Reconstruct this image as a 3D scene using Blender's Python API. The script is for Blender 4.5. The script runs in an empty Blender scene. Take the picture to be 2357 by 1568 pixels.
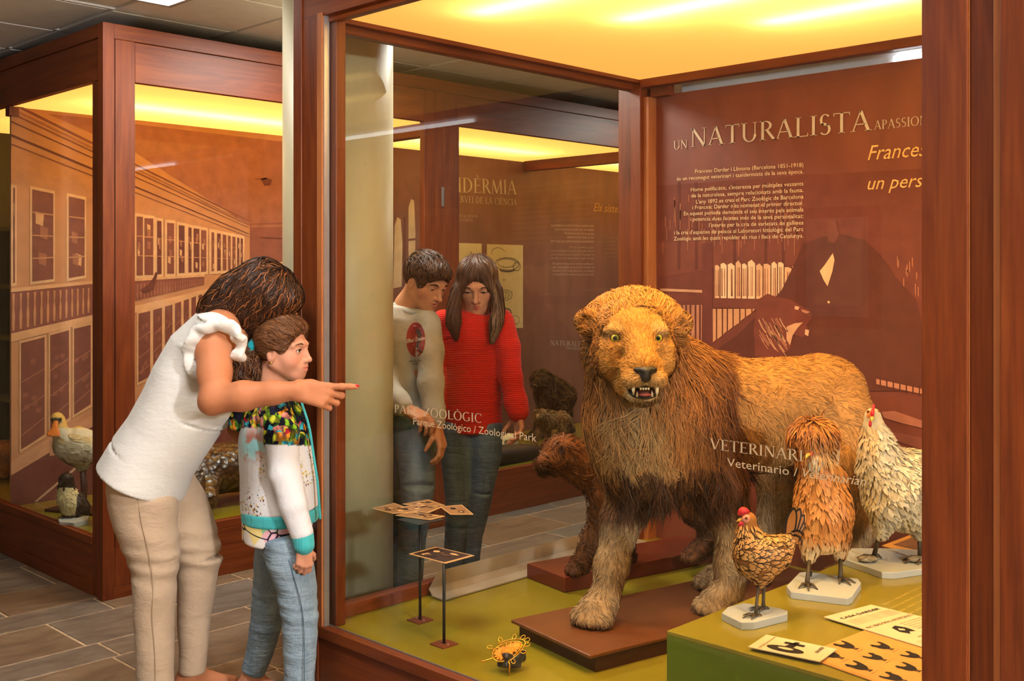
import bpy, math
import numpy as np
from mathutils import Vector, Matrix

# ------------------------------------------------------------------ camera, world, light
scene = bpy.context.scene
COL = scene.collection
FPX, CX, HY, EYE = 2500.0, 1178.5, 635.0, 1.5        # focal length and horizon in a 2357 x 1568 frame
YAW = math.radians(44.43)
FX, FY = -math.sin(YAW), math.cos(YAW)               # forward
RX, RY = math.cos(YAW), math.sin(YAW)                # right
cam_data = bpy.data.cameras.new('camera')
cam_data.sensor_width = 36.0
cam_data.lens = FPX / 2357.0 * 36.0
cam_data.shift_y = -(784.0 - HY) / 2357.0
cam_data.clip_start = 0.05
camera = bpy.data.objects.new('camera', cam_data)
COL.objects.link(camera)
camera.location = (0, 0, EYE)
camera.rotation_euler = (math.radians(90), 0, YAW)
scene.camera = camera

world = bpy.data.worlds.new('world')
scene.world = world
world.use_nodes = True
world.node_tree.nodes['Background'].inputs['Color'].default_value = (0.9, 0.88, 0.85, 1)
world.node_tree.nodes['Background'].inputs['Strength'].default_value = 0.25

scene.view_settings.view_transform = 'Standard'
scene.view_settings.look = 'None'
scene.view_settings.gamma = 1.0
scene.view_settings.use_curve_mapping = False
scene.view_settings.exposure = 0.88
scene.cycles.use_denoising = True
scene.cycles.use_adaptive_sampling = True
scene.cycles.adaptive_threshold = 0.04
scene.cycles.max_bounces = 5
scene.cycles.diffuse_bounces = 2
scene.cycles.glossy_bounces = 2
scene.cycles.transmission_bounces = 4
scene.cycles.transparent_max_bounces = 14
scene.cycles.caustics_reflective = False
scene.cycles.caustics_refractive = False
scene.cycles.sample_clamp_indirect = 6.0

CEIL = 2.74
# ceiling lamps, first seen, others added for light: centre x, y, watts, colour
ROOM_LAMPS = [(-4.30, 2.16, 7, (1.0, 0.95, 0.88)), (-4.05, 6.60, 24, (1.0, 0.95, 0.88)), (-2.4, 1.1, 22, (1.0, 0.97, 0.94)), (-4.0, 3.25, 26, (1.0, 0.95, 0.88))]
# added unseen key light, shaped as a globe pendant: centre x, y, z, watts, colour
ADDED_GLOBES = [(2.40, 1.45, 2.15, 350, (0.95, 0.97, 1.0))]
# added warm spots hidden behind the lion case header: place, target, watts
ADDED_SPOTS = [((-2.18, 2.36, 2.36), (-2.18, 2.95, 1.05), 32), ((-1.75, 2.36, 2.36), (-1.75, 3.35, 0.95), 32), ((-1.25, 2.36, 2.36), (-1.3, 3.2, 0.7), 14)]
DIFFUSER_MAIN, DIFFUSER_LONG = 0.56, 0.85           # own glow of the luminous case ceilings
TUBE_MAIN, TUBE_LONG = 32.0, 36.0                   # fluorescent tubes above them

# ------------------------------------------------------------------ helpers
rng = np.random.default_rng(11)

def cam2w(p):
    """(lateral, depth, height) in metres as seen from the photographer -> world"""
    p = np.asarray(p, float)
    out = np.empty_like(p)
    out[..., 0] = p[..., 0] * RX + p[..., 1] * FX
    out[..., 1] = p[..., 0] * RY + p[..., 1] * FY
    out[..., 2] = p[..., 2]
    return out
def at(x, y, d):
    return np.array([(x - CX) * d / FPX, d, EYE - (y - HY) * d / FPX])
def ray(x, y):
    r = (x - CX) / FPX
    return np.array([FX + r * RX, FY + r * RY, -(y - HY) / FPX])
def on_y(x, y, Y):
    v = ray(x, y); return v * (Y / v[1]) + np.array([0, 0, EYE])
def on_x(x, y, X):
    v = ray(x, y); return v * (X / v[0]) + np.array([0, 0, EYE])
def on_z(x, y, Z):
    v = ray(x, y); return v * ((Z - EYE) / v[2]) + np.array([0, 0, EYE])
def lin(c):
    c = c / 255.0
    return c / 12.92 if c <= 0.04045 else ((c + 0.055) / 1.055) ** 2.4
def S(r, g, b):
    return (lin(r), lin(g), lin(b), 1.0)

WL = {}
def wloc(o):
    return WL.get(o.name, np.zeros(3)) if o else np.zeros(3)
def empty(name, loc, label, cat, group=None):
    o = bpy.data.objects.new(name, None)
    COL.objects.link(o)
    o.empty_display_size = 0.05
    o.location = tuple(float(v) for v in loc)
    WL[o.name] = np.array(loc, float)
    o['label'] = label; o['category'] = cat
    if group: o['group'] = group
    return o
def tag(o, label=None, cat=None, group=None, kind=None):
    if label: o['label'] = label
    if cat: o['category'] = cat
    if group: o['group'] = group
    if kind: o['kind'] = kind
    return o
def mk(name, V, Fc, mat, parent=None, smooth=False, cols=None, bevel=0.0, origin=None, mats=None, fmat=None):
    """one mesh object from world-space vertices; its origin sits at the middle of its base"""
    V = np.asarray(V, float).reshape(-1, 3)
    if origin is None:
        lo, hi = V.min(0), V.max(0)
        origin = np.array([(lo[0] + hi[0]) / 2, (lo[1] + hi[1]) / 2, lo[2]])
    origin = np.asarray(origin, float)
    me = bpy.data.meshes.new(name)
    L = (V - origin)
    if isinstance(Fc, np.ndarray) and Fc.ndim == 2:
        n, m = Fc.shape
        me.vertices.add(len(L)); me.vertices.foreach_set('co', L.astype(np.float32).ravel())
        me.loops.add(n * m); me.loops.foreach_set('vertex_index', Fc.astype(np.int32).ravel())
        me.polygons.add(n); me.polygons.foreach_set('loop_start', np.arange(0, n * m, m, dtype=np.int32))
        me.update(calc_edges=True); me.validate()
    else:
        me.from_pydata([tuple(v) for v in L], [], [tuple(int(i) for i in f) for f in Fc]); me.update()
    if smooth:
        me.polygons.foreach_set('use_smooth', np.ones(len(me.polygons), dtype=bool))
    if cols is not None:
        c = np.asarray(cols, np.float32)
        if c.shape[1] == 3: c = np.hstack([c, np.ones((len(c), 1), np.float32)])
        a = me.color_attributes.new('Col', 'FLOAT_COLOR', 'POINT'); a.data.foreach_set('color', c.ravel())
    for m_ in (mats or [mat]):
        me.materials.append(m_)
    if fmat is not None:
        me.polygons.foreach_set('material_index', np.asarray(fmat, np.int32))
    o = bpy.data.objects.new(name, me)
    COL.objects.link(o)
    if parent is not None:
        o.parent = parent
        o.location = tuple(origin - wloc(parent))
    else:
        o.location = tuple(origin)
    WL[o.name] = origin
    if bevel > 0:
        b = o.modifiers.new('soft_edges', 'BEVEL'); b.width = bevel; b.segments = 2; b.limit_method = 'ANGLE'
    return o
BOXF = [(0, 3, 2, 1), (4, 5, 6, 7), (0, 1, 5, 4), (1, 2, 6, 5), (2, 3, 7, 6), (3, 0, 4, 7)]
def boxv(x0, x1, y0, y1, z0, z1):
    return [(x0, y0, z0), (x1, y0, z0), (x1, y1, z0), (x0, y1, z0), (x0, y0, z1), (x1, y0, z1), (x1, y1, z1), (x0, y1, z1)]
def box(name, x0, x1, y0, y1, z0, z1, mat, parent=None, bevel=0.0):
    return mk(name, boxv(min(x0, x1), max(x0, x1), min(y0, y1), max(y0, y1), z0, z1), BOXF, mat, parent, bevel=bevel)
def prism(name, base, z0, z1, mat, parent=None, bevel=0.0):
    """vertical prism over a counter-clockwise ground polygon"""
    n = len(base)
    V = [(p[0], p[1], z0) for p in base] + [(p[0], p[1], z1) for p in base]
    Fc = [tuple(range(n - 1, -1, -1)), tuple(range(n, 2 * n))] + [(i, (i + 1) % n, n + (i + 1) % n, n + i) for i in range(n)]
    return mk(name, V, Fc, mat, parent, bevel=bevel)
def tube_geo(P, R, seg=8, cap=True):
    """tube along a polyline: vertices and faces; R scalar or per point"""
    P = np.asarray(P, float); n = len(P)
    R = np.full(n, R, float) if np.isscalar(R) else np.asarray(R, float)
    T = np.gradient(P, axis=0); T /= np.linalg.norm(T, axis=1)[:, None] + 1e-12
    up = np.array([0, 0, 1.0]) if abs(T[0, 2]) < 0.9 else np.array([1.0, 0, 0])
    V = []
    prev = None
    for i in range(n):
        s = np.cross(T[i], up if prev is None else prev); 
        if prev is not None:
            s = prev - T[i] * np.dot(prev, T[i])
        s /= np.linalg.norm(s) + 1e-12
        prev = s
        b = np.cross(T[i], s)
        a = np.linspace(0, 2 * np.pi, seg, endpoint=False)
        V.append(P[i] + R[i] * (np.cos(a)[:, None] * s + np.sin(a)[:, None] * b))
    V = np.concatenate(V)
    Fc = []
    for i in range(n - 1):
        for j in range(seg):
            k = (j + 1) % seg
            Fc.append((i * seg + j, i * seg + k, (i + 1) * seg + k, (i + 1) * seg + j))
    if cap:
        Fc.append(tuple(range(seg - 1, -1, -1))); Fc.append(tuple(range((n - 1) * seg, n * seg)))
    return V, Fc
def tube(name, P, R, mat, parent=None, seg=8):
    V, Fc = tube_geo(P, R, seg)
    return mk(name, V, Fc, mat, parent, smooth=True)
def join_geo(parts):
    V, Fc, o = [], [], 0
    for v, f in parts:
        v = np.asarray(v, float).reshape(-1, 3)
        V.append(v); Fc += [tuple(i + o for i in q) for q in f]; o += len(v)
    return np.concatenate(V), Fc
def ball_geo(c, r, nu=12, nv=8, R=None):
    r = np.full(3, r, float) if np.isscalar(r) else np.asarray(r, float)
    V = [(0, 0, -1)]
    for i in range(1, nv):
        t = -math.pi / 2 + math.pi * i / nv
        for j in range(nu):
            a = 2 * math.pi * j / nu
            V.append((math.cos(t) * math.cos(a), math.cos(t) * math.sin(a), math.sin(t)))
    V.append((0, 0, 1))
    V = np.array(V) * r
    if R is not None: V = V @ np.asarray(R).T
    V = V + np.asarray(c)
    Fc = []
    for j in range(nu):
        Fc.append((0, 1 + (j + 1) % nu, 1 + j))
    for i in range(nv - 2):
        for j in range(nu):
            a, b = 1 + i * nu + j, 1 + i * nu + (j + 1) % nu
            Fc.append((a, b, b + nu, a + nu))
    e = len(V) - 1; s = 1 + (nv - 2) * nu
    for j in range(nu):
        Fc.append((s + j, s + (j + 1) % nu, e))
    return V, Fc
def spline(P, n=24):
    """Catmull-Rom through the control points"""
    P = np.asarray(P, float)
    Q = np.vstack([2 * P[0] - P[1], P, 2 * P[-1] - P[-2]])
    m = len(P) - 1
    out = []
    for t in np.linspace(0, m, n):
        i = min(int(t), m - 1); f = t - i
        a, b, c, d = Q[i], Q[i + 1], Q[i + 2], Q[i + 3]
        out.append(0.5 * ((2 * b) + (-a + c) * f + (2 * a - 5 * b + 4 * c - d) * f * f + (-a + 3 * b - 3 * c + d) * f ** 3))
    return np.array(out)

# ------------------------------------------------------------------ materials
def newmat(name):
    m = bpy.data.materials.new(name); m.use_nodes = True
    nt = m.node_tree
    return m, nt, nt.nodes['Principled BSDF']
def setin(n, key, v):
    if key in n.inputs: n.inputs[key].default_value = v
def coords(nt, scale=(1, 1, 1), kind='Object', rot=(0, 0, 0)):
    tc = nt.nodes.new('ShaderNodeTexCoord'); mp = nt.nodes.new('ShaderNodeMapping')
    mp.inputs['Scale'].default_value = scale; mp.inputs['Rotation'].default_value = rot
    nt.links.new(tc.outputs[kind], mp.inputs['Vector'])
    return mp.outputs['Vector']
def noise(nt, vec, scale, detail=4, rough=0.55, dist=0.0):
    n = nt.nodes.new('ShaderNodeTexNoise')
    n.inputs['Scale'].default_value = scale; n.inputs['Detail'].default_value = detail
    n.inputs['Roughness'].default_value = rough; n.inputs['Distortion'].default_value = dist
    if vec is not None: nt.links.new(vec, n.inputs['Vector'])
    return n
def ramp(nt, fac, stops):
    r = nt.nodes.new('ShaderNodeValToRGB')
    el = r.color_ramp.elements
    while len(el) < len(stops): el.new(0.5)
    for e, (p, c) in zip(el, stops):
        e.position = p; e.color = c
    nt.links.new(fac, r.inputs['Fac'])
    return r.outputs['Color']
def bump(nt, bsdf, h, strength=0.2, dist=0.01):
    b = nt.nodes.new('ShaderNodeBump'); b.inputs['Strength'].default_value = strength; b.inputs['Distance'].default_value = dist
    nt.links.new(h, b.inputs['Height']); nt.links.new(b.outputs['Normal'], bsdf.inputs['Normal'])
    return b
def mixc(nt, fac, a, b, mode='MIX'):
    n = nt.nodes.new('ShaderNodeMix'); n.data_type = 'RGBA'; n.blend_type = mode
    for key, v in ((0, fac), (6, a), (7, b)):
        if hasattr(v, 'is_linked'): nt.links.new(v, n.inputs[key])
        else: n.inputs[key].default_value = v
    return n.outputs[2]
_plain = {}
def plain(name, col, rough=0.6, spec=0.4, metal=0.0, var=0.12, nscale=30.0, bumps=0.0, bscale=80.0, sheen=0.0):
    """a flat colour broken up by fine noise"""
    if name in _plain: return _plain[name]
    m, nt, b = newmat(name)
    v = coords(nt)
    n = noise(nt, v, nscale, 3)
    c1 = tuple(min(1, x * (1 + var)) for x in col[:3]) + (1,); c0 = tuple(x * (1 - var) for x in col[:3]) + (1,)
    nt.links.new(ramp(nt, n.outputs['Fac'], [(0.3, c0), (0.7, c1)]), b.inputs['Base Color'])
    setin(b, 'Roughness', rough); setin(b, 'Specular IOR Level', spec); setin(b, 'Metallic', metal)
    if sheen: setin(b, 'Sheen Weight', sheen)
    if bumps:
        n2 = noise(nt, v, bscale, 4); bump(nt, b, n2.outputs['Fac'], bumps, 0.004)
    _plain[name] = m
    return m
def wood(name, axis, dark, mid, light, rough=0.42):
    m, nt, b = newmat(name)
    sc = [9.0, 9.0, 9.0]; sc[axis] = 0.8
    v = coords(nt, sc)
    n = noise(nt, v, 1.6, 6, 0.6, 0.9)
    sc2 = [120.0, 120.0, 120.0]; sc2[axis] = 4.0
    n2 = noise(nt, coords(nt, sc2), 1.0, 3, 0.6)
    big = noise(nt, coords(nt, [1.6 if i != axis else 0.7 for i in range(3)]), 1.2, 2)
    c = ramp(nt, n.outputs['Fac'], [(0.28, dark), (0.5, mid), (0.75, light)])
    c = mixc(nt, 0.20, c, ramp(nt, n2.outputs['Fac'], [(0.35, dark), (0.65, light)]))
    c = mixc(nt, 0.35, c, ramp(nt, big.outputs['Fac'], [(0.35, (0.45, 0.45, 0.45, 1)), (0.7, (1, 1, 1, 1))]), 'MULTIPLY')
    nt.links.new(c, b.inputs['Base Color'])
    setin(b, 'Roughness', rough); setin(b, 'Specular IOR Level', 0.4)
    bump(nt, b, n2.outputs['Fac'], 0.06, 0.002)
    return m
WD = (S(76, 28, 9), S(124, 54, 18), S(150, 76, 28))
wood_x = wood('cherry_wood_x', 0, *WD)
wood_y = wood('cherry_wood_y', 1, *WD)
wood_z = wood('cherry_wood_z', 2, *WD)
WDL = (S(150, 80, 42), S(188, 112, 62), S(208, 134, 80))
wood_pale = wood('pale_edge_wood', 2, *WDL)

def attr_mat(name, rough=0.6, spec=0.3, noise_amt=0.25, nscale=60.0, bumps=0.0, bscale=200.0, sheen=0.0, sss=0.0):
    """takes its colour from the mesh's own colour attribute"""
    m, nt, b = newmat(name)
    a = nt.nodes.new('ShaderNodeAttribute'); a.attribute_name = 'Col'
    n = noise(nt, coords(nt), nscale, 4)
    g0 = 1 - noise_amt; g1 = 1 + noise_amt * 0.6
    c = mixc(nt, 1.0, a.outputs['Color'], ramp(nt, n.outputs['Fac'], [(0.3, (g0, g0, g0, 1)), (0.7, (g1, g1, g1, 1))]), 'MULTIPLY')
    nt.links.new(c, b.inputs['Base Color'])
    setin(b, 'Roughness', rough); setin(b, 'Specular IOR Level', spec)
    if sheen: setin(b, 'Sheen Weight', sheen)
    if sss:
        setin(b, 'Subsurface Weight', sss); setin(b, 'Subsurface Radius', (0.012, 0.005, 0.003)); setin(b, 'Subsurface Scale', 0.6)
    if bumps:
        n2 = noise(nt, coords(nt), bscale, 4); bump(nt, b, n2.outputs['Fac'], bumps, 0.003)
    return m
print_mat = attr_mat('printed_ink', 0.55, 0.25, 0.16, 14.0)
fur_mat = attr_mat('fur_strands', 0.6, 0.25, 0.10, 40.0)
hair_mat = attr_mat('hair_strands', 0.5, 0.3, 0.08, 60.0)
feather_mat = attr_mat('feathers', 0.55, 0.3, 0.12, 80.0)
hide_mat = attr_mat('hide', 0.75, 0.2, 0.25, 45.0, 0.5, 140.0)

def glass_mat(name, tint=(0.97, 0.985, 0.975, 1), rough=0.0, refl=1.0):
    m = bpy.data.materials.new(name); m.use_nodes = True
    nt = m.node_tree; nt.nodes.clear()
    out = nt.nodes.new('ShaderNodeOutputMaterial'); mix = nt.nodes.new('ShaderNodeMixShader')
    tr = nt.nodes.new('ShaderNodeBsdfTransparent'); gl = nt.nodes.new('ShaderNodeBsdfGlossy'); fr = nt.nodes.new('ShaderNodeLayerWeight')
    tr.inputs['Color'].default_value = tint; gl.inputs['Roughness'].default_value = rough; fr.inputs['Blend'].default_value = 0.5
    pw = nt.nodes.new('ShaderNodeMath'); pw.operation = 'POWER'; pw.inputs[1].default_value = 5.0
    mu = nt.nodes.new('ShaderNodeMath'); mu.operation = 'MULTIPLY_ADD'; mu.inputs[1].default_value = 0.95 * refl; mu.inputs[2].default_value = 0.04 * refl
    nt.links.new(fr.outputs['Facing'], pw.inputs[0]); nt.links.new(pw.outputs[0], mu.inputs[0]); nt.links.new(mu.outputs[0], mix.inputs['Fac'])
    nt.links.new(tr.outputs['BSDF'], mix.inputs[1]); nt.links.new(gl.outputs['BSDF'], mix.inputs[2])
    nt.links.new(mix.outputs['Shader'], out.inputs['Surface'])
    return m
glass = glass_mat('clear_glass', refl=0.6)
def emit_mat(name, col, strength):
    m = bpy.data.materials.new(name); m.use_nodes = True
    nt = m.node_tree; nt.nodes.clear()
    out = nt.nodes.new('ShaderNodeOutputMaterial'); e = nt.nodes.new('ShaderNodeEmission')
    e.inputs['Color'].default_value = tuple(col[:3]) + (1,); e.inputs['Strength'].default_value = strength
    nt.links.new(e.outputs['Emission'], out.inputs['Surface'])
    return m
def diffuser_mat(name, glow):
    """opal acrylic: lets the tubes above shine through and glows softly over its whole face"""
    m = bpy.data.materials.new(name); m.use_nodes = True
    nt = m.node_tree; nt.nodes.clear()
    out = nt.nodes.new('ShaderNodeOutputMaterial'); add = nt.nodes.new('ShaderNodeAddShader')
    t = nt.nodes.new('ShaderNodeBsdfTranslucent'); t.inputs['Color'].default_value = (0.92, 0.66, 0.26, 1)
    d = nt.nodes.new('ShaderNodeBsdfDiffuse'); d.inputs['Color'].default_value = (0.35, 0.25, 0.12, 1)
    mx = nt.nodes.new('ShaderNodeMixShader'); mx.inputs['Fac'].default_value = 0.35
    e = nt.nodes.new('ShaderNodeEmission'); e.inputs['Color'].default_value = (1.0, 0.46, 0.085, 1); e.inputs['Strength'].default_value = glow
    nt.links.new(t.outputs['BSDF'], mx.inputs[1]); nt.links.new(d.outputs['BSDF'], mx.inputs[2])
    nt.links.new(mx.outputs['Shader'], add.inputs[0]); nt.links.new(e.outputs['Emission'], add.inputs[1])
    nt.links.new(add.outputs['Shader'], out.inputs['Surface'])
    return m
# ------------------------------------------------------------------ room shell
mortar = plain('sandy_mortar', S(186, 156, 122), 0.9, 0.2, var=0.2, nscale=40)
def slate_mat(name, a, b_, c):
    m, nt, b = newmat(name)
    v = coords(nt, (1.0, 0.45, 1.0), rot=(0, 0, 0.3))
    n = noise(nt, v, 5.0, 8, 0.65, 0.8); n2 = noise(nt, v, 26.0, 5, 0.7)
    r = ramp(nt, n.outputs['Fac'], [(0.3, a), (0.52, b_), (0.72, c)])
    r = mixc(nt, 0.25, r, ramp(nt, n2.outputs['Fac'], [(0.35, a), (0.7, c)]))
    nt.links.new(r, b.inputs['Base Color'])
    setin(b, 'Roughness', 0.42); setin(b, 'Specular IOR Level', 0.45)
    bump(nt, b, n.outputs['Fac'], 0.35, 0.006)
    return m
slates = [slate_mat('slate_grey', S(84, 70, 58), S(116, 100, 84), S(146, 128, 108)),
          slate_mat('slate_brown', S(88, 68, 50), S(120, 96, 72), S(150, 124, 96)),
          slate_mat('slate_blue', S(80, 72, 64), S(110, 102, 92), S(138, 128, 116))]
floor = box('floor', -9, 3.2, -1.95, 9.2, -0.12, -0.003, mortar)
tag(floor, 'grey-brown slate tile floor with pale joints', kind='structure')
BX0, BX1 = -4.84, -6.01           # long case: glass face and its middle panel
seams = [-7.09, -6.89, -6.51, -6.31, -5.93, -5.73, -5.293, -4.929, -4.711, -4.318, -4.118, -3.74, -3.54, -3.15, -2.95, -2.57, -2.37, -1.98, -1.78, -1.40, -1.2]
for i in range(len(seams) - 1):
    x0, x1 = seams[i], seams[i + 1]
    y = 0.3 - rng.uniform(0, 0.5) if x1 <= -3.15 else 0.9
    while y < 7.4:
        ln = rng.uniform(0.42, 0.78)
        ya, yb = y, y + ln; y = yb
        if x1 < -4.8 and ya > 2.32: break
        if x0 > -3.3 and ya > 2.2: break
        if x1 < -6.6 and ya < 0.9: continue
        g = 0.005
        t = box('slate_tile', x0 + g, x1 - g, ya + g, yb - g, -0.02, rng.uniform(-0.001, 0.0012), slates[rng.integers(0, 3)], floor, bevel=0.004)

ceil_mat = plain('ceiling_board', S(232, 229, 228), 0.85, 0.2, var=0.04, nscale=12, bumps=0.15, bscale=150)
bar_mat = plain('ceiling_bar', S(224, 220, 218), 0.5, 0.4, var=0.03)
ceiling = box('ceiling', -9, 3.2, -1.95, 9.2, CEIL + 0.012, CEIL + 0.10, ceil_mat)
tag(ceiling, 'grey suspended ceiling of square boards in a metal grid', kind='structure')
cxs = [-4.88 + 0.615 * k for k in range(-4, 4)]
cys = [2.31 + 0.645 * k for k in range(-2, 9)]
for i in range(len(cxs) - 1):
    for j in range(len(cys) - 1):
        if cxs[i] > -4.9 and cxs[i] < -4.0 and abs(cys[j] - 1.665) < 0.1 and cxs[i] < -4.2: continue
        box('ceiling_tile', cxs[i] + 0.012, cxs[i + 1] - 0.012, cys[j] + 0.012, cys[j + 1] - 0.012, CEIL - 0.002 + rng.uniform(0, 0.004), CEIL + 0.014, ceil_mat, ceiling, bevel=0.003)
for x in cxs:
    box('grid_bar', x - 0.011, x + 0.011, cys[0], cys[-1], CEIL + 0.003, CEIL + 0.013, bar_mat, ceiling)

wall_mat = plain('cream_wall_paint', S(166, 146, 116), 0.8, 0.2, var=0.04, nscale=6)
for nm, a in (('wall_back', (-9, 3.2, 9.0, 9.2)), ('wall_front', (-9, 3.2, -1.95, -1.87)), ('wall_left', (-9.1, -8.9, -1.9, 9.2)), ('wall_right', (3.1, 3.2, -1.9, 9.2))):
    tag(box(nm, a[0], a[1], a[2], a[3], 0, CEIL + 0.05, wall_mat), 'plain cream painted wall of the hall', kind='structure')

# round column between the cases
m_col, nt, b = newmat('cream_column_paint')
n = noise(nt, coords(nt, (1, 1, 0.35)), 3.5, 5, 0.6); n2 = noise(nt, coords(nt), 55, 3)
c = ramp(nt, n.outputs['Fac'], [(0.3, S(196, 184, 146)), (0.6, S(214, 203, 166)), (0.8, S(204, 190, 150))])
c = mixc(nt, 0.12, c, ramp(nt, n2.outputs['Fac'], [(0.62, (1, 1, 1, 1)), (0.75, S(120, 104, 72))]), 'MULTIPLY')
nt.links.new(c, b.inputs['Base Color']); setin(b, 'Roughness', 0.45)
cc = at(778.5, 635, 4.55); cw = cam2w(cc); ang = np.linspace(0, 2 * np.pi, 64, endpoint=False)
V = [(cw[0] + 0.229 * math.cos(a), cw[1] + 0.229 * math.sin(a), z) for z in (0, CEIL + 0.02) for a in ang]
Fc = [(i, (i + 1) % 64, 64 + (i + 1) % 64, 64 + i) for i in range(64)] + [tuple(range(63, -1, -1)), tuple(range(64, 128))]
col_o = mk('column', V, Fc, m_col)
for p in col_o.data.polygons: p.use_smooth = len(p.vertices) == 4
tag(col_o, 'cream painted round column between the two glass cases', kind='structure')

# ceiling lamps (one real recessed fitting, the rest and the globe added for light)
lamp_frame = plain('lamp_frame_enamel', S(176, 174, 170), 0.4, 0.5, var=0.03)
lamp_labels = ['recessed square ceiling lamp over the bent woman', 'recessed square ceiling lamp at the far end of the aisle', 'recessed square ceiling lamp before the glass front of the lion case', 'recessed square ceiling lamp over the two teenagers in the aisle']
opal = ['white opal globe pendant lamp near the plain side wall']
for (x, y, z, w, c), lab in zip(ADDED_GLOBES, opal):
    e = empty('pendant_lamp', (x, y, z - .15), lab, 'lamp')
    V, Fc = ball_geo((x, y, z), .15, 24, 16); mk('globe', V, Fc, emit_mat('opal_globe_light', c, w / (math.pi * 4 * math.pi * .15 ** 2)), e, smooth=True)
    tube('cord', [(x, y, z + .15), (x, y, (z + CEIL) / 2 + .08), (x, y, CEIL - .02)], .004, lamp_frame, e, 8)
    tube('canopy', [(x, y, CEIL - .03), (x, y, CEIL - .015), (x, y, CEIL)], [.03, .05, .055], lamp_frame, e, 16)
for (x, y, w, c), lab in zip(ROOM_LAMPS, lamp_labels):
    e = empty('ceiling_lamp', (x, y, CEIL), lab, 'lamp', 'recessed ceiling lamps')
    h = 0.30
    for (a0, a1, b0, b1) in ((x - h, x + h, y - h, y - h + 0.025), (x - h, x + h, y + h - 0.025, y + h), (x - h, x - h + 0.025, y - h + 0.025, y + h - 0.025), (x + h - 0.025, x + h, y - h + 0.025, y + h - 0.025)):
        box('frame', a0, a1, b0, b1, CEIL - 0.012, CEIL + 0.010, lamp_frame, e)
    q = h - 0.025
    mk('lamp_panel', [(x - q, y - q, CEIL - 0.006), (x - q, y + q, CEIL - 0.006), (x + q, y + q, CEIL - 0.006), (x + q, y - q, CEIL - 0.006)], [(0, 1, 2, 3)],
       emit_mat('lamp_light', c, w / (math.pi * (2 * q) ** 2)), e)

# ------------------------------------------------------------------ display cases
SILL, HEAD, TOP = 0.27, 2.41, 2.67
m_green, nt, b = newmat('olive_laminate')
n = noise(nt, coords(nt), 3.0, 4)
nt.links.new(ramp(nt, n.outputs['Fac'], [(0.3, S(136, 122, 26)), (0.7, S(150, 134, 36))]), b.inputs['Base Color'])
setin(b, 'Roughness', 0.16); setin(b, 'Specular IOR Level', 0.5)
m_greenside = plain('green_plinth_side', S(100, 116, 22), 0.35, 0.4, var=0.05, nscale=4)
alu = plain('aluminium_strip', S(190, 186, 182), 0.3, 0.5, metal=0.8, var=0.05)
dark_gap = plain('dark_gap', S(24, 12, 8), 0.9, 0.1)
box_white = plain('light_box_lining', S(120, 110, 92), 0.8, 0.2, var=0.02)
tube_mat_main = emit_mat('fluorescent_tube_main', (1.0, 0.83, 0.50), TUBE_MAIN)
tube_mat_long = emit_mat('fluorescent_tube_long', (1.0, 0.83, 0.50), TUBE_LONG)
diff_main = diffuser_mat('opal_ceiling_main', DIFFUSER_MAIN)
diff_long = diffuser_mat('opal_ceiling_long', DIFFUSER_LONG)

def sheet(name, x0, x1, y0, y1, z, mat, parent):
    return mk(name, [(x0, y0, z), (x0, y1, z), (x1, y1, z), (x1, y0, z)], [(0, 1, 2, 3)], mat, parent)

# --- the lion case
YF, YB, XS, XR = 2.275, 4.12, -3.18, 1.30
main = empty('display_case', ((XS + XR) / 2, (YF + YB) / 2, 0), 'cherry wood glass case that holds the standing maned lion', 'display case', 'museum display cases')
box('plinth_board', -3.303, XR, 2.252, 2.29, 0.02, 0.235, wood_x, main)
box('plinth_board', -3.26, -3.10, 2.29, YB, 0.02, 0.26, wood_y, main)
box('base_board', -3.26, XR, 2.29, YB + 0.06, 0.0, 0.02, wood_x, main)
box('sill_trim', -3.158, XR, 2.238, 2.272, 0.235, 0.274, wood_x, main, bevel=0.003)
box('glazing_strip', -3.128, -0.95, 2.2725, 2.2765, 0.268, 0.277, alu, main)
box('case_floor', -3.26, XR, 2.272, YB, 0.255, SILL, m_green, main)
# left front post
box('post', -3.303, -3.253, 2.243, 2.30, 0.0, TOP, wood_z, main, bevel=0.002)
box('post', -3.2525, -3.158, 2.247, 2.32, 0.0, TOP, wood_z, main, bevel=0.002)
box('post_strip', -3.1575, -3.130, 2.243, 2.268, 0.27, TOP - 0.25, wood_pale, main)
box('glazing_strip', -3.1295, -3.124, 2.25, 2.272, 0.27, HEAD, alu, main)
box('jamb', -3.20, -3.10, 2.282, 2.325, SILL, HEAD, wood_z, main, bevel=0.003)
# front header and top
box('header_board', -3.303, XR, 2.247, 2.29, HEAD, TOP, wood_x, main)
box('header_trim', -3.13, XR, 2.268, 2.30, HEAD - 0.02, HEAD + 0.01, wood_x, main)
box('case_top', -3.30, XR, 2.29, YB + 0.1, TOP - 0.02, TOP, wood_x, main)
# left side glazing
box('bottom_rail', -3.205, -3.155, 2.325, 4.035, SILL, 0.318, wood_y, main, bevel=0.004)
box('top_rail', -3.205, -3.155, 2.325, 4.035, HEAD - 0.04, HEAD, wood_y, main, bevel=0.004)
box('top_rail', -3.155, -3.12, 2.30, 4.06, HEAD - 0.012, HEAD + 0.02, wood_y, main)
box('side_header', -3.26, -3.19, 2.30, YB, HEAD, TOP - 0.02, wood_y, main)
box('glass_pane', -3.183, -3.177, 2.325, 4.035, 0.318, HEAD - 0.04, glass, main)
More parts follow.
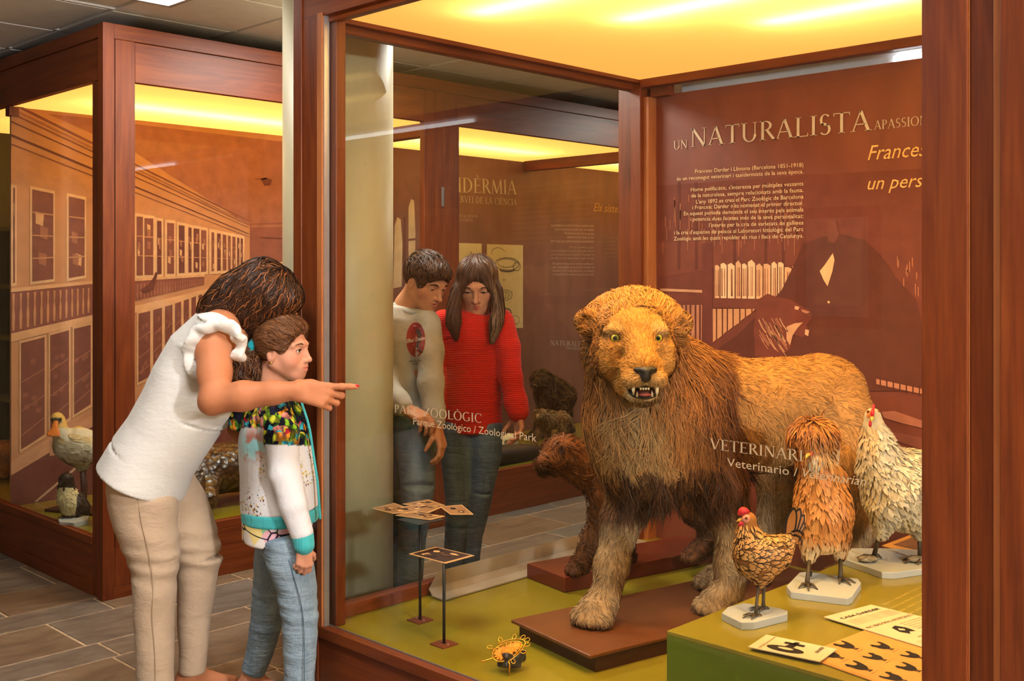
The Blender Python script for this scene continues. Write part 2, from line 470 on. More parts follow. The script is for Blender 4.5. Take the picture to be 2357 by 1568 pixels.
# back corner post and rail
box('post', -3.25, -3.118, 4.036, 4.16, 0.0, HEAD + 0.02, wood_z, main, bevel=0.003)
box('post_strip', -3.117, -3.090, 4.06, 4.13, SILL, 2.335, wood_pale, main)  # lit wood edge: the light on it is put into the pale colour
box('back_rail', -3.118, XR, 4.03, 4.075, HEAD - 0.035, HEAD + 0.01, wood_x, main, bevel=0.003)
box('bracket', -3.09, -2.99, 4.075, 4.125, 2.335, HEAD, wood_x, main)
box('back_header', -3.25, XR, 4.09, 4.16, HEAD + 0.02, TOP - 0.02, wood_x, main)
# front glass
box('glass_pane', -3.124, -0.99, 2.272, 2.278, 0.276, HEAD, glass, main)
# right front posts
box('post', -0.989, -0.893, 2.245, 2.33, 0.0, TOP, wood_z, main, bevel=0.002)
box('post_gap', -0.8925, -0.8905, 2.25, 2.33, 0.0, TOP, wood_pale, main)
box('post', -0.890, -0.842, 2.252, 2.33, 0.0, TOP, wood_z, main, bevel=0.002)
box('post_strip', -0.8415, -0.825, 2.246, 2.33, 0.0, TOP, wood_pale, main, bevel=0.002)
box('post', -0.8245, -0.70, 2.235, 2.33, 0.0, TOP, wood_z, main, bevel=0.002)
box('glass_pane', -0.70, 1.17, 2.272, 2.278, 0.276, HEAD, glass, main)
box('post', 1.17, XR, 2.245, 2.33, 0.0, TOP, wood_z, main, bevel=0.002)
# luminous ceiling: opal sheet, tubes, light box
sheet('opal_ceiling', -3.19, XR, 2.285, 4.10, HEAD + 0.004, diff_main, main)
box('light_box_lid', -3.19, XR, 2.29, 4.10, 2.635, 2.645, box_white, main)
for ty, xa, xb in ((2.62, -2.75, 0.6), (3.05, -2.45, 0.6), (3.45, -2.1, 0.6)):
    tube('light_tube', [(xa, ty, 2.475), ((xa + xb) / 2, ty, 2.475), (xb, ty, 2.475)], 0.014, tube_mat_main, main, 10)
box('end_wall', XR - 0.02, XR, 2.29, YB, SILL, HEAD, plain('case_end_board', S(120, 70, 44), 0.5, 0.3), main)

# fluorescent strip behind the gap over the back panel
strip = empty('fluorescent_strip_light', (-1.9, 4.20, 2.34), 'white fluorescent strip lamp behind the gap over the lion case panel', 'lamp')
box('lamp_tube', -1.95, -0.3, 4.165, 4.195, 2.350, 2.378, emit_mat('strip_tube_white', (0.95, 0.97, 1.0), 5.0), strip)
box('reflector', -3.0, 0.2, 4.20, 4.21, 2.30, 2.40, plain('lamp_reflector', S(220, 222, 226), 0.3, 0.5, var=0.02), strip)

# --- the long case along the aisle
LC_Y0, LC_Y1 = 2.256, 8.3
longc = empty('display_case', (-6.0, 5.2, 0), 'long cherry wood glass case along the aisle with bird and crocodile specimens', 'display case', 'museum display cases')
X0 = BX0
# corner post, door stiles, mid posts on the aisle face
box('post', X0 - 0.052, X0, 2.250, 2.306, 0.0, TOP, wood_z, longc, bevel=0.002)
box('post_gap', X0 - 0.05, X0 - 0.006, 2.3065, 2.311, 0.05, TOP - 0.07, dark_gap, longc)
box('door_stile', X0 - 0.045, X0 - 0.004, 2.3115, 2.408, 0.055, 2.60, wood_z, longc, bevel=0.002)
box('door_stile', X0 - 0.045, X0 - 0.004, 4.205, 4.290, 0.055, 2.60, wood_z, longc, bevel=0.002)
box('door_stile', X0 - 0.045, X0 - 0.002, 4.2905, 4.356, 0.055, 2.60, wood_z, longc, bevel=0.002)
box('door_stile', X0 - 0.045, X0 - 0.004, 4.3575, 4.483, 0.055, 2.60, wood_z, longc, bevel=0.002)
box('door_stile', X0 - 0.045, X0 - 0.004, 6.20, 6.45, 0.055, 2.60, wood_z, longc, bevel=0.002)
for z0, z1 in ((1.865, 2.07), (1.35, 1.565)):
    box('hinge', X0 - 0.004, X0 + 0.006, 4.338, 4.352, z0 + 0.05, z1 - 0.04, alu, longc)
box('hinge', X0 - 0.004, X0 + 0.006, 4.338, 4.352, 0.35, 0.45, alu, longc)
# aisle face: plinth, sill, header
box('plinth_board', X0 - 0.04, X0 - 0.006, 2.306, LC_Y1, 0.055, 0.235, wood_y, longc)
box('kick_board', X0 - 0.05, X0 - 0.002, 2.306, LC_Y1, 0.0, 0.055, wood_y, longc)
for ya, yb in ((2.41, 4.204), (4.484, 6.199), (6.451, LC_Y1)):
    box('sill_trim', X0 - 0.05, X0 - 0.006, ya, yb, 0.235, 0.274, wood_y, longc, bevel=0.003)
    box('door_top_rail', X0 - 0.045, X0 - 0.006, ya, yb, HEAD, 2.598, wood_y, longc, bevel=0.002)
    box('glass_pane', X0 - 0.028, X0 - 0.022, ya, yb, 0.274, HEAD, glass, longc)
box('header_trim', X0 - 0.05, X0, 2.306, LC_Y1, 2.60, TOP, wood_y, longc, bevel=0.002)
# end face towards the hall
box('post', -4.976, X0 - 0.0525, 2.262, 2.30, 0.0, HEAD, wood_z, longc, bevel=0.002)
box('header_board', -7.20, X0 - 0.0525, 2.262, 2.30, HEAD + 0.003, 2.605, wood_x, longc, bevel=0.002)
box('header_trim', -7.20, X0 - 0.0525, 2.254, 2.30, 2.608, TOP, wood_x, longc, bevel=0.002)
box('plinth_board', -7.20, -4.977, 2.266, 2.30, 0.055, 0.235, wood_x, longc)
box('kick_board', -7.20, -4.977, 2.258, 2.30, 0.0, 0.055, wood_x, longc)
box('sill_trim', -7.20, -4.977, 2.258, 2.30, 0.236, 0.274, wood_x, longc, bevel=0.003)
box('glass_pane', -6.03, -4.977, 2.277, 2.283, 0.274, HEAD, glass, longc)
box('glass_pane', -7.18, -6.04, 2.277, 2.283, 0.274, HEAD, glass, longc)
box('post_strip', -6.05, -5.995, 2.27, 2.32, HEAD - 0.05, HEAD, wood_x, longc)
box('case_floor', -6.0, X0 - 0.05, 2.30, LC_Y1, 0.25, 0.262, m_green, longc)
box('case_floor', -7.2, -6.03, 2.30, LC_Y1, 0.25, 0.262, m_green, longc)
box('case_top', -7.2, X0 - 0.05, 2.30, LC_Y1, TOP - 0.02, TOP - 0.001, wood_y, longc)
box('end_board', -7.2, X0 - 0.05, LC_Y1, LC_Y1 + 0.03, 0, TOP, wood_x, longc)
box('end_board', -7.23, -7.2, 2.26, LC_Y1, 0, TOP, wood_y, longc)
for yb in (4.26, 6.25):
    box('cross_beam', -5.99, X0 - 0.05, yb, yb + 0.07, HEAD - 0.075, HEAD + 0.01, wood_x, longc, bevel=0.002)
for ya, yb in ((2.31, 4.26), (4.33, 6.25), (6.32, LC_Y1)):
    sheet('opal_ceiling', -6.02, X0 - 0.04, ya - .012, yb + .012, HEAD + 0.003, diff_long, longc)
    box('light_box_lid', -6.0, X0 - 0.05, ya, yb, 2.635, 2.645, box_white, longc)
    tube('light_tube', [(-5.55, ya + 0.25, 2.52), (-5.55, (ya + yb) / 2, 2.52), (-5.55, yb - 0.25, 2.52)], 0.014, tube_mat_long, longc, 10)
sheet('opal_ceiling', -7.2, -6.02, 2.295, LC_Y1, HEAD + 0.003, diff_long, longc)
box('light_box_lid', -7.2, -6.03, 2.31, LC_Y1, 2.635, 2.645, box_white, longc)
tube('light_tube', [(-6.5, 2.6, 2.475), (-6.5, 3.5, 2.475), (-6.5, 5.0, 2.475)], 0.014, tube_mat_long, longc, 10)
# shelves of the far compartment
shelf_m = plain('yellow_green_shelf', S(128, 112, 40), 0.5, 0.3)
backboard_m = plain('dark_olive_backboard', S(70, 66, 30), 0.7, 0.2)
box('back_board', -7.19, -7.17, 2.35, LC_Y1, 0.27, HEAD, backboard_m, longc)
for z in (0.72, 1.10, 1.42, 1.78):
    box('shelf', -7.17, -6.62, 2.6, 6.0, z, z + 0.025, shelf_m, longc)

spot_m = plain('black_spot_housing', S(30, 28, 28), .4, .5)
for k, (p, q, w) in enumerate(ADDED_SPOTS):
    p, q = np.array(p), np.array(q); d_ = (q - p) / np.linalg.norm(q - p)
    e = empty('case_spotlight', p, ('small black spotlight above the lion mane', 'small black spotlight above the lion back', 'small black spotlight above the poultry')[k], 'lamp', 'spotlights in the lion case')
    V, Fc = tube_geo(np.array([p - d_ * .06, p - d_ * .03, p]), [.018, .024, .026], 14, True); mk('housing', V, Fc, spot_m, e, smooth=True)
    box('bracket', p[0] - .008, p[0] + .008, p[1] - .05, p[1] - .02, p[2], p[2] + .05, spot_m, e)
    L = bpy.data.lights.new('spot_beam', 'SPOT'); L.energy = w; L.color = (1.0, 0.55, 0.18); L.spot_size = math.radians(80); L.spot_blend = .7; L.shadow_soft_size = .03
    lo = bpy.data.objects.new('spot_beam', L); COL.objects.link(lo); lo.parent = e; lo.location = tuple(d_ * .02); lo.rotation_euler = Vector(tuple(d_)).to_track_quat('-Z', 'Y').to_euler()
# ------------------------------------------------------------------ lettering
def _arc(cx, cy, rx, ry, a0, a1, wv, wh, n=14):
    """stroke along an ellipse, thick where it runs upright and thin where it runs level"""
    V, Fc = [], []
    for i in range(n + 1):
        a = math.radians(a0 + (a1 - a0) * i / n)
        w = wh + (wv - wh) * abs(math.cos(a)) ** 1.5
        ux, uy = math.cos(a), math.sin(a)
        V += [(cx + (rx - w) * ux, cy + (ry - w) * uy), (cx + rx * ux, cy + ry * uy)]
        if i: Fc.append((2 * i - 2, 2 * i - 1, 2 * i + 1, 2 * i))
    return V, Fc
def _bar(x0, y0, x1, y1, w):
    """slanted bar whose ends are cut level (or upright for level bars)"""
    if abs(y1 - y0) < 1e-6: return [(x0, y0 - w / 2), (x1, y0 - w / 2), (x1, y0 + w / 2), (x0, y0 + w / 2)], [(0, 1, 2, 3)]
    h = w / 2 * math.hypot(x1 - x0, y1 - y0) / abs(y1 - y0)
    return [(x0 - h, y0), (x0 + h, y0), (x1 + h, y1), (x1 - h, y1)], [(0, 1, 2, 3)]
T_, t_ = 0.115, 0.045
def _ser(x, y, w=0.26):
    yy = y + 0.014 if y < 0.5 else y - 0.014
    return _bar(x - w / 2, yy, x + w / 2, yy, 0.03)
GLY = {
 'A': (0.74, [_bar(0.06, 0, 0.35, 1, t_), _bar(0.64, 0, 0.35, 1, T_), _bar(0.15, 0.34, 0.53, 0.34, t_), _ser(0.06, 0, .2), _ser(0.64, 0)]),
 'C': (0.74, [_arc(0.42, 0.5, 0.38, 0.52, 48, 312, T_, t_), _bar(0.67, 0.72, 0.67, 0.93, 0.03)]),
 'D': (0.80, [_bar(0.16, 0, 0.16, 1, T_), _arc(0.28, 0.5, 0.46, 0.5, -90, 90, T_, t_), _bar(0.02, 0.98, 0.3, 0.98, 0.04), _bar(0.02, 0.02, 0.3, 0.02, 0.04)]),
 'E': (0.60, [_bar(0.15, 0, 0.15, 1, T_), _bar(0.02, 0.98, 0.53, 0.98, 0.04), _bar(0.02, 0.02, 0.55, 0.02, 0.04), _bar(0.15, 0.52, 0.43, 0.52, 0.04), _bar(0.53, 0.86, 0.53, 1, .03), _bar(0.55, 0, 0.55, 0.15, .03), _bar(0.43, 0.44, 0.43, 0.6, .03)]),
 'F': (0.56, [_bar(0.15, 0, 0.15, 1, T_), _bar(0.02, 0.98, 0.51, 0.98, 0.04), _bar(0.15, 0.52, 0.42, 0.52, 0.04), _ser(0.15, 0)]),
 'G': (0.80, [_arc(0.42, 0.5, 0.38, 0.52, 48, 312, T_, t_), _bar(0.66, 0.06, 0.66, 0.42, T_ * .9), _bar(0.54, 0.42, 0.78, 0.42, .03)]),
 'I': (0.32, [_bar(0.16, 0, 0.16, 1, T_), _ser(0.16, 0), _ser(0.16, 1)]),
 'L': (0.58, [_bar(0.15, 0, 0.15, 1, T_), _ser(0.15, 1), _bar(0.02, 0.02, 0.54, 0.02, 0.04), _bar(0.54, 0, 0.54, 0.17, .03)]),
 'M': (0.92, [_bar(0.12, 0, 0.17, 1, t_), _bar(0.46, 0.02, 0.17, 1, T_), _bar(0.46, 0.02, 0.76, 1, t_), _bar(0.80, 0, 0.76, 1, T_), _ser(0.12, 0, .2), _ser(0.80, 0)]),
 'N': (0.80, [_bar(0.12, 0, 0.12, 1, t_), _bar(0.66, 0, 0.12, 1, T_), _bar(0.66, 0, 0.66, 1, t_), _ser(0.12, 0, .2), _ser(0.66, 1, .2), _ser(0.08, 1, .12)]),
 'O': (0.86, [_arc(0.43, 0.5, 0.40, 0.52, 0, 360, T_, t_, 28)]),
 'P': (0.60, [_bar(0.15, 0, 0.15, 1, T_), _arc(0.26, 0.74, 0.28, 0.26, -90, 90, T_, t_), _bar(0.02, 0.98, 0.28, 0.98, 0.04), _bar(0.15, 0.50, 0.28, 0.50, 0.04), _ser(0.15, 0)]),
 'R': (0.68, [_bar(0.15, 0, 0.15, 1, T_), _arc(0.26, 0.75, 0.28, 0.25, -90, 90, T_, t_), _bar(0.02, 0.98, 0.28, 0.98, 0.04), _bar(0.15, 0.52, 0.28, 0.52, 0.04), _ser(0.15, 0), _bar(0.63, 0, 0.33, 0.52, T_), _bar(0.58, .014, .74, .014, .03)]),
 'S': (0.54, [_arc(0.27, 0.74, 0.21, 0.28, 40, 255, T_ * .9, t_), _arc(0.26, 0.26, 0.23, 0.28, -140, 75, T_ * .9, t_), _bar(0.36, 0.44, 0.16, 0.58, T_ * 1.1)]),
 'T': (0.68, [_bar(0.34, 0, 0.34, 1, T_), _bar(0.04, 0.98, 0.64, 0.98, 0.04), _bar(0.04, 0.84, 0.04, 1, .03), _bar(0.64, 0.84, 0.64, 1, .03), _ser(0.34, 0)]),
 'U': (0.78, [_bar(0.15, 0.35, 0.15, 1, T_), _bar(0.63, 0.35, 0.63, 1, t_), _arc(0.39, 0.36, 0.2975, 0.38, 180, 360, T_, t_), _ser(0.15, 1), _ser(0.63, 1, .2)]),
 'V': (0.74, [_bar(0.36, 0, 0.08, 1, T_), _bar(0.36, 0, 0.66, 1, t_), _ser(0.08, 1), _ser(0.66, 1, .2)]),
 'X': (0.74, [_bar(0.62, 0, 0.12, 1, T_), _bar(0.10, 0, 0.60, 1, t_), _ser(0.62, 0), _ser(0.12, 1), _ser(0.10, 0, .2), _ser(0.60, 1, .2)]),
 'Z': (0.66, [_bar(0.06, 0.03, 0.56, 0.97, T_), _bar(0.06, 0.98, 0.60, 0.98, .04), _bar(0.04, 0.02, 0.60, 0.02, .04), _bar(0.60, 0, 0.60, 0.16, .03)]),
 ' ': (0.34, []),
}
GLY['\u00d2'] = (GLY['O'][0], GLY['O'][1] + [_bar(0.48, 1.08, 0.36, 1.22, 0.06)])
GLY['\u00c8'] = (GLY['E'][0], GLY['E'][1] + [_bar(0.38, 1.08, 0.26, 1.22, 0.06)])
GLY['\u00d3'] = (GLY['O'][0], GLY['O'][1] + [_bar(0.38, 1.08, 0.50, 1.22, 0.06)])
def serif_text(s, gap=0.03):
    parts, x = [], 0.0
    for ch in s:
        w, st = GLY.get(ch, GLY[' '])
        for v, f in st:
            parts.append((np.array([(p[0] + x, p[1], 0) for p in v]), f))
        x += w + gap
    V, Fc = join_geo(parts)
    return V[:, :2], Fc, x - gap
def font_text(s, shear=0.0, bold=0.0):
    cu = bpy.data.curves.new('txt', 'FONT'); cu.body = s; cu.resolution_u = 2; cu.shear = shear; cu.offset = bold
    o = bpy.data.objects.new('txt', cu); COL.objects.link(o)
    dg = bpy.context.evaluated_depsgraph_get()
    me = bpy.data.meshes.new_from_object(o.evaluated_get(dg))
    V = np.array([v.co[:2] for v in me.vertices]); Fc = [tuple(p.vertices) for p in me.polygons]
    bpy.data.objects.remove(o); bpy.data.curves.remove(cu); bpy.data.meshes.remove(me)
    x0, x1 = V[:, 0].min(), V[:, 0].max()
    V[:, 0] -= x0
    return V / 0.73 * np.array([1, 1]), Fc, (x1 - x0) / 0.73
class Print:
    """flat print on a plane: coloured shapes laid in thin layers, one mesh in the end"""
    def __init__(self, origin, ux, uy, nrm, px=None):
        self.o, self.ux, self.uy, self.n = (np.asarray(v, float) for v in (origin, ux, uy, nrm))
        self.V, self.F, self.C, self.k, self.px, self.lay = [], [], [], 0, px, 0.0006
    def add(self, V2, Fc, col, lay=None):
        V2 = np.asarray(V2, float)
        l = (self.lay if lay is None else lay) * 1.8
        W = self.o + V2[:, :1] * self.ux + V2[:, 1:2] * self.uy + self.n * l
        self.V.append(W); self.F += [tuple(i + self.k for i in f) for f in Fc]; self.k += len(W)
        self.C.append(np.tile(np.array(col[:3], float), (len(W), 1)))
    def to2(self, P):
        P = np.atleast_2d(P) - self.o
        return np.stack([P @ self.ux, P @ self.uy], 1)
    def poly(self, pts, col, lay=None):               # shape corners given as points of the photograph on this plane
        q = self.to2(np.array([self.px(*p) for p in pts]))
        self.add(q, [tuple(range(len(q)))], col, lay)
    def poly2(self, pts, col, lay=None):
        self.add(pts, [tuple(range(len(pts)))], col, lay)
    def line2(self, pts, w, col, lay=None):
        P = np.asarray(pts, float)
        T = np.gradient(P, axis=0); T /= np.linalg.norm(T, axis=1)[:, None] + 1e-12
        N = np.stack([-T[:, 1], T[:, 0]], 1) * w / 2
        n = len(P)
        self.add(np.vstack([P - N, P + N]), [(i, i + 1, n + i + 1, n + i) for i in range(n - 1)], col, lay)
    def line(self, pts, w, col, lay=None):
        self.line2(self.to2(np.array([self.px(*p) for p in pts])), w, col, lay)
    def text(self, s, pl, pr, cap, col, font='sans', shear=0.0, lay=None, bold=0.0, width=None):
        """baseline from point pl to pr (points of the photograph, or 2D when width is given)"""
        V, Fc, w = serif_text(s) if font == 'serif' else font_text(s, shear, bold)
        if width is None:
            a, b_ = self.to2(self.px(*pl))[0], self.to2(self.px(*pr))[0]
        else:
            a = np.array(pl, float); b_ = a + np.array([width, 0])
        ln = np.linalg.norm(b_ - a); e = (b_ - a) / ln; nrm = np.array([-e[1], e[0]])
        V = V * np.array([ln / w, cap])
        self.add(a + V[:, :1] * e + V[:, 1:2] * nrm, Fc, col, self.lay * 1.1 if lay is None else lay)
    def build(self, name, parent, mat=None):
        return mk(name, np.concatenate(self.V), self.F, mat or print_mat, parent, cols=np.concatenate(self.C))
CREAM, PALE = S(226, 176, 112), S(176, 142, 118)

# ------------------------------------------------------------------ panel behind the lion
PY = 4.12
m_pan, nt, b = newmat('maroon_print_panel')
n = noise(nt, coords(nt, (3, 1, 1.4)), 3.0, 5)
nt.links.new(ramp(nt, n.outputs['Fac'], [(0.3, S(112, 54, 40)), (0.7, S(130, 66, 48))]), b.inputs['Base Color']); setin(b, 'Roughness', 0.5)
panel = box('back_panel', -3.088, XR - .02, PY, PY + 0.02, SILL, 2.345, m_pan, main)
P = Print((-2, PY, 1), (1, 0, 0), (0, 0, 1), (0, -1, 0), lambda x, y: on_y(x, y, PY))
DK, MD, LT = S(92, 44, 36), S(140, 72, 54), S(250, 200, 152)
P.poly([(1514, 428), (1850, 403), (2136, 388), (2240, 384), (2240, 1180), (1514, 1180)], S(118, 60, 46), 0.0004)
P.poly([(1514, 560), (1850, 545), (1830, 610), (1640, 618), (1514, 640)], S(126, 66, 50), 0.0008)
r2 = np.random.default_rng(3)
for i in range(70):                                        # light between the boards of the fence
    x = r2.uniform(1525, 1845); y = r2.uniform(430, 560); h = r2.uniform(15, 60)
    P.poly([(x, y), (x + r2.uniform(1.0, 2.6), y), (x + 1.5, y + h), (x, y + h)], S(172, 104, 76), 0.0012)
for x in (1560, 1600, 1688, 1760, 1800):
    P.poly([(x, 420), (x + 6, 420), (x + 7, 620), (x, 620)], S(104, 52, 40), 0.0010)
x = 1646
while x < 1826:                                            # sunlit boards
    w = r2.uniform(11, 17); t = 612 + r2.uniform(-9, 4); bt = 688 if x < 1795 else 688 - (x - 1795) * 2.4
    P.poly([(x, t), (x + w * .5, t - r2.uniform(0, 6)), (x + w, t + 3), (x + w - .5, bt), (x, bt)], LT if r2.random() > .3 else S(232, 176, 128), 0.0014)
    for k in range(3):
        xx = x + r2.uniform(1, w - 3); P.poly([(xx, t + 10), (xx + 1.2, t + 10), (xx + 2, bt - 6), (xx, bt - 6)], S(176, 112, 78), 0.0018)
    x += w + 2.2
x = 1640
while x < 1742:
    w = r2.uniform(7, 13); bt = 790 - max(0, (x - 1640)) * 0.78
    P.poly([(x, 711), (x + w, 711), (x + w, bt - 8), (x, bt)], S(214, 150, 104), 0.0014); x += w + 3
x = 1560
while x < 1618:
    w = r2.uniform(5, 9); P.poly([(x, 702), (x + w, 702), (x + w, 790), (x, 790)], S(190, 124, 92), 0.0014); x += w + 4
P.poly([(1520, 664), (1618, 668), (1618, 674), (1520, 670)], S(210, 150, 110), 0.0012)
P.poly([(1618, 560), (1640, 560), (1642, 800), (1616, 800)], S(116, 58, 46), 0.0016)
P.poly([(1642, 686), (1745, 688), (1742, 710), (1642, 709)], S(122, 62, 48), 0.0018)
# dark coated man and the lion beside him
P.poly([(1838, 590), (1852, 560), (1890, 546), (1940, 540), (1990, 552), (2030, 590), (2064, 640), (2110, 690), (2128, 770), (2120, 900), (1640, 900), (1636, 816), (1700, 770), (1770, 700), (1800, 668)], S(98, 50, 38), 0.0020)
P.poly([(1905, 510), (1925, 505), (1932, 540), (1922, 560), (1906, 556)], S(122, 66, 50), 0.0024)
P.poly([(1918, 583), (1922, 598), (1917, 625), (1906, 659), (1897, 645), (1888, 624), (1898, 612)], S(240, 186, 132), 0.0024)
P.poly([(1906, 693), (1911, 693), (1911, 698), (1906, 698)], S(240, 186, 132), 0.0024)
P.poly([(1745, 690), (1768, 676), (1790, 684), (1822, 690), (1848, 706), (1866, 716), (1870, 730), (1858, 748), (1862, 768), (1848, 776), (1826, 770), (1822, 800), (1790, 830), (1740, 820), (1736, 760)], S(122, 60, 46), 0.0026)
for i in range(34):
    x = r2.uniform(1745, 1800); y = r2.uniform(730, 780); ln = r2.uniform(16, 44)
    P.line([(x, y), (x + ln * .25, y + ln * .5), (x + ln * .6, y + ln)], r2.uniform(0.002, 0.005), S(196, 130, 96) if i % 3 else S(228, 168, 124), 0.0032)
P.poly([(1812, 752), (1832, 744), (1850, 742), (1838, 754), (1826, 772), (1820, 795), (1812, 782)], S(220, 160, 116), 0.0032)
P.poly([(1855, 758), (1864, 760), (1862, 774), (1854, 770)], S(226, 166, 122), 0.0032)
P.poly([(1832, 704), (1842, 707), (1838, 714), (1830, 711)], S(226, 166, 122), 0.0032)
P.poly([(1846, 712), (1866, 718), (1858, 722), (1848, 718)], S(190, 126, 92), 0.0032)
for i in range(26):
    x = r2.uniform(2000, 2136); y = r2.uniform(590, 690); P.poly([(x, y), (x + 1.6, y), (x + 1.6, y + r2.uniform(10, 32)), (x, y + 18)], S(196, 130, 94), 0.0012)
P.poly([(2018, 872), (2136, 898), (2240, 920), (2240, 932), (2136, 910), (2018, 884)], S(196, 128, 96), 0.0024)
for x in range(2026, 2140, 15):
    P.poly([(x, 866 + (x - 2018) * .21), (x + 3, 866 + (x - 2018) * .21), (x + 3, 892 + (x - 2018) * .21), (x, 890 + (x - 2018) * .21)], S(90, 44, 36), 0.0028)
P.poly([(2030, 948), (2060, 946), (2136, 972), (2136, 988), (2080, 975), (2036, 962)], S(168, 104, 84), 0.0022)
P.poly([(2040, 990), (2136, 1010), (2136, 1040), (2050, 1010)], S(132, 74, 60), 0.0022)
P.lay = 0.0016
P.text('NATURALISTA', (1590, 339), (2006, 300), 0.083, S(214, 196, 172), 'serif')
P.text('UN', (1551, 345), (1584, 341), 0.040, S(214, 196, 172), 'serif')
P.text('APASSIONAT', (2013, 299), (2172, 283), 0.036, S(206, 186, 162), 'serif')
P.text('Francesc', (1998, 369), (2156, 357), 0.062, S(246, 194, 116), 'sans', 0.32)
P.text('un personatge', (1998, 437), (2248, 423), 0.056, S(246, 194, 116), 'sans', 0.32)
for s, xl, yl, yr in (("Francesc Darder i Llimona (Barcelona 1851-1918)", 1601, 399, 384), ("\u00e9s un reconegut veterinari i taxidermista de la seva \u00e8poca.", 1559, 416, 399),
    ("Home polifac\u00e8tic, s'interessa per m\u00faltiples vessants", 1591, 441, 427), ("de la naturalesa, sempre relacionats amb la fauna.", 1592, 455, 442),
    ("L'any 1892 es crea el Parc Zool\u00f2gic de Barcelona", 1603, 469, 457), ("i Francesc Darder n'\u00e9s nomenat el primer director.", 1595, 482, 472),
    ("En aquest per\u00edode demostra el seu inter\u00e8s pels animals", 1575, 496, 487), ("i potencia dues facetes m\u00e9s de la seva personalitat:", 1590, 509, 502),
    ("l'inter\u00e8s per la cria de varietats de gallines", 1633, 523, 517), ("i la cria d'esp\u00e8cies de peixos al Laboratori Ictiol\u00f2gic del Parc", 1553, 540, 532),
    ("Zool\u00f2gic amb les quals repoblar els rius i llacs de Catalunya.", 1552, 554, 547)):
    P.text(s, (xl, yl), (1850, yr), 0.0185, S(250, 214, 160), 'sans')
P.build('print', panel)

# vinyl lettering on the front glass
G = Print((-2, 2.2715, 1), (1, 0, 0), (0, 0, 1), (0, -1, 0), lambda x, y: on_y(x, y, 2.2715))
m_vin = plain('vinyl_letter', S(200, 172, 134), 0.6, 0.2, var=0.05)
G.text('VETERINARI', (1635, 1033), (1850, 1063), 0.0265, CREAM, 'serif', lay=0.0006)
G.text('Veterinario /', (1674, 1073), (1836, 1097), 0.0215, CREAM, lay=0.0006)
G.text('Veterinarian', (1849, 1098), (1994, 1119), 0.0215, CREAM, shear=0.3, lay=0.0006)
vin = G.build('vinyl_lettering', main, m_vin)
vin['label'] = 'cream vinyl lettering about the veterinarian'
G = Print((-2, 2.2715, 1), (1, 0, 0), (0, 0, 1), (0, -1, 0), lambda x, y: on_y(x, y, 2.2715))
G.text('PARC ZOOL\u00d2GIC', (908, 950), (1110, 974), 0.0275, CREAM, 'serif', lay=0.0006)
G.text('Parque Zool\u00f3gico / Zoological Park', (952, 977), (1235, 1017), 0.0235, CREAM, lay=0.0006)
vin = G.build('vinyl_lettering', main, m_vin)
vin['label'] = 'cream vinyl lettering about the zoological park'

# ------------------------------------------------------------------ middle panel of the long case
PX = BX1
m_pan2, nt, b = newmat('mauve_print_panel')
n = noise(nt, coords(nt, (1, 3, 1.2)), 2.4, 5)
nt.links.new(ramp(nt, n.outputs['Fac'], [(0.3, S(112, 74, 66)), (0.7, S(132, 88, 78))]), b.inputs['Base Color']); setin(b, 'Roughness', 0.55)
panel2 = box('back_panel', PX - 0.02, PX, 4.30, 8.28, 0.262, HEAD, m_pan2, longc)
m_pan3 = plain('sepia_mural_ground', S(196, 138, 98), 0.6, 0.25, var=0.12, nscale=5)
panel1 = box('back_panel', PX - 0.02, PX, 2.285, 4.295, 0.262, HEAD, m_pan3, longc)
M = Print((PX, 3.3, 1), (0, 1, 0), (0, 0, 1), (1, 0, 0), lambda x, y: on_x(x, y, PX))
A1, A2, A3, A4, A5 = S(222, 168, 122), S(200, 140, 98), S(168, 108, 82), S(136, 80, 66), S(112, 62, 54)
# ceiling of the pictured hall, upper cornice bands
M.poly([(208, 272), (330, 288), (665, 328), (665, 640), (575, 640), (575, 520), (312, 352), (110, 262)], S(166, 104, 82), 0.0004)
M.poly([(575, 515), (665, 512), (665, 640), (575, 645)], S(146, 88, 74), 0.0008)
M.poly([(578, 518), (662, 516), (662, 522), (578, 524)], A3, 0.0012); M.poly([(598, 545), (662, 548), (662, 552), (598, 549)], A5, 0.0012)
for (l0, l1, r0, r1, c) in ((255, 262, 508, 509.5, A4), (268, 274, 514, 515.5, A3), (280, 284, 518, 519.5, A4), (300, 303, 524, 525, A5), (330, 336, 538, 539.5, A5), (352, 355, 545, 546, A4)):
    yl = lambda y: y
    M.poly([(25, l0 - 22), (573, r0), (573, r1), (25, l1 - 22)], c, 0.0010)
M.poly([(25, 344), (573, 548), (573, 560), (25, 420)], A2, 0.0008)
M.poly([(600, 412), (612, 408), (626, 415), (622, 426), (608, 428)], A5, 0.0012); M.poly([(586, 411), (612, 410), (612, 413), (586, 414)], A4, 0.0012)
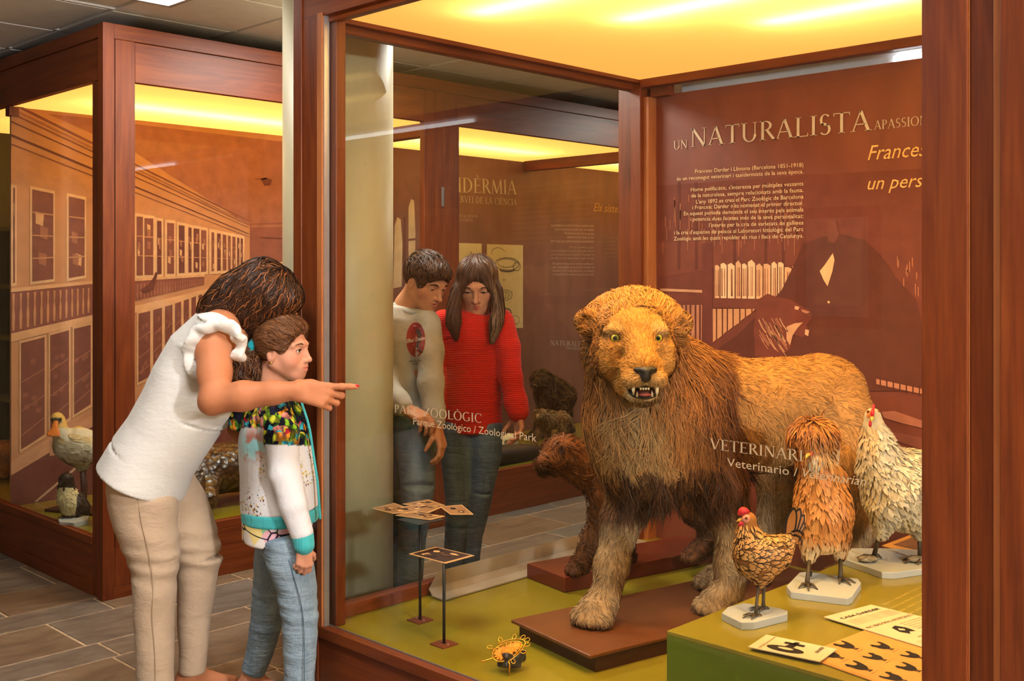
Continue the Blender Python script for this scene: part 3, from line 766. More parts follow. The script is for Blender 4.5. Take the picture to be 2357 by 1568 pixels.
# upper windows, left bay and the row to the right
_wk = [0.0]
def win(x0, x1, t0, t1, b0, b1, panes=2, tone=A4):
    _wk[0] += 0.00004
    M.poly([(x0 - 5, t0 - 8), (x1 + 4, t1 - 6), (x1 + 4, b1 + 6), (x0 - 5, b0 + 8)], S(232, 182, 136), 0.0012 + _wk[0])
    M.poly([(x0, t0), (x1, t1), (x1, b1), (x0, b0)], tone, 0.0024 + _wk[0])
    for k in range(1, panes + 1):
        f = k / (panes + 1)
        M.line([(x0, t0 + (b0 - t0) * f), (x1, t1 + (b1 - t1) * f)], min(0.008, (x1 - x0) * 0.0004), A2, 0.0034 + _wk[0])
    for k in range(3):
        f0 = r2.uniform(0.1, 0.8); xx = x0 + (x1 - x0) * r2.uniform(.1, .5)
        M.poly([(xx, t0 + (b0 - t0) * f0), (xx + (x1 - x0) * .4, t0 + (b0 - t0) * (f0 + .03)), (xx + (x1 - x0) * .35, t0 + (b0 - t0) * (f0 + .16)), (xx, t0 + (b0 - t0) * (f0 + .13))], A3 if k else A1, 0.0029 + _wk[0] + k * .0001)
win(30, 34, 432, 433, 652, 651, 1); win(74, 122, 436, 446, 648, 642, 3); win(158, 194, 452, 460, 640, 634, 3)
for x0, x1 in ((314, 328), (332, 352), (361, 371), (384, 400), (411, 424), (433, 440), (445, 458), (462, 474), (486, 492), (499, 507), (512, 520), (524, 530), (534, 541), (545, 550), (553, 558)):
    f = (x0 - 312) / 250.0
    win(x0, x1, 498 + 52 * f, 499 + 53 * f, 634 - 14 * f, 634 - 15 * f, 2, A5 if x0 % 2 else A4)
# balustrade
M.poly([(25, 672), (208, 655), (312, 645), (470, 638), (470, 655), (312, 692), (208, 728), (25, 770)], S(140, 82, 68), 0.0012)
x = 28.0
while x < 470:
    f = (x - 25) / 445.0; st = 17 - 13 * f
    t = 676 - 34 * f; bt = 762 - 106 * f
    w = st * 0.34
    M.poly([(x, t), (x + w, t), (x + w * .7, t + (bt - t) * .35), (x + w * 1.1, t + (bt - t) * .6), (x + w * .8, bt), (x, bt), (x - w * .2, t + (bt - t) * .6), (x + w * .2, t + (bt - t) * .35)], A2 if f < .6 else A3, 0.0018)
    x += st
M.poly([(25, 664), (208, 647), (470, 632), (470, 637), (208, 654), (25, 673)], A1, 0.0020)
M.poly([(25, 768), (208, 726), (330, 700), (500, 660), (500, 672), (330, 716), (208, 742), (25, 788)], A1, 0.0020)
M.poly([(322, 668), (340, 655), (352, 640), (358, 625), (362, 630), (358, 648), (352, 668), (334, 676)], A5, 0.0024)
# lower cabinets
for x0, x1, t0, t1, b0, b1 in ((48, 102, 790, 776, 1035, 1000), (115, 158, 772, 760, 990, 962), (170, 208, 757, 748, 955, 930), (216, 250, 746, 738, 925, 905), (318, 345, 722, 716, 880, 866), (352, 372, 714, 708, 862, 850), (379, 396, 706, 701, 846, 836), (402, 416, 699, 694, 832, 824), (422, 434, 692, 688, 820, 814), (440, 450, 686, 682, 808, 804), (456, 464, 680, 677, 800, 796), (470, 478, 675, 672, 792, 790)):
    _wk[0] += .00003
    M.poly([(x0 - 4, t0 - 5), (x1 + 4, t1 - 6), (x1 + 4, b1 + 6), (x0 - 4, b0 + 8)], A1, 0.0010 + _wk[0])
    M.poly([(x0, t0), (x1, t1), (x1, b1), (x0, b0)], S(128, 74, 62), 0.0019 + _wk[0])
    for k in (0.35, 0.62, 0.85):
        M.line([(x0, t0 + (b0 - t0) * k + 5), (x1, t1 + (b1 - t1) * k - 6)], min(0.006, (x1 - x0) * .0003), A3, 0.0030 + _wk[0])
    for k in range(6):
        a, bb = r2.uniform(0.05, .7), r2.uniform(.1, .85); xx = x0 + (x1 - x0) * a; yy = t0 + (b0 - t0) * bb
        M.poly([(xx, yy), (xx + (x1 - x0) * .25, yy - 3), (xx + (x1 - x0) * .2, yy + 9), (xx, yy + 10)], S(150, 92, 74), 0.0024 + _wk[0] + k * .00005)
M.poly([(25, 1064), (110, 1010), (208, 958), (250, 938), (250, 965), (208, 985), (25, 1095)], S(206, 150, 112), 0.0014)
M.poly([(25, 1095), (208, 985), (250, 965), (520, 840), (660, 800), (660, 1200), (25, 1200)], S(116, 66, 58), 0.0010)
M.poly([(78, 1155), (176, 1072), (180, 1076), (84, 1156)], S(196, 158, 128), 0.0018)
M.poly([(113, 1012), (148, 1006), (142, 1045), (114, 1050)], S(190, 140, 108), 0.0018)
M.poly([(480, 668), (620, 612), (655, 600), (655, 640), (560, 690), (484, 682)], S(226, 176, 128), 0.0016)
for k in range(14):
    x = 484 + k * 10; M.poly([(x, 664 - k * 4.0), (x + 5, 655 - k * 4.0), (x + 8, 662 - k * 4.0), (x + 5, 672 - k * 4.0)], S(240, 196, 150), 0.0020)
M.build('mural_print', panel1)['label'] = 'sepia photograph of a hall of glazed cabinets'

T = Print((PX, 6.0, 1), (0, 1, 0), (0, 0, 1), (1, 0, 0), lambda x, y: on_x(x, y, PX))
T.lay = 0.001
GREY = S(190, 176, 164)
T.text('TAXID\u00c8RMIA', (980, 440), (1189, 448), 0.112, GREY, 'serif')
T.text('AL SERVEI DE LA CI\u00c8NCIA', (1022, 464), (1189, 473), 0.050, GREY, 'serif')
T.text('AL SERVICIO DE LA CIENCIA', (1010, 499), (1100, 501), 0.020, S(190, 168, 150), 'serif')
T.text('AT THE SERVICE OF SCIENCE', (1010, 508), (1088, 510), 0.020, S(190, 168, 150), 'serif')
T.text('Els sistemes de naturalitzaci\u00f3', (1366, 486), (1560, 500), 0.075, S(196, 150, 92), shear=0.32)
T.text('NATURALITZACI\u00d3', (1266, 795), (1382, 800), 0.042, S(196, 178, 164), 'serif')
T.text('Naturalizaci\u00f3n / Naturalization', (1302, 804), (1382, 807), 0.026, S(180, 156, 140))
para = ["La taxid\u00e8rmia, o l'art de donar animals morts", "\u00e9s el tractament de la pell i part de l'esquelet", "dels animals per donar-los una aparen\u00e7a", "propera a la que tenien en vida,", "per la qual cosa tamb\u00e9 s'anomena naturalitzaci\u00f3."]
xl = [1268, 1278, 1298, 1306, 1268]
for i, s in enumerate(para):
    T.text(s, (xl[i], 521 + i * 9.0), (1367, 522.5 + i * 9.0), 0.021, S(196, 168, 146))
para2 = ["Si el que es pret\u00e9n, en canvi,", "\u00e9s una utilitzaci\u00f3 cient\u00edfica de la pell i alhora,", "sense necessitat que s'assembli a l'exemplar viu", "\u00e9s refer-se'n al naturalitzar o pell d'estudi."]
for i, s in enumerate(para2):
    T.text(s, (1268 if i else 1310, 571 + i * 8.4), (1367, 572 + i * 8.4), 0.019, S(178, 150, 132))
para3 = ["El taxidermista \u00e9s un artista polifac\u00e8tic", "per naturalitzar un exemplar animal cal", "con\u00e8ixer b\u00e9 la seva anatomia i moviment", "i el medi on es desenvolupa la seva vida."]
for i, s in enumerate(para3):
    T.text(s, (1272, 609 + i * 8.2), (1367, 609.6 + i * 8.2), 0.019, S(186, 160, 142))
for i in range(6):
    T.text('a la taxid\u00e8rmia cient\u00edfica i artesana', (1392, 548 + i * 9), (1450, 549 + i * 9), 0.016, S(150, 116, 100))
T.poly([(905, 300), (978, 300), (978, 1100), (905, 1100)], S(118, 78, 70), 0.0004)
T.poly([(908, 520), (914, 500), (922, 505), (926, 560), (924, 660), (905, 664)], S(196, 170, 142), 0.0008)
T.poly([(940, 478), (946, 458), (953, 462), (956, 540), (954, 660), (940, 668)], S(186, 160, 134), 0.0008)
T.poly([(928, 500), (934, 500), (934, 690), (928, 690)], S(96, 60, 54), 0.0008)
T.poly([(940, 550), (956, 548), (956, 553), (940, 555)], S(110, 70, 62), 0.0012)
T.build('print', panel2)

# two sheets with pencil drawings of tortoises
paper = plain('drawing_paper', S(206, 188, 146), 0.8, 0.2, var=0.05, nscale=20)
INK = S(86, 78, 72)
for (xa, ya, xb, yb) in ((1040, 559, 1108, 760), (1120, 562, 1203, 763)):
    a, c_ = on_x(xa, ya, PX), on_x(xb, yb, PX)
    zt, zb = a[2], on_x(xa, yb - 4, PX)[2]
    sh = box('drawing_sheet', PX + 0.0012, PX + 0.004, a[1], c_[1], zb, zt, paper, panel2)
    if xa < 1100: D_ = Print((PX + 0.004, 0, 0), (0, 1, 0), (0, 0, 1), (1, 0, 0)); D_.line2([(c_[1] - 0.12, zt - .06), (c_[1] - 0.08, zt - .12), (c_[1] - 0.1, zt - .2), (c_[1] - .05, zt - .3)], 0.006, INK); D_.build('pencil_drawing', sh); continue
    D_ = Print((PX + 0.004, 0, 0), (0, 1, 0), (0, 0, 1), (1, 0, 0))
    y0, y1 = a[1], c_[1]; w = y1 - y0; h = zt - zb
    def el(cx, cy, rx, ry, lw, a0=0, a1=360, jit=0.04):
        t = np.radians(np.linspace(a0, a1, 28)); k = 1 + r2.normal(0, jit, 28) * 0.4
        D_.line2(np.stack([y0 + w * (cx + rx * np.cos(t) * k), zb + h * (cy + ry * np.sin(t) * k)], 1), lw, INK)
    el(.55, .77, .33, .075, .006); el(.55, .78, .26, .05, .004); el(.55, .70, .2, .02, .010, 180, 360); el(.3, .90, .18, .06, .004, 10, 200); el(.82, .74, .1, .05, .006)
    el(.22, .68, .08, .04, .004); el(.50, .40, .2, .06, .004); el(.5, .40, .12, .035, .003)
    for k in range(5): D_.line2([(y0 + w * (.34 + .08 * k), zb + h * .35), (y0 + w * (.35 + .08 * k), zb + h * .45)], .003, INK)
    el(.48, .17, .20, .075, .008); el(.48, .17, .15, .055, .006); el(.78, .10, .12, .05, .004); el(.5, .07, .22, .03, .006, 180, 360)
    for k in range(8): el(.48, .17, .13 * r2.random(), .05 * r2.random(), .004)
    el(.46, .58, .03, .006, .003)
    D_.build('pencil_drawing', sh)

# framed document on the wall across the hall, mirrored faintly in the glass
fd = empty('framed_document', (-3.37, -1.86, 1.15), 'dark framed document on the cream wall facing the lion case', 'picture')
fx0, fx1, fz0, fz1, fy = -3.66, -3.08, 1.17, 1.94, -1.868
dkw = plain('dark_frame_wood', S(60, 30, 22), 0.4, 0.4)
for q in ((fx0, fx1, fz0, fz0 + .07), (fx0, fx1, fz1 - .07, fz1), (fx0, fx0 + .07, fz0 + .07, fz1 - .07), (fx1 - .07, fx1, fz0 + .07, fz1 - .07)):
    box('frame', q[0], q[1], fy, fy + .03, q[2], q[3], dkw, fd)
box('mat_board', fx0 + .07, fx1 - .07, fy, fy + .012, fz0 + .07, fz1 - .07, plain('grey_mat_board', S(170, 166, 158), .8), fd)
box('sheet', fx0 + .13, fx1 - .13, fy + .012, fy + .016, fz0 + .14, fz1 - .14, plain('old_document_paper', S(214, 200, 170), .8), fd)
# ------------------------------------------------------------------ soft bodies: blended distance fields -> one continuous mesh
def unit(v):
    v = np.asarray(v, float); return v / (np.linalg.norm(v) + 1e-12)
def frame(z, x):
    """rotation whose columns are x', y', z' with z' along z and x' near x"""
    z = unit(z); x = np.asarray(x, float); x = unit(x - z * np.dot(x, z)); return np.stack([x, np.cross(z, x), z], 1)
def prim_eval(typ, a, X, Y, Z):
    if typ == 'grp':
        d = None
        for t_, a_ in a:
            e_ = prim_eval(t_, a_, X, Y, Z); d = e_ if d is None else np.minimum(d, e_)
        return d
    if typ == 'cone':
        p, q, ra, rb = a; v = q - p; L2 = max(float(v @ v), 1e-12)
        px, py, pz = X - p[0], Y - p[1], Z - p[2]
        t = np.clip((px * v[0] + py * v[1] + pz * v[2]) / L2, 0, 1)
        d = np.sqrt((px - t * v[0]) ** 2 + (py - t * v[1]) ** 2 + (pz - t * v[2]) ** 2) - (ra + t * (rb - ra))
    elif typ == 'ell':
        c, r, R = a; px, py, pz = X - c[0], Y - c[1], Z - c[2]
        q = [(px * R[0, i] + py * R[1, i] + pz * R[2, i]) for i in range(3)]
        k0 = np.sqrt(sum((q[i] / r[i]) ** 2 for i in range(3))); k1 = np.sqrt(sum((q[i] / r[i] ** 2) ** 2 for i in range(3)))
        d = k0 * (k0 - 1.0) / np.maximum(k1, 1e-6)
    elif typ == 'box':
        c, h, R, rad = a; px, py, pz = X - c[0], Y - c[1], Z - c[2]
        q = [np.abs(px * R[0, i] + py * R[1, i] + pz * R[2, i]) - h[i] for i in range(3)]
        d = np.sqrt(sum(np.maximum(x, 0) ** 2 for x in q)) + np.minimum(np.maximum(np.maximum(q[0], q[1]), q[2]), 0) - rad
    else:
        p, q, ra, rb, sd, end = a; v = q - p; L = np.linalg.norm(v); w = v / L
        sd = unit(sd - w * (sd @ w)); cr = np.cross(w, sd)
        px, py, pz = X - p[0], Y - p[1], Z - p[2]
        ts = px * w[0] + py * w[1] + pz * w[2]; t = np.clip(ts / L, 0, 1); e = ts - t * L
        u = px * sd[0] + py * sd[1] + pz * sd[2]; c_ = px * cr[0] + py * cr[1] + pz * cr[2]
        ru = ra[0] + t * (rb[0] - ra[0]); rv = ra[1] + t * (rb[1] - ra[1])
        rm = np.minimum(ru, rv) 
        k0 = np.sqrt((u / ru) ** 2 + (c_ / rv) ** 2 + (e / (rm * end)) ** 2)
        k1 = np.sqrt((u / ru ** 2) ** 2 + (c_ / rv ** 2) ** 2 + (e / (rm * end) ** 2) ** 2)
        d = k0 * (k0 - 1.0) / np.maximum(k1, 1e-4)
    return d
class Body:
    def __init__(s): s.ops = []
    def cone(s, a, b, ra, rb, k=0.02, sub=False):
        a, b = np.asarray(a, float), np.asarray(b, float); r = max(ra, rb)
        s.ops.append(('cone', (a, b, ra, rb), k, sub, np.minimum(a, b) - r, np.maximum(a, b) + r)); return s
    def chain(s, P, R, k=0.02):
        for i in range(len(P) - 1): s.cone(P[i], P[i + 1], R[i], R[i + 1], k)
        return s
    def ell(s, c, r, k=0.02, R=None, sub=False):
        c = np.asarray(c, float); r = np.full(3, r, float) if np.isscalar(r) else np.asarray(r, float); m = r.max()
        s.ops.append(('ell', (c, r, np.eye(3) if R is None else np.asarray(R)), k, sub, c - m, c + m)); return s
    def econe(s, a, b, ra, rb, side, k=0.02, end=0.4, sub=False):
        """tapered limb of oval section: ra, rb = (half width along side, half width across) at each end"""
        a, b = np.asarray(a, float), np.asarray(b, float); m = max(*ra, *rb)
        s.ops.append(('ec', (a, b, ra, rb, unit(side), end), k, sub, np.minimum(a, b) - m, np.maximum(a, b) + m)); return s
    def echain(s, P, R, side, k=0.02, end=0.4):
        for i in range(len(P) - 1): s.econe(P[i], P[i + 1], R[i], R[i + 1], side, k, end)
        return s
    def loft(s, P, R, side, k=0.02, end=0.3):
        """one limb through several oval sections"""
        g = [('ec', (np.asarray(P[i], float), np.asarray(P[i + 1], float), R[i], R[i + 1], unit(side), end)) for i in range(len(P) - 1)]
        m = max(max(r) for r in R); P = np.asarray(P, float)
        s.ops.append(('grp', g, k, False, P.min(0) - m, P.max(0) + m)); return s
    def bx(s, c, h, k=0.02, R=None, rad=0.005, sub=False):
        c = np.asarray(c, float); h = np.asarray(h, float); m = np.linalg.norm(h)
        s.ops.append(('box', (c, h - rad, np.eye(3) if R is None else np.asarray(R), rad), k, sub, c - m, c + m)); return s
    def mesh(s, res, smooth=2, post=None):
        pos = [o for o in s.ops if not o[3]]
        lo = np.min([o[4] for o in pos], 0) - 3 * res - 0.01; hi = np.max([o[5] for o in pos], 0) + 3 * res + 0.01
        n = np.ceil((hi - lo) / res).astype(int) + 1
        D = np.full(n, 0.5, np.float32)
        ax = [lo[i] + res * np.arange(n[i]) for i in range(3)]
        for typ, a, k, sub, blo, bhi in s.ops:
            mg = k + 2 * res
            i0 = np.clip(np.floor((blo - mg - lo) / res).astype(int), 0, n - 1); i1 = np.clip(np.ceil((bhi + mg - lo) / res).astype(int) + 1, 1, n)
            if np.any(i1 <= i0): continue
            sl = tuple(slice(i0[i], i1[i]) for i in range(3))
            X, Y, Z = np.meshgrid(*(ax[i][sl[i]].astype(np.float32) for i in range(3)), indexing='ij', sparse=True)
            d = prim_eval(typ, a, X, Y, Z)
            d = d.astype(np.float32); g = D[sl]
            if sub:
                d = -d; h = np.clip(0.5 - 0.5 * (d - g) / -k, 0, 1) if False else np.clip(0.5 + 0.5 * (d - g) / k, 0, 1)
                D[sl] = g + (d - g) * h + k * h * (1 - h)
            else:
                h = np.clip(0.5 + 0.5 * (g - d) / k, 0, 1)
                D[sl] = g + (d - g) * h - k * h * (1 - h)
        if post is not None:
            act = np.argwhere(np.abs(D) < 0.03)
            Pp = lo + act * res
            D[tuple(act.T)] += post(Pp).astype(np.float32)
        # surface nets
        sg = D < 0
        c8 = sg[:-1, :-1, :-1].astype(np.int8)
        for dx, dy, dz in ((1, 0, 0), (0, 1, 0), (1, 1, 0), (0, 0, 1), (1, 0, 1), (0, 1, 1), (1, 1, 1)):
            c8 = c8 + sg[dx:n[0] - 1 + dx, dy:n[1] - 1 + dy, dz:n[2] - 1 + dz]
        cells = np.argwhere((c8 > 0) & (c8 < 8))
        idx = np.full(n - 1, -1, np.int32); idx[tuple(cells.T)] = np.arange(len(cells))
        acc = np.zeros((len(cells), 3)); cnt = np.zeros(len(cells))
        corners = [(i, j, k) for i in (0, 1) for j in (0, 1) for k in (0, 1)]
        val = {c: D[tuple((cells + np.array(c)).T)] for c in corners}
        for c in corners:
            for axis in range(3):
                if c[axis]: continue
                e = list(c); e[axis] = 1; e = tuple(e)
                va, vb = val[c], val[e]; m = (va < 0) != (vb < 0)
                t = va[m] / (va[m] - vb[m])
                pt = np.tile(np.array(c, float), (m.sum(), 1)); pt[:, axis] += t
                acc[m] += pt; cnt[m] += 1
        V = lo + (cells + acc / np.maximum(cnt, 1)[:, None]) * res
        quads = []
        for axis in range(3):
            o1, o2 = [(1, 2), (2, 0), (0, 1)][axis]
            sA = [slice(None)] * 3; sB = [slice(None)] * 3
            sA[axis] = slice(0, -1); sB[axis] = slice(1, None)
            ch = sg[tuple(sA)] != sg[tuple(sB)]
            E = np.argwhere(ch)
            ok = (E[:, o1] > 0) & (E[:, o2] > 0) & (E[:, o1] < n[o1] - 1) & (E[:, o2] < n[o2] - 1); E = E[ok]
            if not len(E): continue
            ins = sg[tuple(E.T)]
            d1 = np.zeros(3, int); d1[o1] = 1; d2 = np.zeros(3, int); d2[o2] = 1
            q = np.stack([idx[tuple((E - d1 - d2).T)], idx[tuple((E - d2).T)], idx[tuple(E.T)], idx[tuple((E - d1).T)]], 1)
            q[~ins] = q[~ins][:, ::-1]
            quads.append(q)
        Q = np.concatenate(quads); Q = Q[(Q >= 0).all(1)]
        ed = np.concatenate([Q[:, [0, 1]], Q[:, [1, 2]], Q[:, [2, 3]], Q[:, [3, 0]]])
        for it in range(smooth):
            s3 = np.stack([np.bincount(ed[:, 0], V[ed[:, 1], i], len(V)) + np.bincount(ed[:, 1], V[ed[:, 0], i], len(V)) for i in range(3)], 1)
            dg = np.bincount(ed[:, 0], minlength=len(V)) + np.bincount(ed[:, 1], minlength=len(V))
            f = 0.5 if it % 2 == 0 else -0.35
            V = V + f * (s3 / np.maximum(dg, 1)[:, None] - V)
        return V, Q
def vnormals(V, Q):
    N = np.zeros_like(V); fn = np.cross(V[Q[:, 2]] - V[Q[:, 0]], V[Q[:, 3]] - V[Q[:, 1]])
    for i in range(4):
        for c in range(3): N[:, c] += np.bincount(Q[:, i], fn[:, c], len(V))
    return N / (np.linalg.norm(N, axis=1)[:, None] + 1e-12)
def join_mesh(parts):
    V, Q, o = [], [], 0
    for v, q in parts: V.append(v); Q.append(q + o); o += len(v)
    return np.concatenate(V), np.concatenate(Q)
def ribbons(name, P, W, Nn, c0, c1, mat, parent, taper=0.15, fat=0.0, twist=0.0, leaf=False):
    """flat tapering strands: P (n, m, 3) world points, W width per strand, Nn facing per strand, colours root -> tip"""
    n, m, _ = P.shape
    T = np.gradient(P, axis=1)
    if Nn.ndim == 2: Nn = np.repeat(Nn[:, None], m, 1)
    sd = np.cross(T, Nn); sd /= np.linalg.norm(sd, axis=2)[..., None] + 1e-12
    if twist:
        tn = T / (np.linalg.norm(T, axis=2)[..., None] + 1e-12); a = np.random.default_rng(n + m).uniform(-twist, twist, n)[:, None, None]
        sd = sd * np.cos(a) + np.cross(tn, sd) * np.sin(a)
    t = np.linspace(0, 1, m)
    w = (1 - (1 - taper) * t ** 2) * (1 + fat * np.sin(np.pi * t))
    if leaf: w = np.sin(np.pi * (0.12 + 0.80 * t)) ** 0.8 * np.where(t > 0.98, 0.45, 1.0)
    W = np.broadcast_to(np.asarray(W, float), (n,))
    off = sd * (W[:, None, None] * w[None, :, None] / 2)
    V = np.stack([P - off, P + off], 2).reshape(-1, 3)
    base = (np.arange(n) * 2 * m)[:, None] + (np.arange(m - 1) * 2)[None]
    Q = np.stack([base, base + 1, base + 3, base + 2], -1).reshape(-1, 4)
    c0, c1 = np.broadcast_to(c0, (n, 3)), np.broadcast_to(c1, (n, 3))
    C = (c0[:, None] * (1 - t)[None, :, None] + c1[:, None] * t[None, :, None])
    C = np.repeat(C[:, :, None], 2, 2).reshape(-1, 3)
    return mk(name, V, Q, mat, parent, smooth=True, cols=C)
def strands(guides, n, m=12, jit=0.006, spread=None, wave=0.0, wfreq=3.0, ln=(0.85, 1.0), seed=0):
    """strands between neighbouring guide curves; guides (g, k, 3)"""
    r = np.random.default_rng(seed)
    Gd = np.array([spline(g, m) for g in guides])
    g = len(Gd)
    f = r.uniform(0, g - 1, n); i = np.minimum(f.astype(int), g - 2); f = f - i
    P = Gd[i] * (1 - f)[:, None, None] + Gd[i + 1] * f[:, None, None]
    L = r.uniform(ln[0], ln[1], n)
    tt = np.linspace(0, 1, m)[None] * L[:, None] * (m - 1)
    a = np.minimum(tt.astype(int), m - 2); fr = (tt - a)[..., None]
    P = np.take_along_axis(P, np.repeat(a[..., None], 3, 2), 1) * (1 - fr) + np.take_along_axis(P, np.repeat(a[..., None] + 1, 3, 2), 1) * fr
    P = P + r.normal(0, jit, (n, 1, 3)) * (0.5 + np.linspace(0, 1, m))[None, :, None]
    if wave:
        ph = r.uniform(0, 6.28, (n, 1, 3)); tl = np.linspace(0, 1, m)[None, :, None]
        P = P + wave * tl * np.sin(tl * wfreq * 6.28 + ph * .35)
    return P
def pick(a, b, n, r):
    t = r.random((n, 1)); return np.array(a[:3])[None] * (1 - t) + np.array(b[:3])[None] * t

# ------------------------------------------------------------------ people: materials
def skin_mat(name, col, blush):
    m, nt, b = newmat(name)
    n = noise(nt, coords(nt), 14, 4); n2 = noise(nt, coords(nt), 260, 3)
    nt.links.new(ramp(nt, n.outputs['Fac'], [(0.35, col), (0.75, blush)]), b.inputs['Base Color'])
    setin(b, 'Roughness', 0.45); setin(b, 'Specular IOR Level', 0.35)
    setin(b, 'Subsurface Weight', 0.12); setin(b, 'Subsurface Radius', (0.012, 0.005, 0.003)); setin(b, 'Subsurface Scale', 0.5)
    bump(nt, b, n2.outputs['Fac'], 0.05, 0.002)
    return m
skin_w = skin_mat('woman_skin', S(196, 132, 96), S(206, 142, 106))
skin_g = skin_mat('girl_skin', S(206, 144, 112), S(214, 148, 118))
skin_b = skin_mat('teen_skin', S(204, 142, 104), S(212, 146, 112))
def cloth_mat(name, col, var=0.08, wr=0.5, wscale=(9, 9, 4), fine=500.0, rough=0.85, rot=(0.3, 0.4, 0)):
    """cloth: soft folds and a fine weave in relief"""
    m, nt, b = newmat(name)
    v = coords(nt, wscale, rot=rot)
    n = noise(nt, v, 2.2, 4, 0.55, 0.6); w = noise(nt, coords(nt), fine, 2)
    c0 = tuple(x * (1 - var) for x in col[:3]) + (1,)
    nt.links.new(ramp(nt, n.outputs['Fac'], [(0.3, c0), (0.65, col)]), b.inputs['Base Color'])
    setin(b, 'Roughness', rough); setin(b, 'Specular IOR Level', 0.2); setin(b, 'Sheen Weight', 0.15)
    b1 = nt.nodes.new('ShaderNodeBump'); b1.inputs['Strength'].default_value = wr; b1.inputs['Distance'].default_value = 0.03
    b2 = nt.nodes.new('ShaderNodeBump'); b2.inputs['Strength'].default_value = 0.15; b2.inputs['Distance'].default_value = 0.002
    nt.links.new(n.outputs['Fac'], b1.inputs['Height']); nt.links.new(w.outputs['Fac'], b2.inputs['Height'])
    nt.links.new(b1.outputs['Normal'], b2.inputs['Normal']); nt.links.new(b2.outputs['Normal'], b.inputs['Normal'])
    return m
def denim_mat(name, dark, light, sc=(6, 6, 1.6)):
    m, nt, b = newmat(name)
    n = noise(nt, coords(nt, sc), 1.8, 4, 0.6, 0.4); w = noise(nt, coords(nt, (500, 500, 60)), 1.0, 2); f = noise(nt, coords(nt, (8, 8, 26)), 1.6, 3)
    c = ramp(nt, n.outputs['Fac'], [(0.3, dark), (0.7, light)])
    c = mixc(nt, 0.35, c, ramp(nt, w.outputs['Fac'], [(0.35, dark), (0.65, light)]))
    nt.links.new(c, b.inputs['Base Color']); setin(b, 'Roughness', 0.85); setin(b, 'Specular IOR Level', 0.2)
    bump(nt, b, f.outputs['Fac'], 0.45, 0.02)
    return m
def eye_parts(name, c, look, r, iris, parent):
    """eyeball with iris and pupil facing 'look' (camera-frame vectors)"""
    c, look = np.asarray(c, float), unit(look)
    V, Fc = ball_geo(c, r, 20, 16, frame(look, (1, 0.1, 0)))
    d = (V - c) / r @ look
    C = np.where((d > 0.93)[:, None], np.array([[0.004, 0.004, 0.004]]), np.where((d > 0.72)[:, None], np.array(iris[:3])[None], np.array([[0.72, 0.66, 0.58]])))
    return mk('eye', cam2w(V), Fc, eye_mat, parent, smooth=True, cols=C)
eye_mat = attr_mat('eyeball', 0.08, 0.6, 0.02)
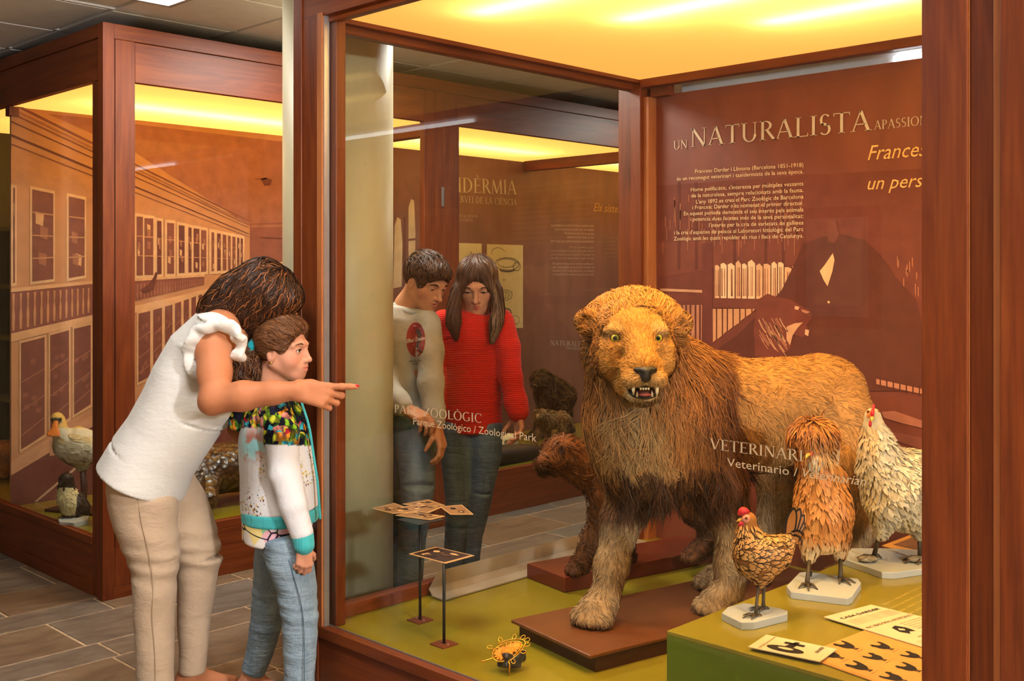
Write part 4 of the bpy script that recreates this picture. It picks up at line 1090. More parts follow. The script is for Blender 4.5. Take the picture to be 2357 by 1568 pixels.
def head_ops(B, c, fwd, up, s=1.0, child=False, jaw=0.0, nose=1.0, mouth_open=0.0, lid=1.0):
    """a human head around c (centre of the skull); fwd = where the face looks. s scales a 0.215 m tall head"""
    fwd = unit(fwd); up = unit(np.asarray(up, float) - fwd * np.dot(up, fwd)); rt = np.cross(fwd, up)
    R = np.stack([rt, fwd, up], 1)
    p = lambda x, y, z: np.asarray(c, float) + s * (rt * x + fwd * y + up * z)
    B.ell(p(0, -0.012, 0.022), s * np.array([0.074, 0.094, 0.088]), 0.02 * s, R)        # skull
    B.ell(p(0, 0.022, -0.030), s * np.array([0.062, 0.066, 0.070]), 0.03 * s, R)        # face
    if child:
        B.ell(p(0, 0.050, -0.076), s * np.array([0.030, 0.026, 0.022]), 0.035 * s, R); B.ell(p(0, 0.073, -0.090), s * np.array([0.013, 0.010, 0.011]), 0.020 * s, R)
        for q in (-1, 1): B.ell(p(q * 0.038, 0.046, -0.042), s * np.array([0.026, 0.024, 0.026]), 0.022 * s, R)
    else:
        B.ell(p(0, 0.045, -0.080), s * np.array([0.034, 0.030, 0.024]), 0.035 * s, R); B.ell(p(0, 0.078, -0.094), s * np.array([0.016, 0.012, 0.013]), 0.022 * s, R)
    for q in (-1, 1):
        B.ell(p(q * 0.040, 0.048, -0.028), s * np.array([0.022, 0.020, 0.024]), 0.022 * s, R)   # cheek
        B.cone(p(q * 0.058, -0.008, -0.050), p(q * 0.022, 0.058, -0.086), (0.010 if child else 0.014) * s, (0.010 if child else 0.014) * s, 0.03 * s)   # jaw line
        B.cone(p(q * 0.014, 0.083, 0.024), p(q * 0.050, 0.064, 0.020), 0.009 * s, 0.007 * s, 0.018 * s)     # brow
        B.ell(p(q * 0.032, 0.090, 0.004), s * np.array([0.017, 0.014, 0.010]), 0.010 * s, R, sub=True)      # eye socket
    for q in (-1, 1):
        B.ell(p(q * 0.032, 0.0705, 0.003), s * np.array([0.0150, 0.0145, 0.0140]), 0.004 * s, R)                 # lids
        B.ell(p(q * 0.033, 0.0850, 0.0015), s * np.array([0.0135, 0.0125, 0.0050 * lid]), 0.002 * s, R, sub=True)
    B.cone(p(0, 0.084, 0.012), p(0, 0.099 + 0.006 * nose, -0.026), 0.0075 * s, 0.0095 * s, 0.012 * s)       # nose bridge
    B.ell(p(0, 0.102 + 0.008 * nose, -0.031), s * np.array([0.0105, 0.0105, 0.009]), 0.008 * s, R)
    for q in (-1, 1):
        B.ell(p(q * 0.011, 0.094, -0.034), s * np.array([0.007, 0.009, 0.0065]), 0.006 * s, R)
        B.ell(p(q * 0.006, 0.100, -0.041), s * np.array([0.0032, 0.004, 0.003]), 0.003 * s, R, sub=True)
    B.ell(p(0, 0.076, -0.056), s * np.array([0.026, 0.016, 0.020]), 0.02 * s, R)        # mouth mound
    m = mouth_open
    B.cone(p(-0.015, 0.086, -0.056), p(0, 0.0935, -0.0535), 0.004 * s, 0.0055 * s, 0.006 * s); B.cone(p(0, 0.0935, -0.0535), p(0.015, 0.086, -0.056), 0.0055 * s, 0.004 * s, 0.006 * s)
    B.cone(p(-0.013, 0.085, -0.064 - m), p(0, 0.0915, -0.0655 - m), 0.004 * s, 0.006 * s, 0.006 * s); B.cone(p(0, 0.0915, -0.0655 - m), p(0.013, 0.085, -0.064 - m), 0.006 * s, 0.004 * s, 0.006 * s)
    B.cone(p(-0.019, 0.090, -0.0597 - m / 2), p(0.019, 0.090, -0.0597 - m / 2), (0.0012 + m / 3) * s, (0.0012 + m / 3) * s, 0.003 * s, sub=True)
    B.cone(p(-0.008, 0.098, -0.0597 - m / 2), p(0.008, 0.098, -0.0597 - m / 2), (0.0016 + m / 3) * s, (0.0016 + m / 3) * s, 0.003 * s, sub=True)
    for q in (-1, 1):                                                                     # ears
        B.ell(p(q * 0.075, -0.008, -0.012), s * np.array([0.008, 0.017, 0.029]), 0.008 * s, R)
        B.ell(p(q * 0.084, -0.003, -0.008), s * np.array([0.007, 0.010, 0.018]), 0.005 * s, R, sub=True)
    return p, R
def hand_ops(B, wrist, fwd, palm_n, s, curls, thumb=(0.5, 0.3), mir=1, spread=0.10, k=0.006):
    """palm and five fingers. fwd = along the hand, palm_n = out of the palm, mir = +1: thumb on the side cross(fwd, palm_n)
    curls: per finger (knuckle, middle, end) bend in radians toward the palm; returns finger tips"""
    fwd, palm_n = unit(fwd), unit(palm_n - np.dot(palm_n, unit(fwd)) * unit(fwd)); sd = np.cross(fwd, palm_n) * mir
    w = np.asarray(wrist, float); p = lambda x, y, z: w + s * (sd * x + fwd * y + palm_n * z)
    for x0, x1, y1 in ((0.020, 0.030, 0.088), (0.008, 0.011, 0.092), (-0.006, -0.009, 0.087), (-0.018, -0.026, 0.078)):
        B.cone(p(x0, 0.0, 0), p(x1, y1, -0.002), 0.0155 * s, 0.0125 * s, 0.012 * s)
    B.ell(p(0.022, 0.035, 0.010), s * np.array([0.020, 0.020, 0.020]), 0.015 * s)
    tips = []
    for i, (x, y, ln, r) in enumerate(((0.030, 0.088, (0.040, 0.025, 0.020), 0.0098), (0.010, 0.093, (0.045, 0.028, 0.021), 0.0098), (-0.010, 0.088, (0.041, 0.026, 0.020), 0.0093), (-0.028, 0.078, (0.032, 0.020, 0.017), 0.0082))):
        q = p(x, y, -0.002); a = 0.0; pr = r * s * 1.08
        for j in range(3):
            a += curls[i][j]
            dr = fwd * math.cos(a) + palm_n * math.sin(a) + sd * (x / 0.03) * spread * math.cos(a)
            q2 = q + unit(dr) * ln[j] * s; r2_ = r * s * (1.0, 0.92, 0.80)[j]
            B.cone(q, q2, pr, r2_, k * s); q, pr = q2, r2_
        tips.append(q)
    q = p(0.022, 0.022, 0.008); d1 = unit(sd * math.cos(thumb[0]) + fwd * 0.9 + palm_n * math.sin(thumb[0]) * 0.8)
    q1 = q + d1 * 0.044 * s; B.cone(q, q1, 0.0135 * s, 0.011 * s, 0.01 * s)
    d2 = unit(d1 + palm_n * thumb[1] - sd * thumb[1]); q2 = q1 + d2 * 0.030 * s; B.cone(q1, q2, 0.011 * s, 0.0095 * s, k * s)
    d3 = unit(d2 + palm_n * thumb[1] * .6 - sd * thumb[1] * .6); q3 = q2 + d3 * 0.022 * s; B.cone(q2, q3, 0.0095 * s, 0.0078 * s, k * s)
    tips.append(q3)
    return tips
from mathutils.bvhtree import BVHTree
def tri_area_pick(V, Q, n, r, mask=None):
    A = np.linalg.norm(np.cross(V[Q[:, 2]] - V[Q[:, 0]], V[Q[:, 3]] - V[Q[:, 1]]), axis=1)
    if mask is not None: A = A * mask[Q].mean(1)
    f = r.choice(len(Q), n, p=A / A.sum())
    w = r.dirichlet((1, 1, 1, 1), n)
    return (V[Q[f]] * w[..., None]).sum(1)
def guide_flow(guides, power=4.0):
    """direction field that follows the nearest guide curves"""
    G = [spline(g, 16) for g in guides]
    Pg = np.concatenate(G); Tg = np.concatenate([np.gradient(g, axis=0) for g in G]); Tg /= np.linalg.norm(Tg, axis=1)[:, None]
    def fn(P):
        d = np.linalg.norm(P[:, None] - Pg[None], axis=2) + 0.006
        w = d ** -power; w /= w.sum(1)[:, None]
        return w @ Tg
    return fn
def groom(name, V, Q, flow, n, length, m, width, c0, c1, mat, parent, lift=(0.001, 0.004), hug=1.0, mask=None, droop=0.0, wave=0.0, wfreq=3.0, jit=0.15, seed=0, taper=0.15, colfn=None, clump=0, twist=0.7, puff=0.0, leaf=False):
    """strands that lie along a surface: length (lo, hi); hug 1 keeps them on it, 0 lets them hang free"""
    r = np.random.default_rng(seed)
    T = BVHTree.FromPolygons([tuple(v) for v in V], [tuple(int(i) for i in q) for q in Q])
    P = tri_area_pick(V, Q, n, r, mask)
    root = P.copy()
    L = r.uniform(length[0], length[1], n) if not callable(length) else length(P) * r.uniform(0.75, 1.1, n)
    step = L / (m - 1)
    out = np.empty((n, m, 3)); nr = np.empty((n, m, 3))
    jd = r.normal(0, jit, (n, 3)); ph = r.uniform(0, 6.28, n)
    if clump:
        ci = np.floor(root / clump).astype(int); hsh = (ci[:, 0] * 73856093 ^ ci[:, 1] * 19349663 ^ ci[:, 2] * 83492791) % 1000
        tab = r.normal(0, jit * 1.6, (1000, 3)); jd = jd * 0.5 + tab[hsh]; ph = r.uniform(0, 6.28, 1000)[hsh] + r.normal(0, .4, n)
    li = np.linspace(0, 1, m)
    pf = (r.random(1000)[hsh] * puff if clump else r.random(n) * puff)
    for j in range(m):
        q = np.empty((n, 3)); nn = np.empty((n, 3))
        for i in range(n):
            loc, no, _, _ = T.find_nearest(P[i]); q[i] = loc; nn[i] = no
        if hug >= 1 or j == 0: P = q + nn * (lift[0] + (lift[1] - lift[0]) * li[j] + pf * math.sin(math.pi * min(1, li[j] * 1.2)) )[:, None]
        else:
            sgn = ((P - q) * nn).sum(1)
            lim = lift[0] + (lift[1] - lift[0]) * li[j]
            tgt = q + nn * np.maximum(lim, np.where(sgn > 0, sgn * (1 - hug), lim))[:, None]
            P = np.where((sgn < lim)[:, None], tgt, P * (1 - hug) + tgt * hug)
        out[:, j] = P; nr[:, j] = nn
        if j == m - 1: break
        d = flow(P) + jd
        d[:, 2] -= droop * (j + 1) / m
        d = d - nn * (d * nn).sum(1)[:, None] * min(1.0, hug + 0.3)
        d /= np.linalg.norm(d, axis=1)[:, None] + 1e-9
        if wave:
            sd = np.cross(d, nn); d = d + sd * (wave * np.sin(li[j] * wfreq * 6.28 + ph))[:, None]; d /= np.linalg.norm(d, axis=1)[:, None]
        P = P + d * step[:, None]
    w = r.uniform(width[0], width[1], n)
    if colfn is not None: c0, c1 = colfn(root, r)
    groom.last = (out, w, nr)
    return ribbons(name, cam2w(out), w, cam2w(nr), c0, c1, mat, parent, taper, twist=twist, leaf=leaf)
# ------------------------------------------------------------------ people: figures (built in the photographer's frame, then turned into the room)
def folds(seed, amp, f=(18, 18, 30), n=5, skew=0.6):
    r = np.random.default_rng(seed)
    K = r.normal(0, 1, (n, 3)) * np.array(f); ph = r.uniform(0, 6.28, n); K2 = r.normal(0, 1, (n, 3)) * 6; p2 = r.uniform(0, 6.28, n)
    def fn(P):
        o = 0
        for i in range(n):
            w = np.sin(P @ K[i] + ph[i] + skew * np.sin(P @ K2[i] + p2[i]) * 2)
            o = o + np.sign(w) * np.abs(w) ** 1.5
        return o * amp / n
    return fn
def skin_cols(V, base, spots):
    C = np.tile(np.array(base[:3]), (len(V), 1))
    for p, r, c in spots:
        d = np.linalg.norm(V - np.asarray(p), axis=1); w = np.clip(1.4 - d / r, 0, 1)[:, None]
        C = C * (1 - w) + np.array(c[:3]) * w
    return C
skin_attr = attr_mat('skin', 0.55, 0.22, 0.05, 25.0, 0.04, 300.0, sss=0.10)
def cmk(name, V, Q, mat, parent, **kw):
    return mk(name, cam2w(V), Q, mat, parent, smooth=True, **kw)
def wide(name, P, mat, parent, w, thick=0.004, nrm=None):
    """a flat band of cloth along a path"""
    P = np.asarray(P, float); T = np.gradient(P, axis=0); nrm = np.asarray(nrm, float)
    sd = np.cross(T, nrm); sd /= np.linalg.norm(sd, axis=1)[:, None] + 1e-9
    n = len(P); W = np.broadcast_to(np.asarray(w, float), (n,))[:, None]; u = unit(nrm) * thick / 2
    V = np.concatenate([P - sd * W / 2 - u, P + sd * W / 2 - u, P + sd * W / 2 + u, P - sd * W / 2 + u])
    Fc = []
    for i in range(n - 1):
        for a, b_ in ((0, 1), (1, 2), (2, 3), (3, 0)):
            Fc.append((a * n + i, a * n + i + 1, b_ * n + i + 1, b_ * n + i))
    return mk(name, cam2w(V), Fc, mat, parent, smooth=True)
# ---- the woman
J = at
wo = cam2w(J(380, 1640, 3.73)); wo[2] = 0
woman = empty('person', wo, 'woman in white blouse and beige trousers bending forward and pointing at the lion case', 'person')
SKW, SKG, SKB = S(190, 122, 84), S(208, 146, 116), S(204, 140, 104)
arm = Body()
sh, el, wr = J(494, 800, 3.56), J(494, 918, 3.455), J(686, 899, 3.42)
arm.chain([J(505, 760, 3.62), sh, J(494, 860, 3.50), el], [0.070, 0.062, 0.050, 0.046], 0.03)
arm.chain([el, J(560, 912, 3.44), J(630, 904, 3.43), wr], [0.045, 0.046, 0.036, 0.0285], 0.02)
arm.ell(J(484, 928, 3.46), 0.036, 0.02)
tips = hand_ops(arm, wr, (0.95, 0.06, -0.20), (0.05, 1.0, -0.25), 1.03, [(-0.02, 0.06, 0.03), (0.55, 1.75, 1.0), (0.6, 1.75, 1.0), (0.65, 1.7, 0.9)], (1.45, 0.8), 1, 0.20)
Va, Qa = arm.mesh(0.0028, 2)
hb = Body()
hp, hR = head_ops(hb, J(624, 696, 3.72), (0.86, 0.30, -0.42), (0.35, 0.05, 0.93), 0.98)
hb.chain([J(545, 752, 3.70), J(590, 722, 3.72), J(612, 704, 3.72)], [0.062, 0.054, 0.052], 0.03)
Vh, Qh = hb.mesh(0.004, 2)
tb = Body()
tb.echain([J(330, 1080, 3.76), J(390, 970, 3.75), J(460, 850, 3.73), J(520, 765, 3.71)], [(0.15, 0.11), (0.13, 0.10), (0.15, 0.10), (0.12, 0.07)], (0, 1, 0), 0.04)
tb.chain([J(540, 790, 3.86), J(545, 900, 3.93), J(548, 985, 3.86), J(560, 1010, 3.82)], [0.05, 0.042, 0.032, 0.03], 0.03)
tb.chain([J(322, 1110, 3.68), J(358, 1305, 3.66), J(352, 1560, 3.66), J(352, 1630, 3.66)], [0.07, 0.045, 0.036, 0.034], 0.03)
tb.chain([J(400, 1100, 3.86), J(458, 1290, 3.84), J(440, 1500, 3.85), J(436, 1575, 3.86)], [0.07, 0.045, 0.034, 0.034], 0.03)
for (x, y, d) in ((436, 1575, 3.86), (352, 1632, 3.66)):
    q = J(x, y, d); q[2] = 0.085; tb.cone(q, q + [0.05, 0.06, -0.045], 0.036, 0.032, 0.02); tb.cone(q + [0.05, 0.06, -0.045], q + [0.13, 0.10, -0.062], 0.030, 0.020, 0.02); tb.cone(q, q + [-0.035, -0.02, -0.045], 0.033, 0.03, 0.02)
Vt, Qt = tb.mesh(0.009, 1)
V, Q = join_mesh([(Va, Qa), (Vh, Qh), (Vt, Qt)])
cmk('body', V, Q, skin_attr, woman, cols=skin_cols(V, SKW, [(hp(0, .09, -.06), .02, S(170, 84, 72))]))
nail = plain('red_nail_polish', S(196, 16, 24), 0.15, 0.6, var=0.02)
fd_ = unit(tips[0] - J(745, 893, 3.42))
nv, nf = ball_geo(tips[0] + fd_ * 0.001 + np.array([0, -0.0045, 0.003]), (0.0085, 0.0035, 0.0055), 12, 8); mk('nail', cam2w(nv), nf, nail, woman, smooth=True)
# blouse
bl = Body()
sec = [(500, 733, 52), (472, 800, 90), (447, 870, 108), (420, 945, 118), (384, 1005, 115), (350, 1056, 118), (326, 1106, 124)]
dep = [0.125, 0.165, 0.175, 0.175, 0.175, 0.185, 0.20]
bl.loft([J(a[0], a[1], 3.73) for a in sec], [(dep[i], a[2] * 0.0015 * 0.84) for i, a in enumerate(sec)], (0, 1, 0), 0.03, 0.10)
bl.ell(J(505, 925, 3.72), (0.085, 0.15, 0.07), 0.05)
bl.cone(J(495, 770, 3.60), J(470, 800, 3.60), 0.075, 0.06, 0.04)
bl.cone(J(520, 755, 3.84), J(505, 800, 3.86), 0.07, 0.07, 0.04)
# arm hole
bl.cone(J(505, 790, 3.50), J(500, 850, 3.46), 0.062, 0.058, 0.02, sub=True)
fw = folds(5, 0.0045, (13, 9, 6), 7)
Vb, Qb = bl.mesh(0.0065, 2, fw)
# the hem hangs lower in the middle and behind
Vb[:, 2] += 0
blouse_m = cloth_mat('white_crepe', S(226, 222, 214), 0.03, 0.10, (10, 10, 26), 420.0, rot=(0.5, 0.6, 0))
blouse = cmk('blouse', Vb, Qb, blouse_m, woman)
# ruffle round the arm hole
rp = spline([J(452, 868, 3.535), J(436, 822, 3.525), (J(444, 782, 3.51)), J(470, 756, 3.50), J(505, 748, 3.50), J(538, 757, 3.50), J(553, 785, 3.51), J(550, 830, 3.53)], 60)
tt = np.linspace(0, 1, 60)
rp = rp + np.stack([0.004 * np.sin(tt * 44), 0.008 * np.sin(tt * 37 + 1), 0.005 * np.sin(tt * 52)], 1)
rb = Body()
for i in range(59):
    rb.econe(rp[i], rp[i + 1], (0.021 + 0.006 * math.sin(tt[i] * 40), 0.010), (0.021 + 0.006 * math.sin(tt[i + 1] * 40), 0.010), np.array([0.35 * math.sin(tt[i] * 30), -0.5, 0.25 * math.cos(tt[i] * 26)]) + (rp[i] - J(500, 820, 3.5)) * 8, 0.01, 0.8)
Vr, Qr = rb.mesh(0.0045, 1)
cmk('ruffle', Vr, Qr, blouse_m, blouse)
# trousers
tr = Body()
near = [(322, 1096, 74), (328, 1150, 78), (338, 1215, 69), (354, 1290, 57), (356, 1340, 50), (354, 1420, 46), (356, 1500, 43), (358, 1600, 42)]
tr.loft([J(a[0], a[1], 3.67) for a in near], [(a[2] * .00147, a[2] * .00147) for a in near], (0, 1, 0), 0.02, 0.2)
far = [(372, 1100, 62), (402, 1150, 66), (432, 1215, 64), (458, 1285, 53), (452, 1340, 44), (447, 1420, 38), (444, 1500, 33), (443, 1546, 30)]
tr.loft([J(a[0], a[1], 3.845) for a in far], [(a[2] * .00154, a[2] * .00154) for a in far], (0, 1, 0), 0.02, 0.2)
tr.ell(J(345, 1105, 3.76), (0.12, 0.15, 0.06), 0.04)
def trw(P):
    z = P[:, 2]; s1 = 0.0016 * np.sin(z * 85 + 16 * P[:, 0] + 2 * np.sin(z * 23)) * (np.exp(-((z - 0.50) / 0.10) ** 2) * 1.4 + np.exp(-((z - 0.68) / 0.10) ** 2) * .8 + 0.22)
    return s1 + folds(8, 0.005, (14, 14, 26), 7)(P)
Vt2, Qt2 = tr.mesh(0.0055, 2, trw)
trouser_m = cloth_mat('beige_stretch_cotton', S(196, 170, 142), 0.08, 0.18, (8, 8, 14), 700.0)
trousers = cmk('trousers', Vt2, Qt2, trouser_m, woman)
seam_m = plain('beige_seam', S(172, 146, 120), 0.9, 0.1)
sp = spline([J(312, 1118, 3.555), J(325, 1200, 3.562), J(345, 1290, 3.580), J(352, 1350, 3.592), (J(350, 1420, 3.600)), J(356, 1500, 3.606), J(358, 1590, 3.607)], 30)
tube('seam', cam2w(sp), 0.0011, seam_m, trousers, 5)
# sandals
leather = plain('tan_sandal_leather', S(176, 104, 62), 0.5, 0.4)
for (x, y, d) in ((436, 1575, 3.86), (352, 1632, 3.66)):
    q = J(x, y, d); q[2] = 0.0
    s1 = Body(); s1.econe(q + [-0.045, -0.025, 0.014], q + [0.16, 0.115, 0.012], (0.036, 0.013), (0.034, 0.010), (-0.6, 0.8, 0), 0.005, 0.8)
    a = q + np.array([0.045, 0.055, 0.058]); s1.cone(a + [-.03, .035, -.03], a + [0, 0, .02], .009, .008, .01); s1.cone(a + [.035, -.04, -.035], a + [0, 0, .02], .009, .008, .01)
    v, f = s1.mesh(0.005, 1); cmk('sandal', v, f, leather, woman)
# hair
hair = Body()
hair.ell(hp(0, -0.018, 0.026), (0.090, 0.094, 0.086), 0.03, hR)
hair.ell(hp(0, 0.052, 0.044), (0.070, 0.042, 0.042), 0.03, hR)
hair.chain([J(600, 650, 3.70), J(545, 680, 3.69), J(500, 708, 3.68), J(478, 712, 3.68)], [0.075, 0.062, 0.045, 0.02], 0.05)
hair.chain([J(610, 672, 3.69), J(582, 718, 3.72), J(566, 752, 3.75), J(560, 776, 3.77)], [0.08, 0.070, 0.052, 0.03], 0.05)
hair.ell(hp(0.02, 0.115, -0.045), (0.075, 0.06, 0.058), 0.012, hR, sub=True)
Vw, Qw = hair.mesh(0.006, 2, folds(3, 0.004, (60, 20, 30)))
cmk('hair', Vw, Qw, plain('dark_brown_hair_mass', S(34, 20, 13), 0.75, 0.15, var=0.2, nscale=60), woman)
gd = [[J(650, 612, 3.70), J(600, 615, 3.70), J(560, 640, 3.70), J(510, 680, 3.69), J(470, 706, 3.69)],
      [J(650, 612, 3.66), J(600, 630, 3.64), J(556, 672, 3.63), J(515, 705, 3.63), J(486, 728, 3.63)],
      [J(652, 614, 3.64), J(608, 650, 3.61), J(572, 700, 3.60), J(552, 745, 3.60), J(540, 785, 3.60)],
      [J(654, 614, 3.63), J(630, 650, 3.60), J(604, 700, 3.59), J(590, 750, 3.59), J(580, 800, 3.60)],
      [J(656, 616, 3.63), J(648, 650, 3.60), J(632, 695, 3.59), J(622, 740, 3.60), J(612, 790, 3.60)],
      [J(660, 616, 3.65), J(676, 645, 3.63), J(680, 675, 3.62), J(674, 710, 3.62)], [J(662, 616, 3.72), J(690, 650, 3.70), J(694, 684, 3.69), J(690, 712, 3.69)]]
fl = guide_flow(gd, 3.0)
def whair(P, r):
    n = len(P); hi = r.random((n, 1)) < .16
    c0 = pick(S(34, 19, 12), S(58, 34, 20), n, r); c1 = np.where(hi, np.array([S(170, 100, 50)[:3]]), pick(S(40, 22, 13), S(84, 50, 27), n, r))
    return np.where(hi, c0 * .5 + c1 * .5, c0), c1
groom('hair_strands', Vw, Qw, fl, 6500, (0.08, 0.20), 11, (.0022, .0044), None, None, hair_mat, woman, (.001, .006), 1.0, (Vw[:, 1] < 3.80).astype(float), wave=0.45, wfreq=2.6, seed=21, colfn=whair, clump=0.018, puff=0.008)

# ---- the girl
go = cam2w(J(665, 1650, 3.70)); go[2] = 0
girl = empty('person', go, 'girl with ponytail and teal scrunchie in a floral hooded jacket looking at the case', 'person')
hb = Body()
GC = J(651, 806, 3.70)
hp, hR = head_ops(hb, GC, (0.96, -0.26, -0.02), (0.02, 0, 1), 0.95, nose=0.25, child=True, lid=1.25)
hb.chain([J(632, 905, 3.71), J(630, 870, 3.71), J(634, 835, 3.71)], [0.060, 0.047, 0.046], 0.025)
Vh, Qh = hb.mesh(0.0022, 2)
tb = Body()
tb.echain([J(640, 1230, 3.71), J(636, 1080, 3.71), J(630, 925, 3.71)], [(0.11, 0.09), (0.11, 0.09), (0.11, 0.06)], (0, 1, 0), 0.04)
tb.chain([J(664, 1260, 3.63), J(690, 1410, 3.61), J(690, 1560, 3.61), J(690, 1625, 3.61)], [0.05, 0.036, 0.028, 0.030], 0.03)
tb.chain([J(636, 1260, 3.79), J(618, 1400, 3.83), J(590, 1520, 3.85), J(580, 1580, 3.86)], [0.05, 0.036, 0.03, 0.034], 0.03)
for (x, y, d) in ((580, 1580, 3.86), (690, 1625, 3.61)):
    q = J(x, y, d); q[2] = 0.075; tb.cone(q, q + [0.05, 0.0, -0.04], 0.032, 0.028, 0.02); tb.cone(q + [.05, 0, -.04], q + [0.13, 0.0, -0.052], 0.028, 0.020, 0.02); tb.cone(q, q + [-.03, 0, -.04], .03, .028, .02)
tb.chain([J(640, 960, 3.60), J(652, 1090, 3.565), J(697, 1225, 3.535)], [0.04, 0.034, 0.026], 0.02)
Vt, Qt = tb.mesh(0.009, 1)
hn = Body()
gw = J(700, 1256, 3.53)
hn.cone(J(690, 1215, 3.54), gw, 0.026, 0.022, 0.01)
hand_ops(hn, gw, (-0.02, 0.0, -1), (-0.45, 0.85, 0), 0.72, [(0.55, 0.75, 0.5), (0.6, 0.8, 0.5), (0.65, 0.85, 0.5), (0.7, 0.9, 0.5)], (0.5, 0.35), 1, 0.06)
Vn, Qn = hn.mesh(0.0026, 2)
V, Q = join_mesh([(Vh, Qh), (Vt, Qt), (Vn, Qn)])
C = skin_cols(V, SKG, [(hp(0, .094, -.059), .0085, S(186, 88, 80)), (hp(.010, .090, -.059), .007, S(186, 88, 80)), (hp(-.045, .06, -.03), .022, S(212, 138, 112)), (hp(.045, .06, -.03), .022, S(212, 138, 112))])
cmk('body', V, Q, skin_attr, girl, cols=C)
for q in (-1, 1):
    eye_parts('eye', hp(q * 0.032, 0.0705, 0.003), (1, -0.22, 0), 0.0125, S(70, 56, 40), girl)
brow_m = plain('brown_eyebrow', S(86, 54, 34), 0.8, 0.1)
for q in (-1, 1):
    tube('eyebrow', cam2w(spline([hp(q * .018, .0895, .023), hp(q * .034, .0865, .028), hp(q * .052, .074, .022)], 8)), [.0012, .0022, .0026, .0028, .0026, .0022, .0016, .001], brow_m, girl, 6)
    tube('eyelash', cam2w(spline([hp(q * .019, .0815, .004), hp(q * .032, .0850, .0085), hp(q * .047, .0755, .003)], 8)), .0013, plain('dark_lash', S(30, 20, 16), .8, .1), girl, 5)
v, f = ball_geo(hp(0.084, -.002, -.040), .004, 10, 8); mk('earring', cam2w(v), f, plain('gold_stud', S(226, 180, 90), .2, .5, metal=.9), girl, smooth=True)
# hair pulled back
hair = Body()
hair.ell(hp(0, -0.014, 0.040), np.array([0.088, 0.090, 0.092]) * .97, 0.03, hR)
hair.ell(hp(0, 0.030, 0.066), np.array([0.070, 0.055, 0.050]) * .95, 0.03, hR)
hair.ell(hp(0, -0.070, -0.006), (0.036, 0.028, 0.036), 0.03, hR)
hair.ell(hp(0, 0.112, -0.022), (0.12, 0.074, 0.092), 0.012, hR, sub=True)
for q in (-1, 1):
    hair.ell(hp(q * .085, .004, -.030), (.030, .030, .034), .01, hR, sub=True)
hair.ell(hp(0, -0.02, -.12), (0.1, 0.06, 0.06), .01, hR, sub=True)
Vw, Qw = hair.mesh(0.005, 2, folds(3, 0.002, (60, 20, 60)))
cmk('hair', Vw, Qw, plain('brown_hair_mass', S(76, 47, 29), 0.75, 0.15, var=0.25, nscale=50), girl)
sk = hp(0, -0.112, -0.006)                                     # where the ponytail is tied
gd = []
for a in np.linspace(-8, 98, 9):                                # from hairline round the near side, back to the tie
    ar = math.radians(a)
    # directions over the right side of the head: a=0 side burn, 90 top centre
    st = hp(0.079 * math.cos(ar) * .98, 0.060 - 0.052 * math.cos(ar) ** 2 + .018 * math.sin(ar), 0.004 + 0.118 * max(0, math.sin(ar)))
    md = hp(0.094 * math.cos(ar), -0.02, 0.016 + 0.122 * math.sin(ar))
    m2 = hp(0.076 * math.cos(ar), -0.085, 0.010 + 0.082 * math.sin(ar))
    gd.append([st, (st + md) / 2 + 0.008 * unit((st + md) / 2 - GC), md, m2, sk])
for q in (-1,):
    gd += [[hp(-0.07, .03, .06), hp(-.085, -.02, .05), hp(-.06, -.09, .03), sk]]
gd += [[hp(.04, -.03, -.085), hp(.05, -.06, -.06), hp(.03, -.09, -.03), sk], [hp(0, .085, .09), hp(0, .03, .118), hp(0, -.05, .118), hp(0, -.105, .06), sk]]
fl = guide_flow(gd, 4.0)
def ghair(P, r):
    n = len(P); return pick(S(60, 34, 18), S(150, 98, 58), n, r), pick(S(52, 28, 15), S(140, 90, 52), n, r)
groom('hair_strands', Vw, Qw, fl, 6000, (0.05, 0.12), 9, (.0014, .0028), None, None, hair_mat, girl, (.0005, .004), 1.0, (Vw[:, 1] < 3.73).astype(float), wave=0.22, wfreq=1.6, seed=2, colfn=ghair, clump=0.014, puff=0.005)
groom('stray_hair', Vw, Qw, fl, 240, (0.04, 0.09), 9, (.0008, .0012), None, None, hair_mat, girl, (.001, .016), 1.0, None, wave=0.6, wfreq=1.6, seed=3, jit=.4, colfn=ghair)
pt = Body(); pt.chain([sk + hR @ np.array([0, -.012, 0]), J(562, 826, 3.69), J(556, 848, 3.67), J(568, 880, 3.67)], [0.020, 0.044, 0.056, 0.03], 0.02)
Vp, Qp = pt.mesh(0.006, 1, folds(6, 0.006, (60, 60, 40)))
cmk('ponytail', Vp, Qp, plain('brown_hair_mass', S(84, 52, 32)), girl)
gd = [[sk, J(548, 820, 3.66), J(533, 848, 3.66), J(545, 880, 3.67), J(560, 900, 3.68)], [sk, J(562, 812, 3.635), J(550, 842, 3.625), J(552, 872, 3.63), J(566, 900, 3.65)],
      [sk, J(578, 815, 3.63), J(570, 845, 3.62), J(574, 872, 3.625), J(580, 896, 3.65)]]
def phair(P, r):
    n = len(P); hi = r.random((n, 1)) < .2
    return pick(S(64, 38, 23), S(96, 60, 36), n, r), np.where(hi, np.array([S(170, 118, 74)[:3]]), pick(S(56, 32, 20), S(106, 66, 40), n, r))
groom('ponytail_hair', Vp, Qp, guide_flow(gd, 3.0), 1600, (0.05, 0.11), 12, (.002, .004), None, None, hair_mat, girl, (.001, .006), 1.0, None, wave=0.9, wfreq=1.8, seed=8, colfn=phair, clump=.02, puff=.012)
teal = cloth_mat('teal_velvet', S(24, 150, 160), 0.2, 0.4, (30, 30, 30), 600)
sc = Body()
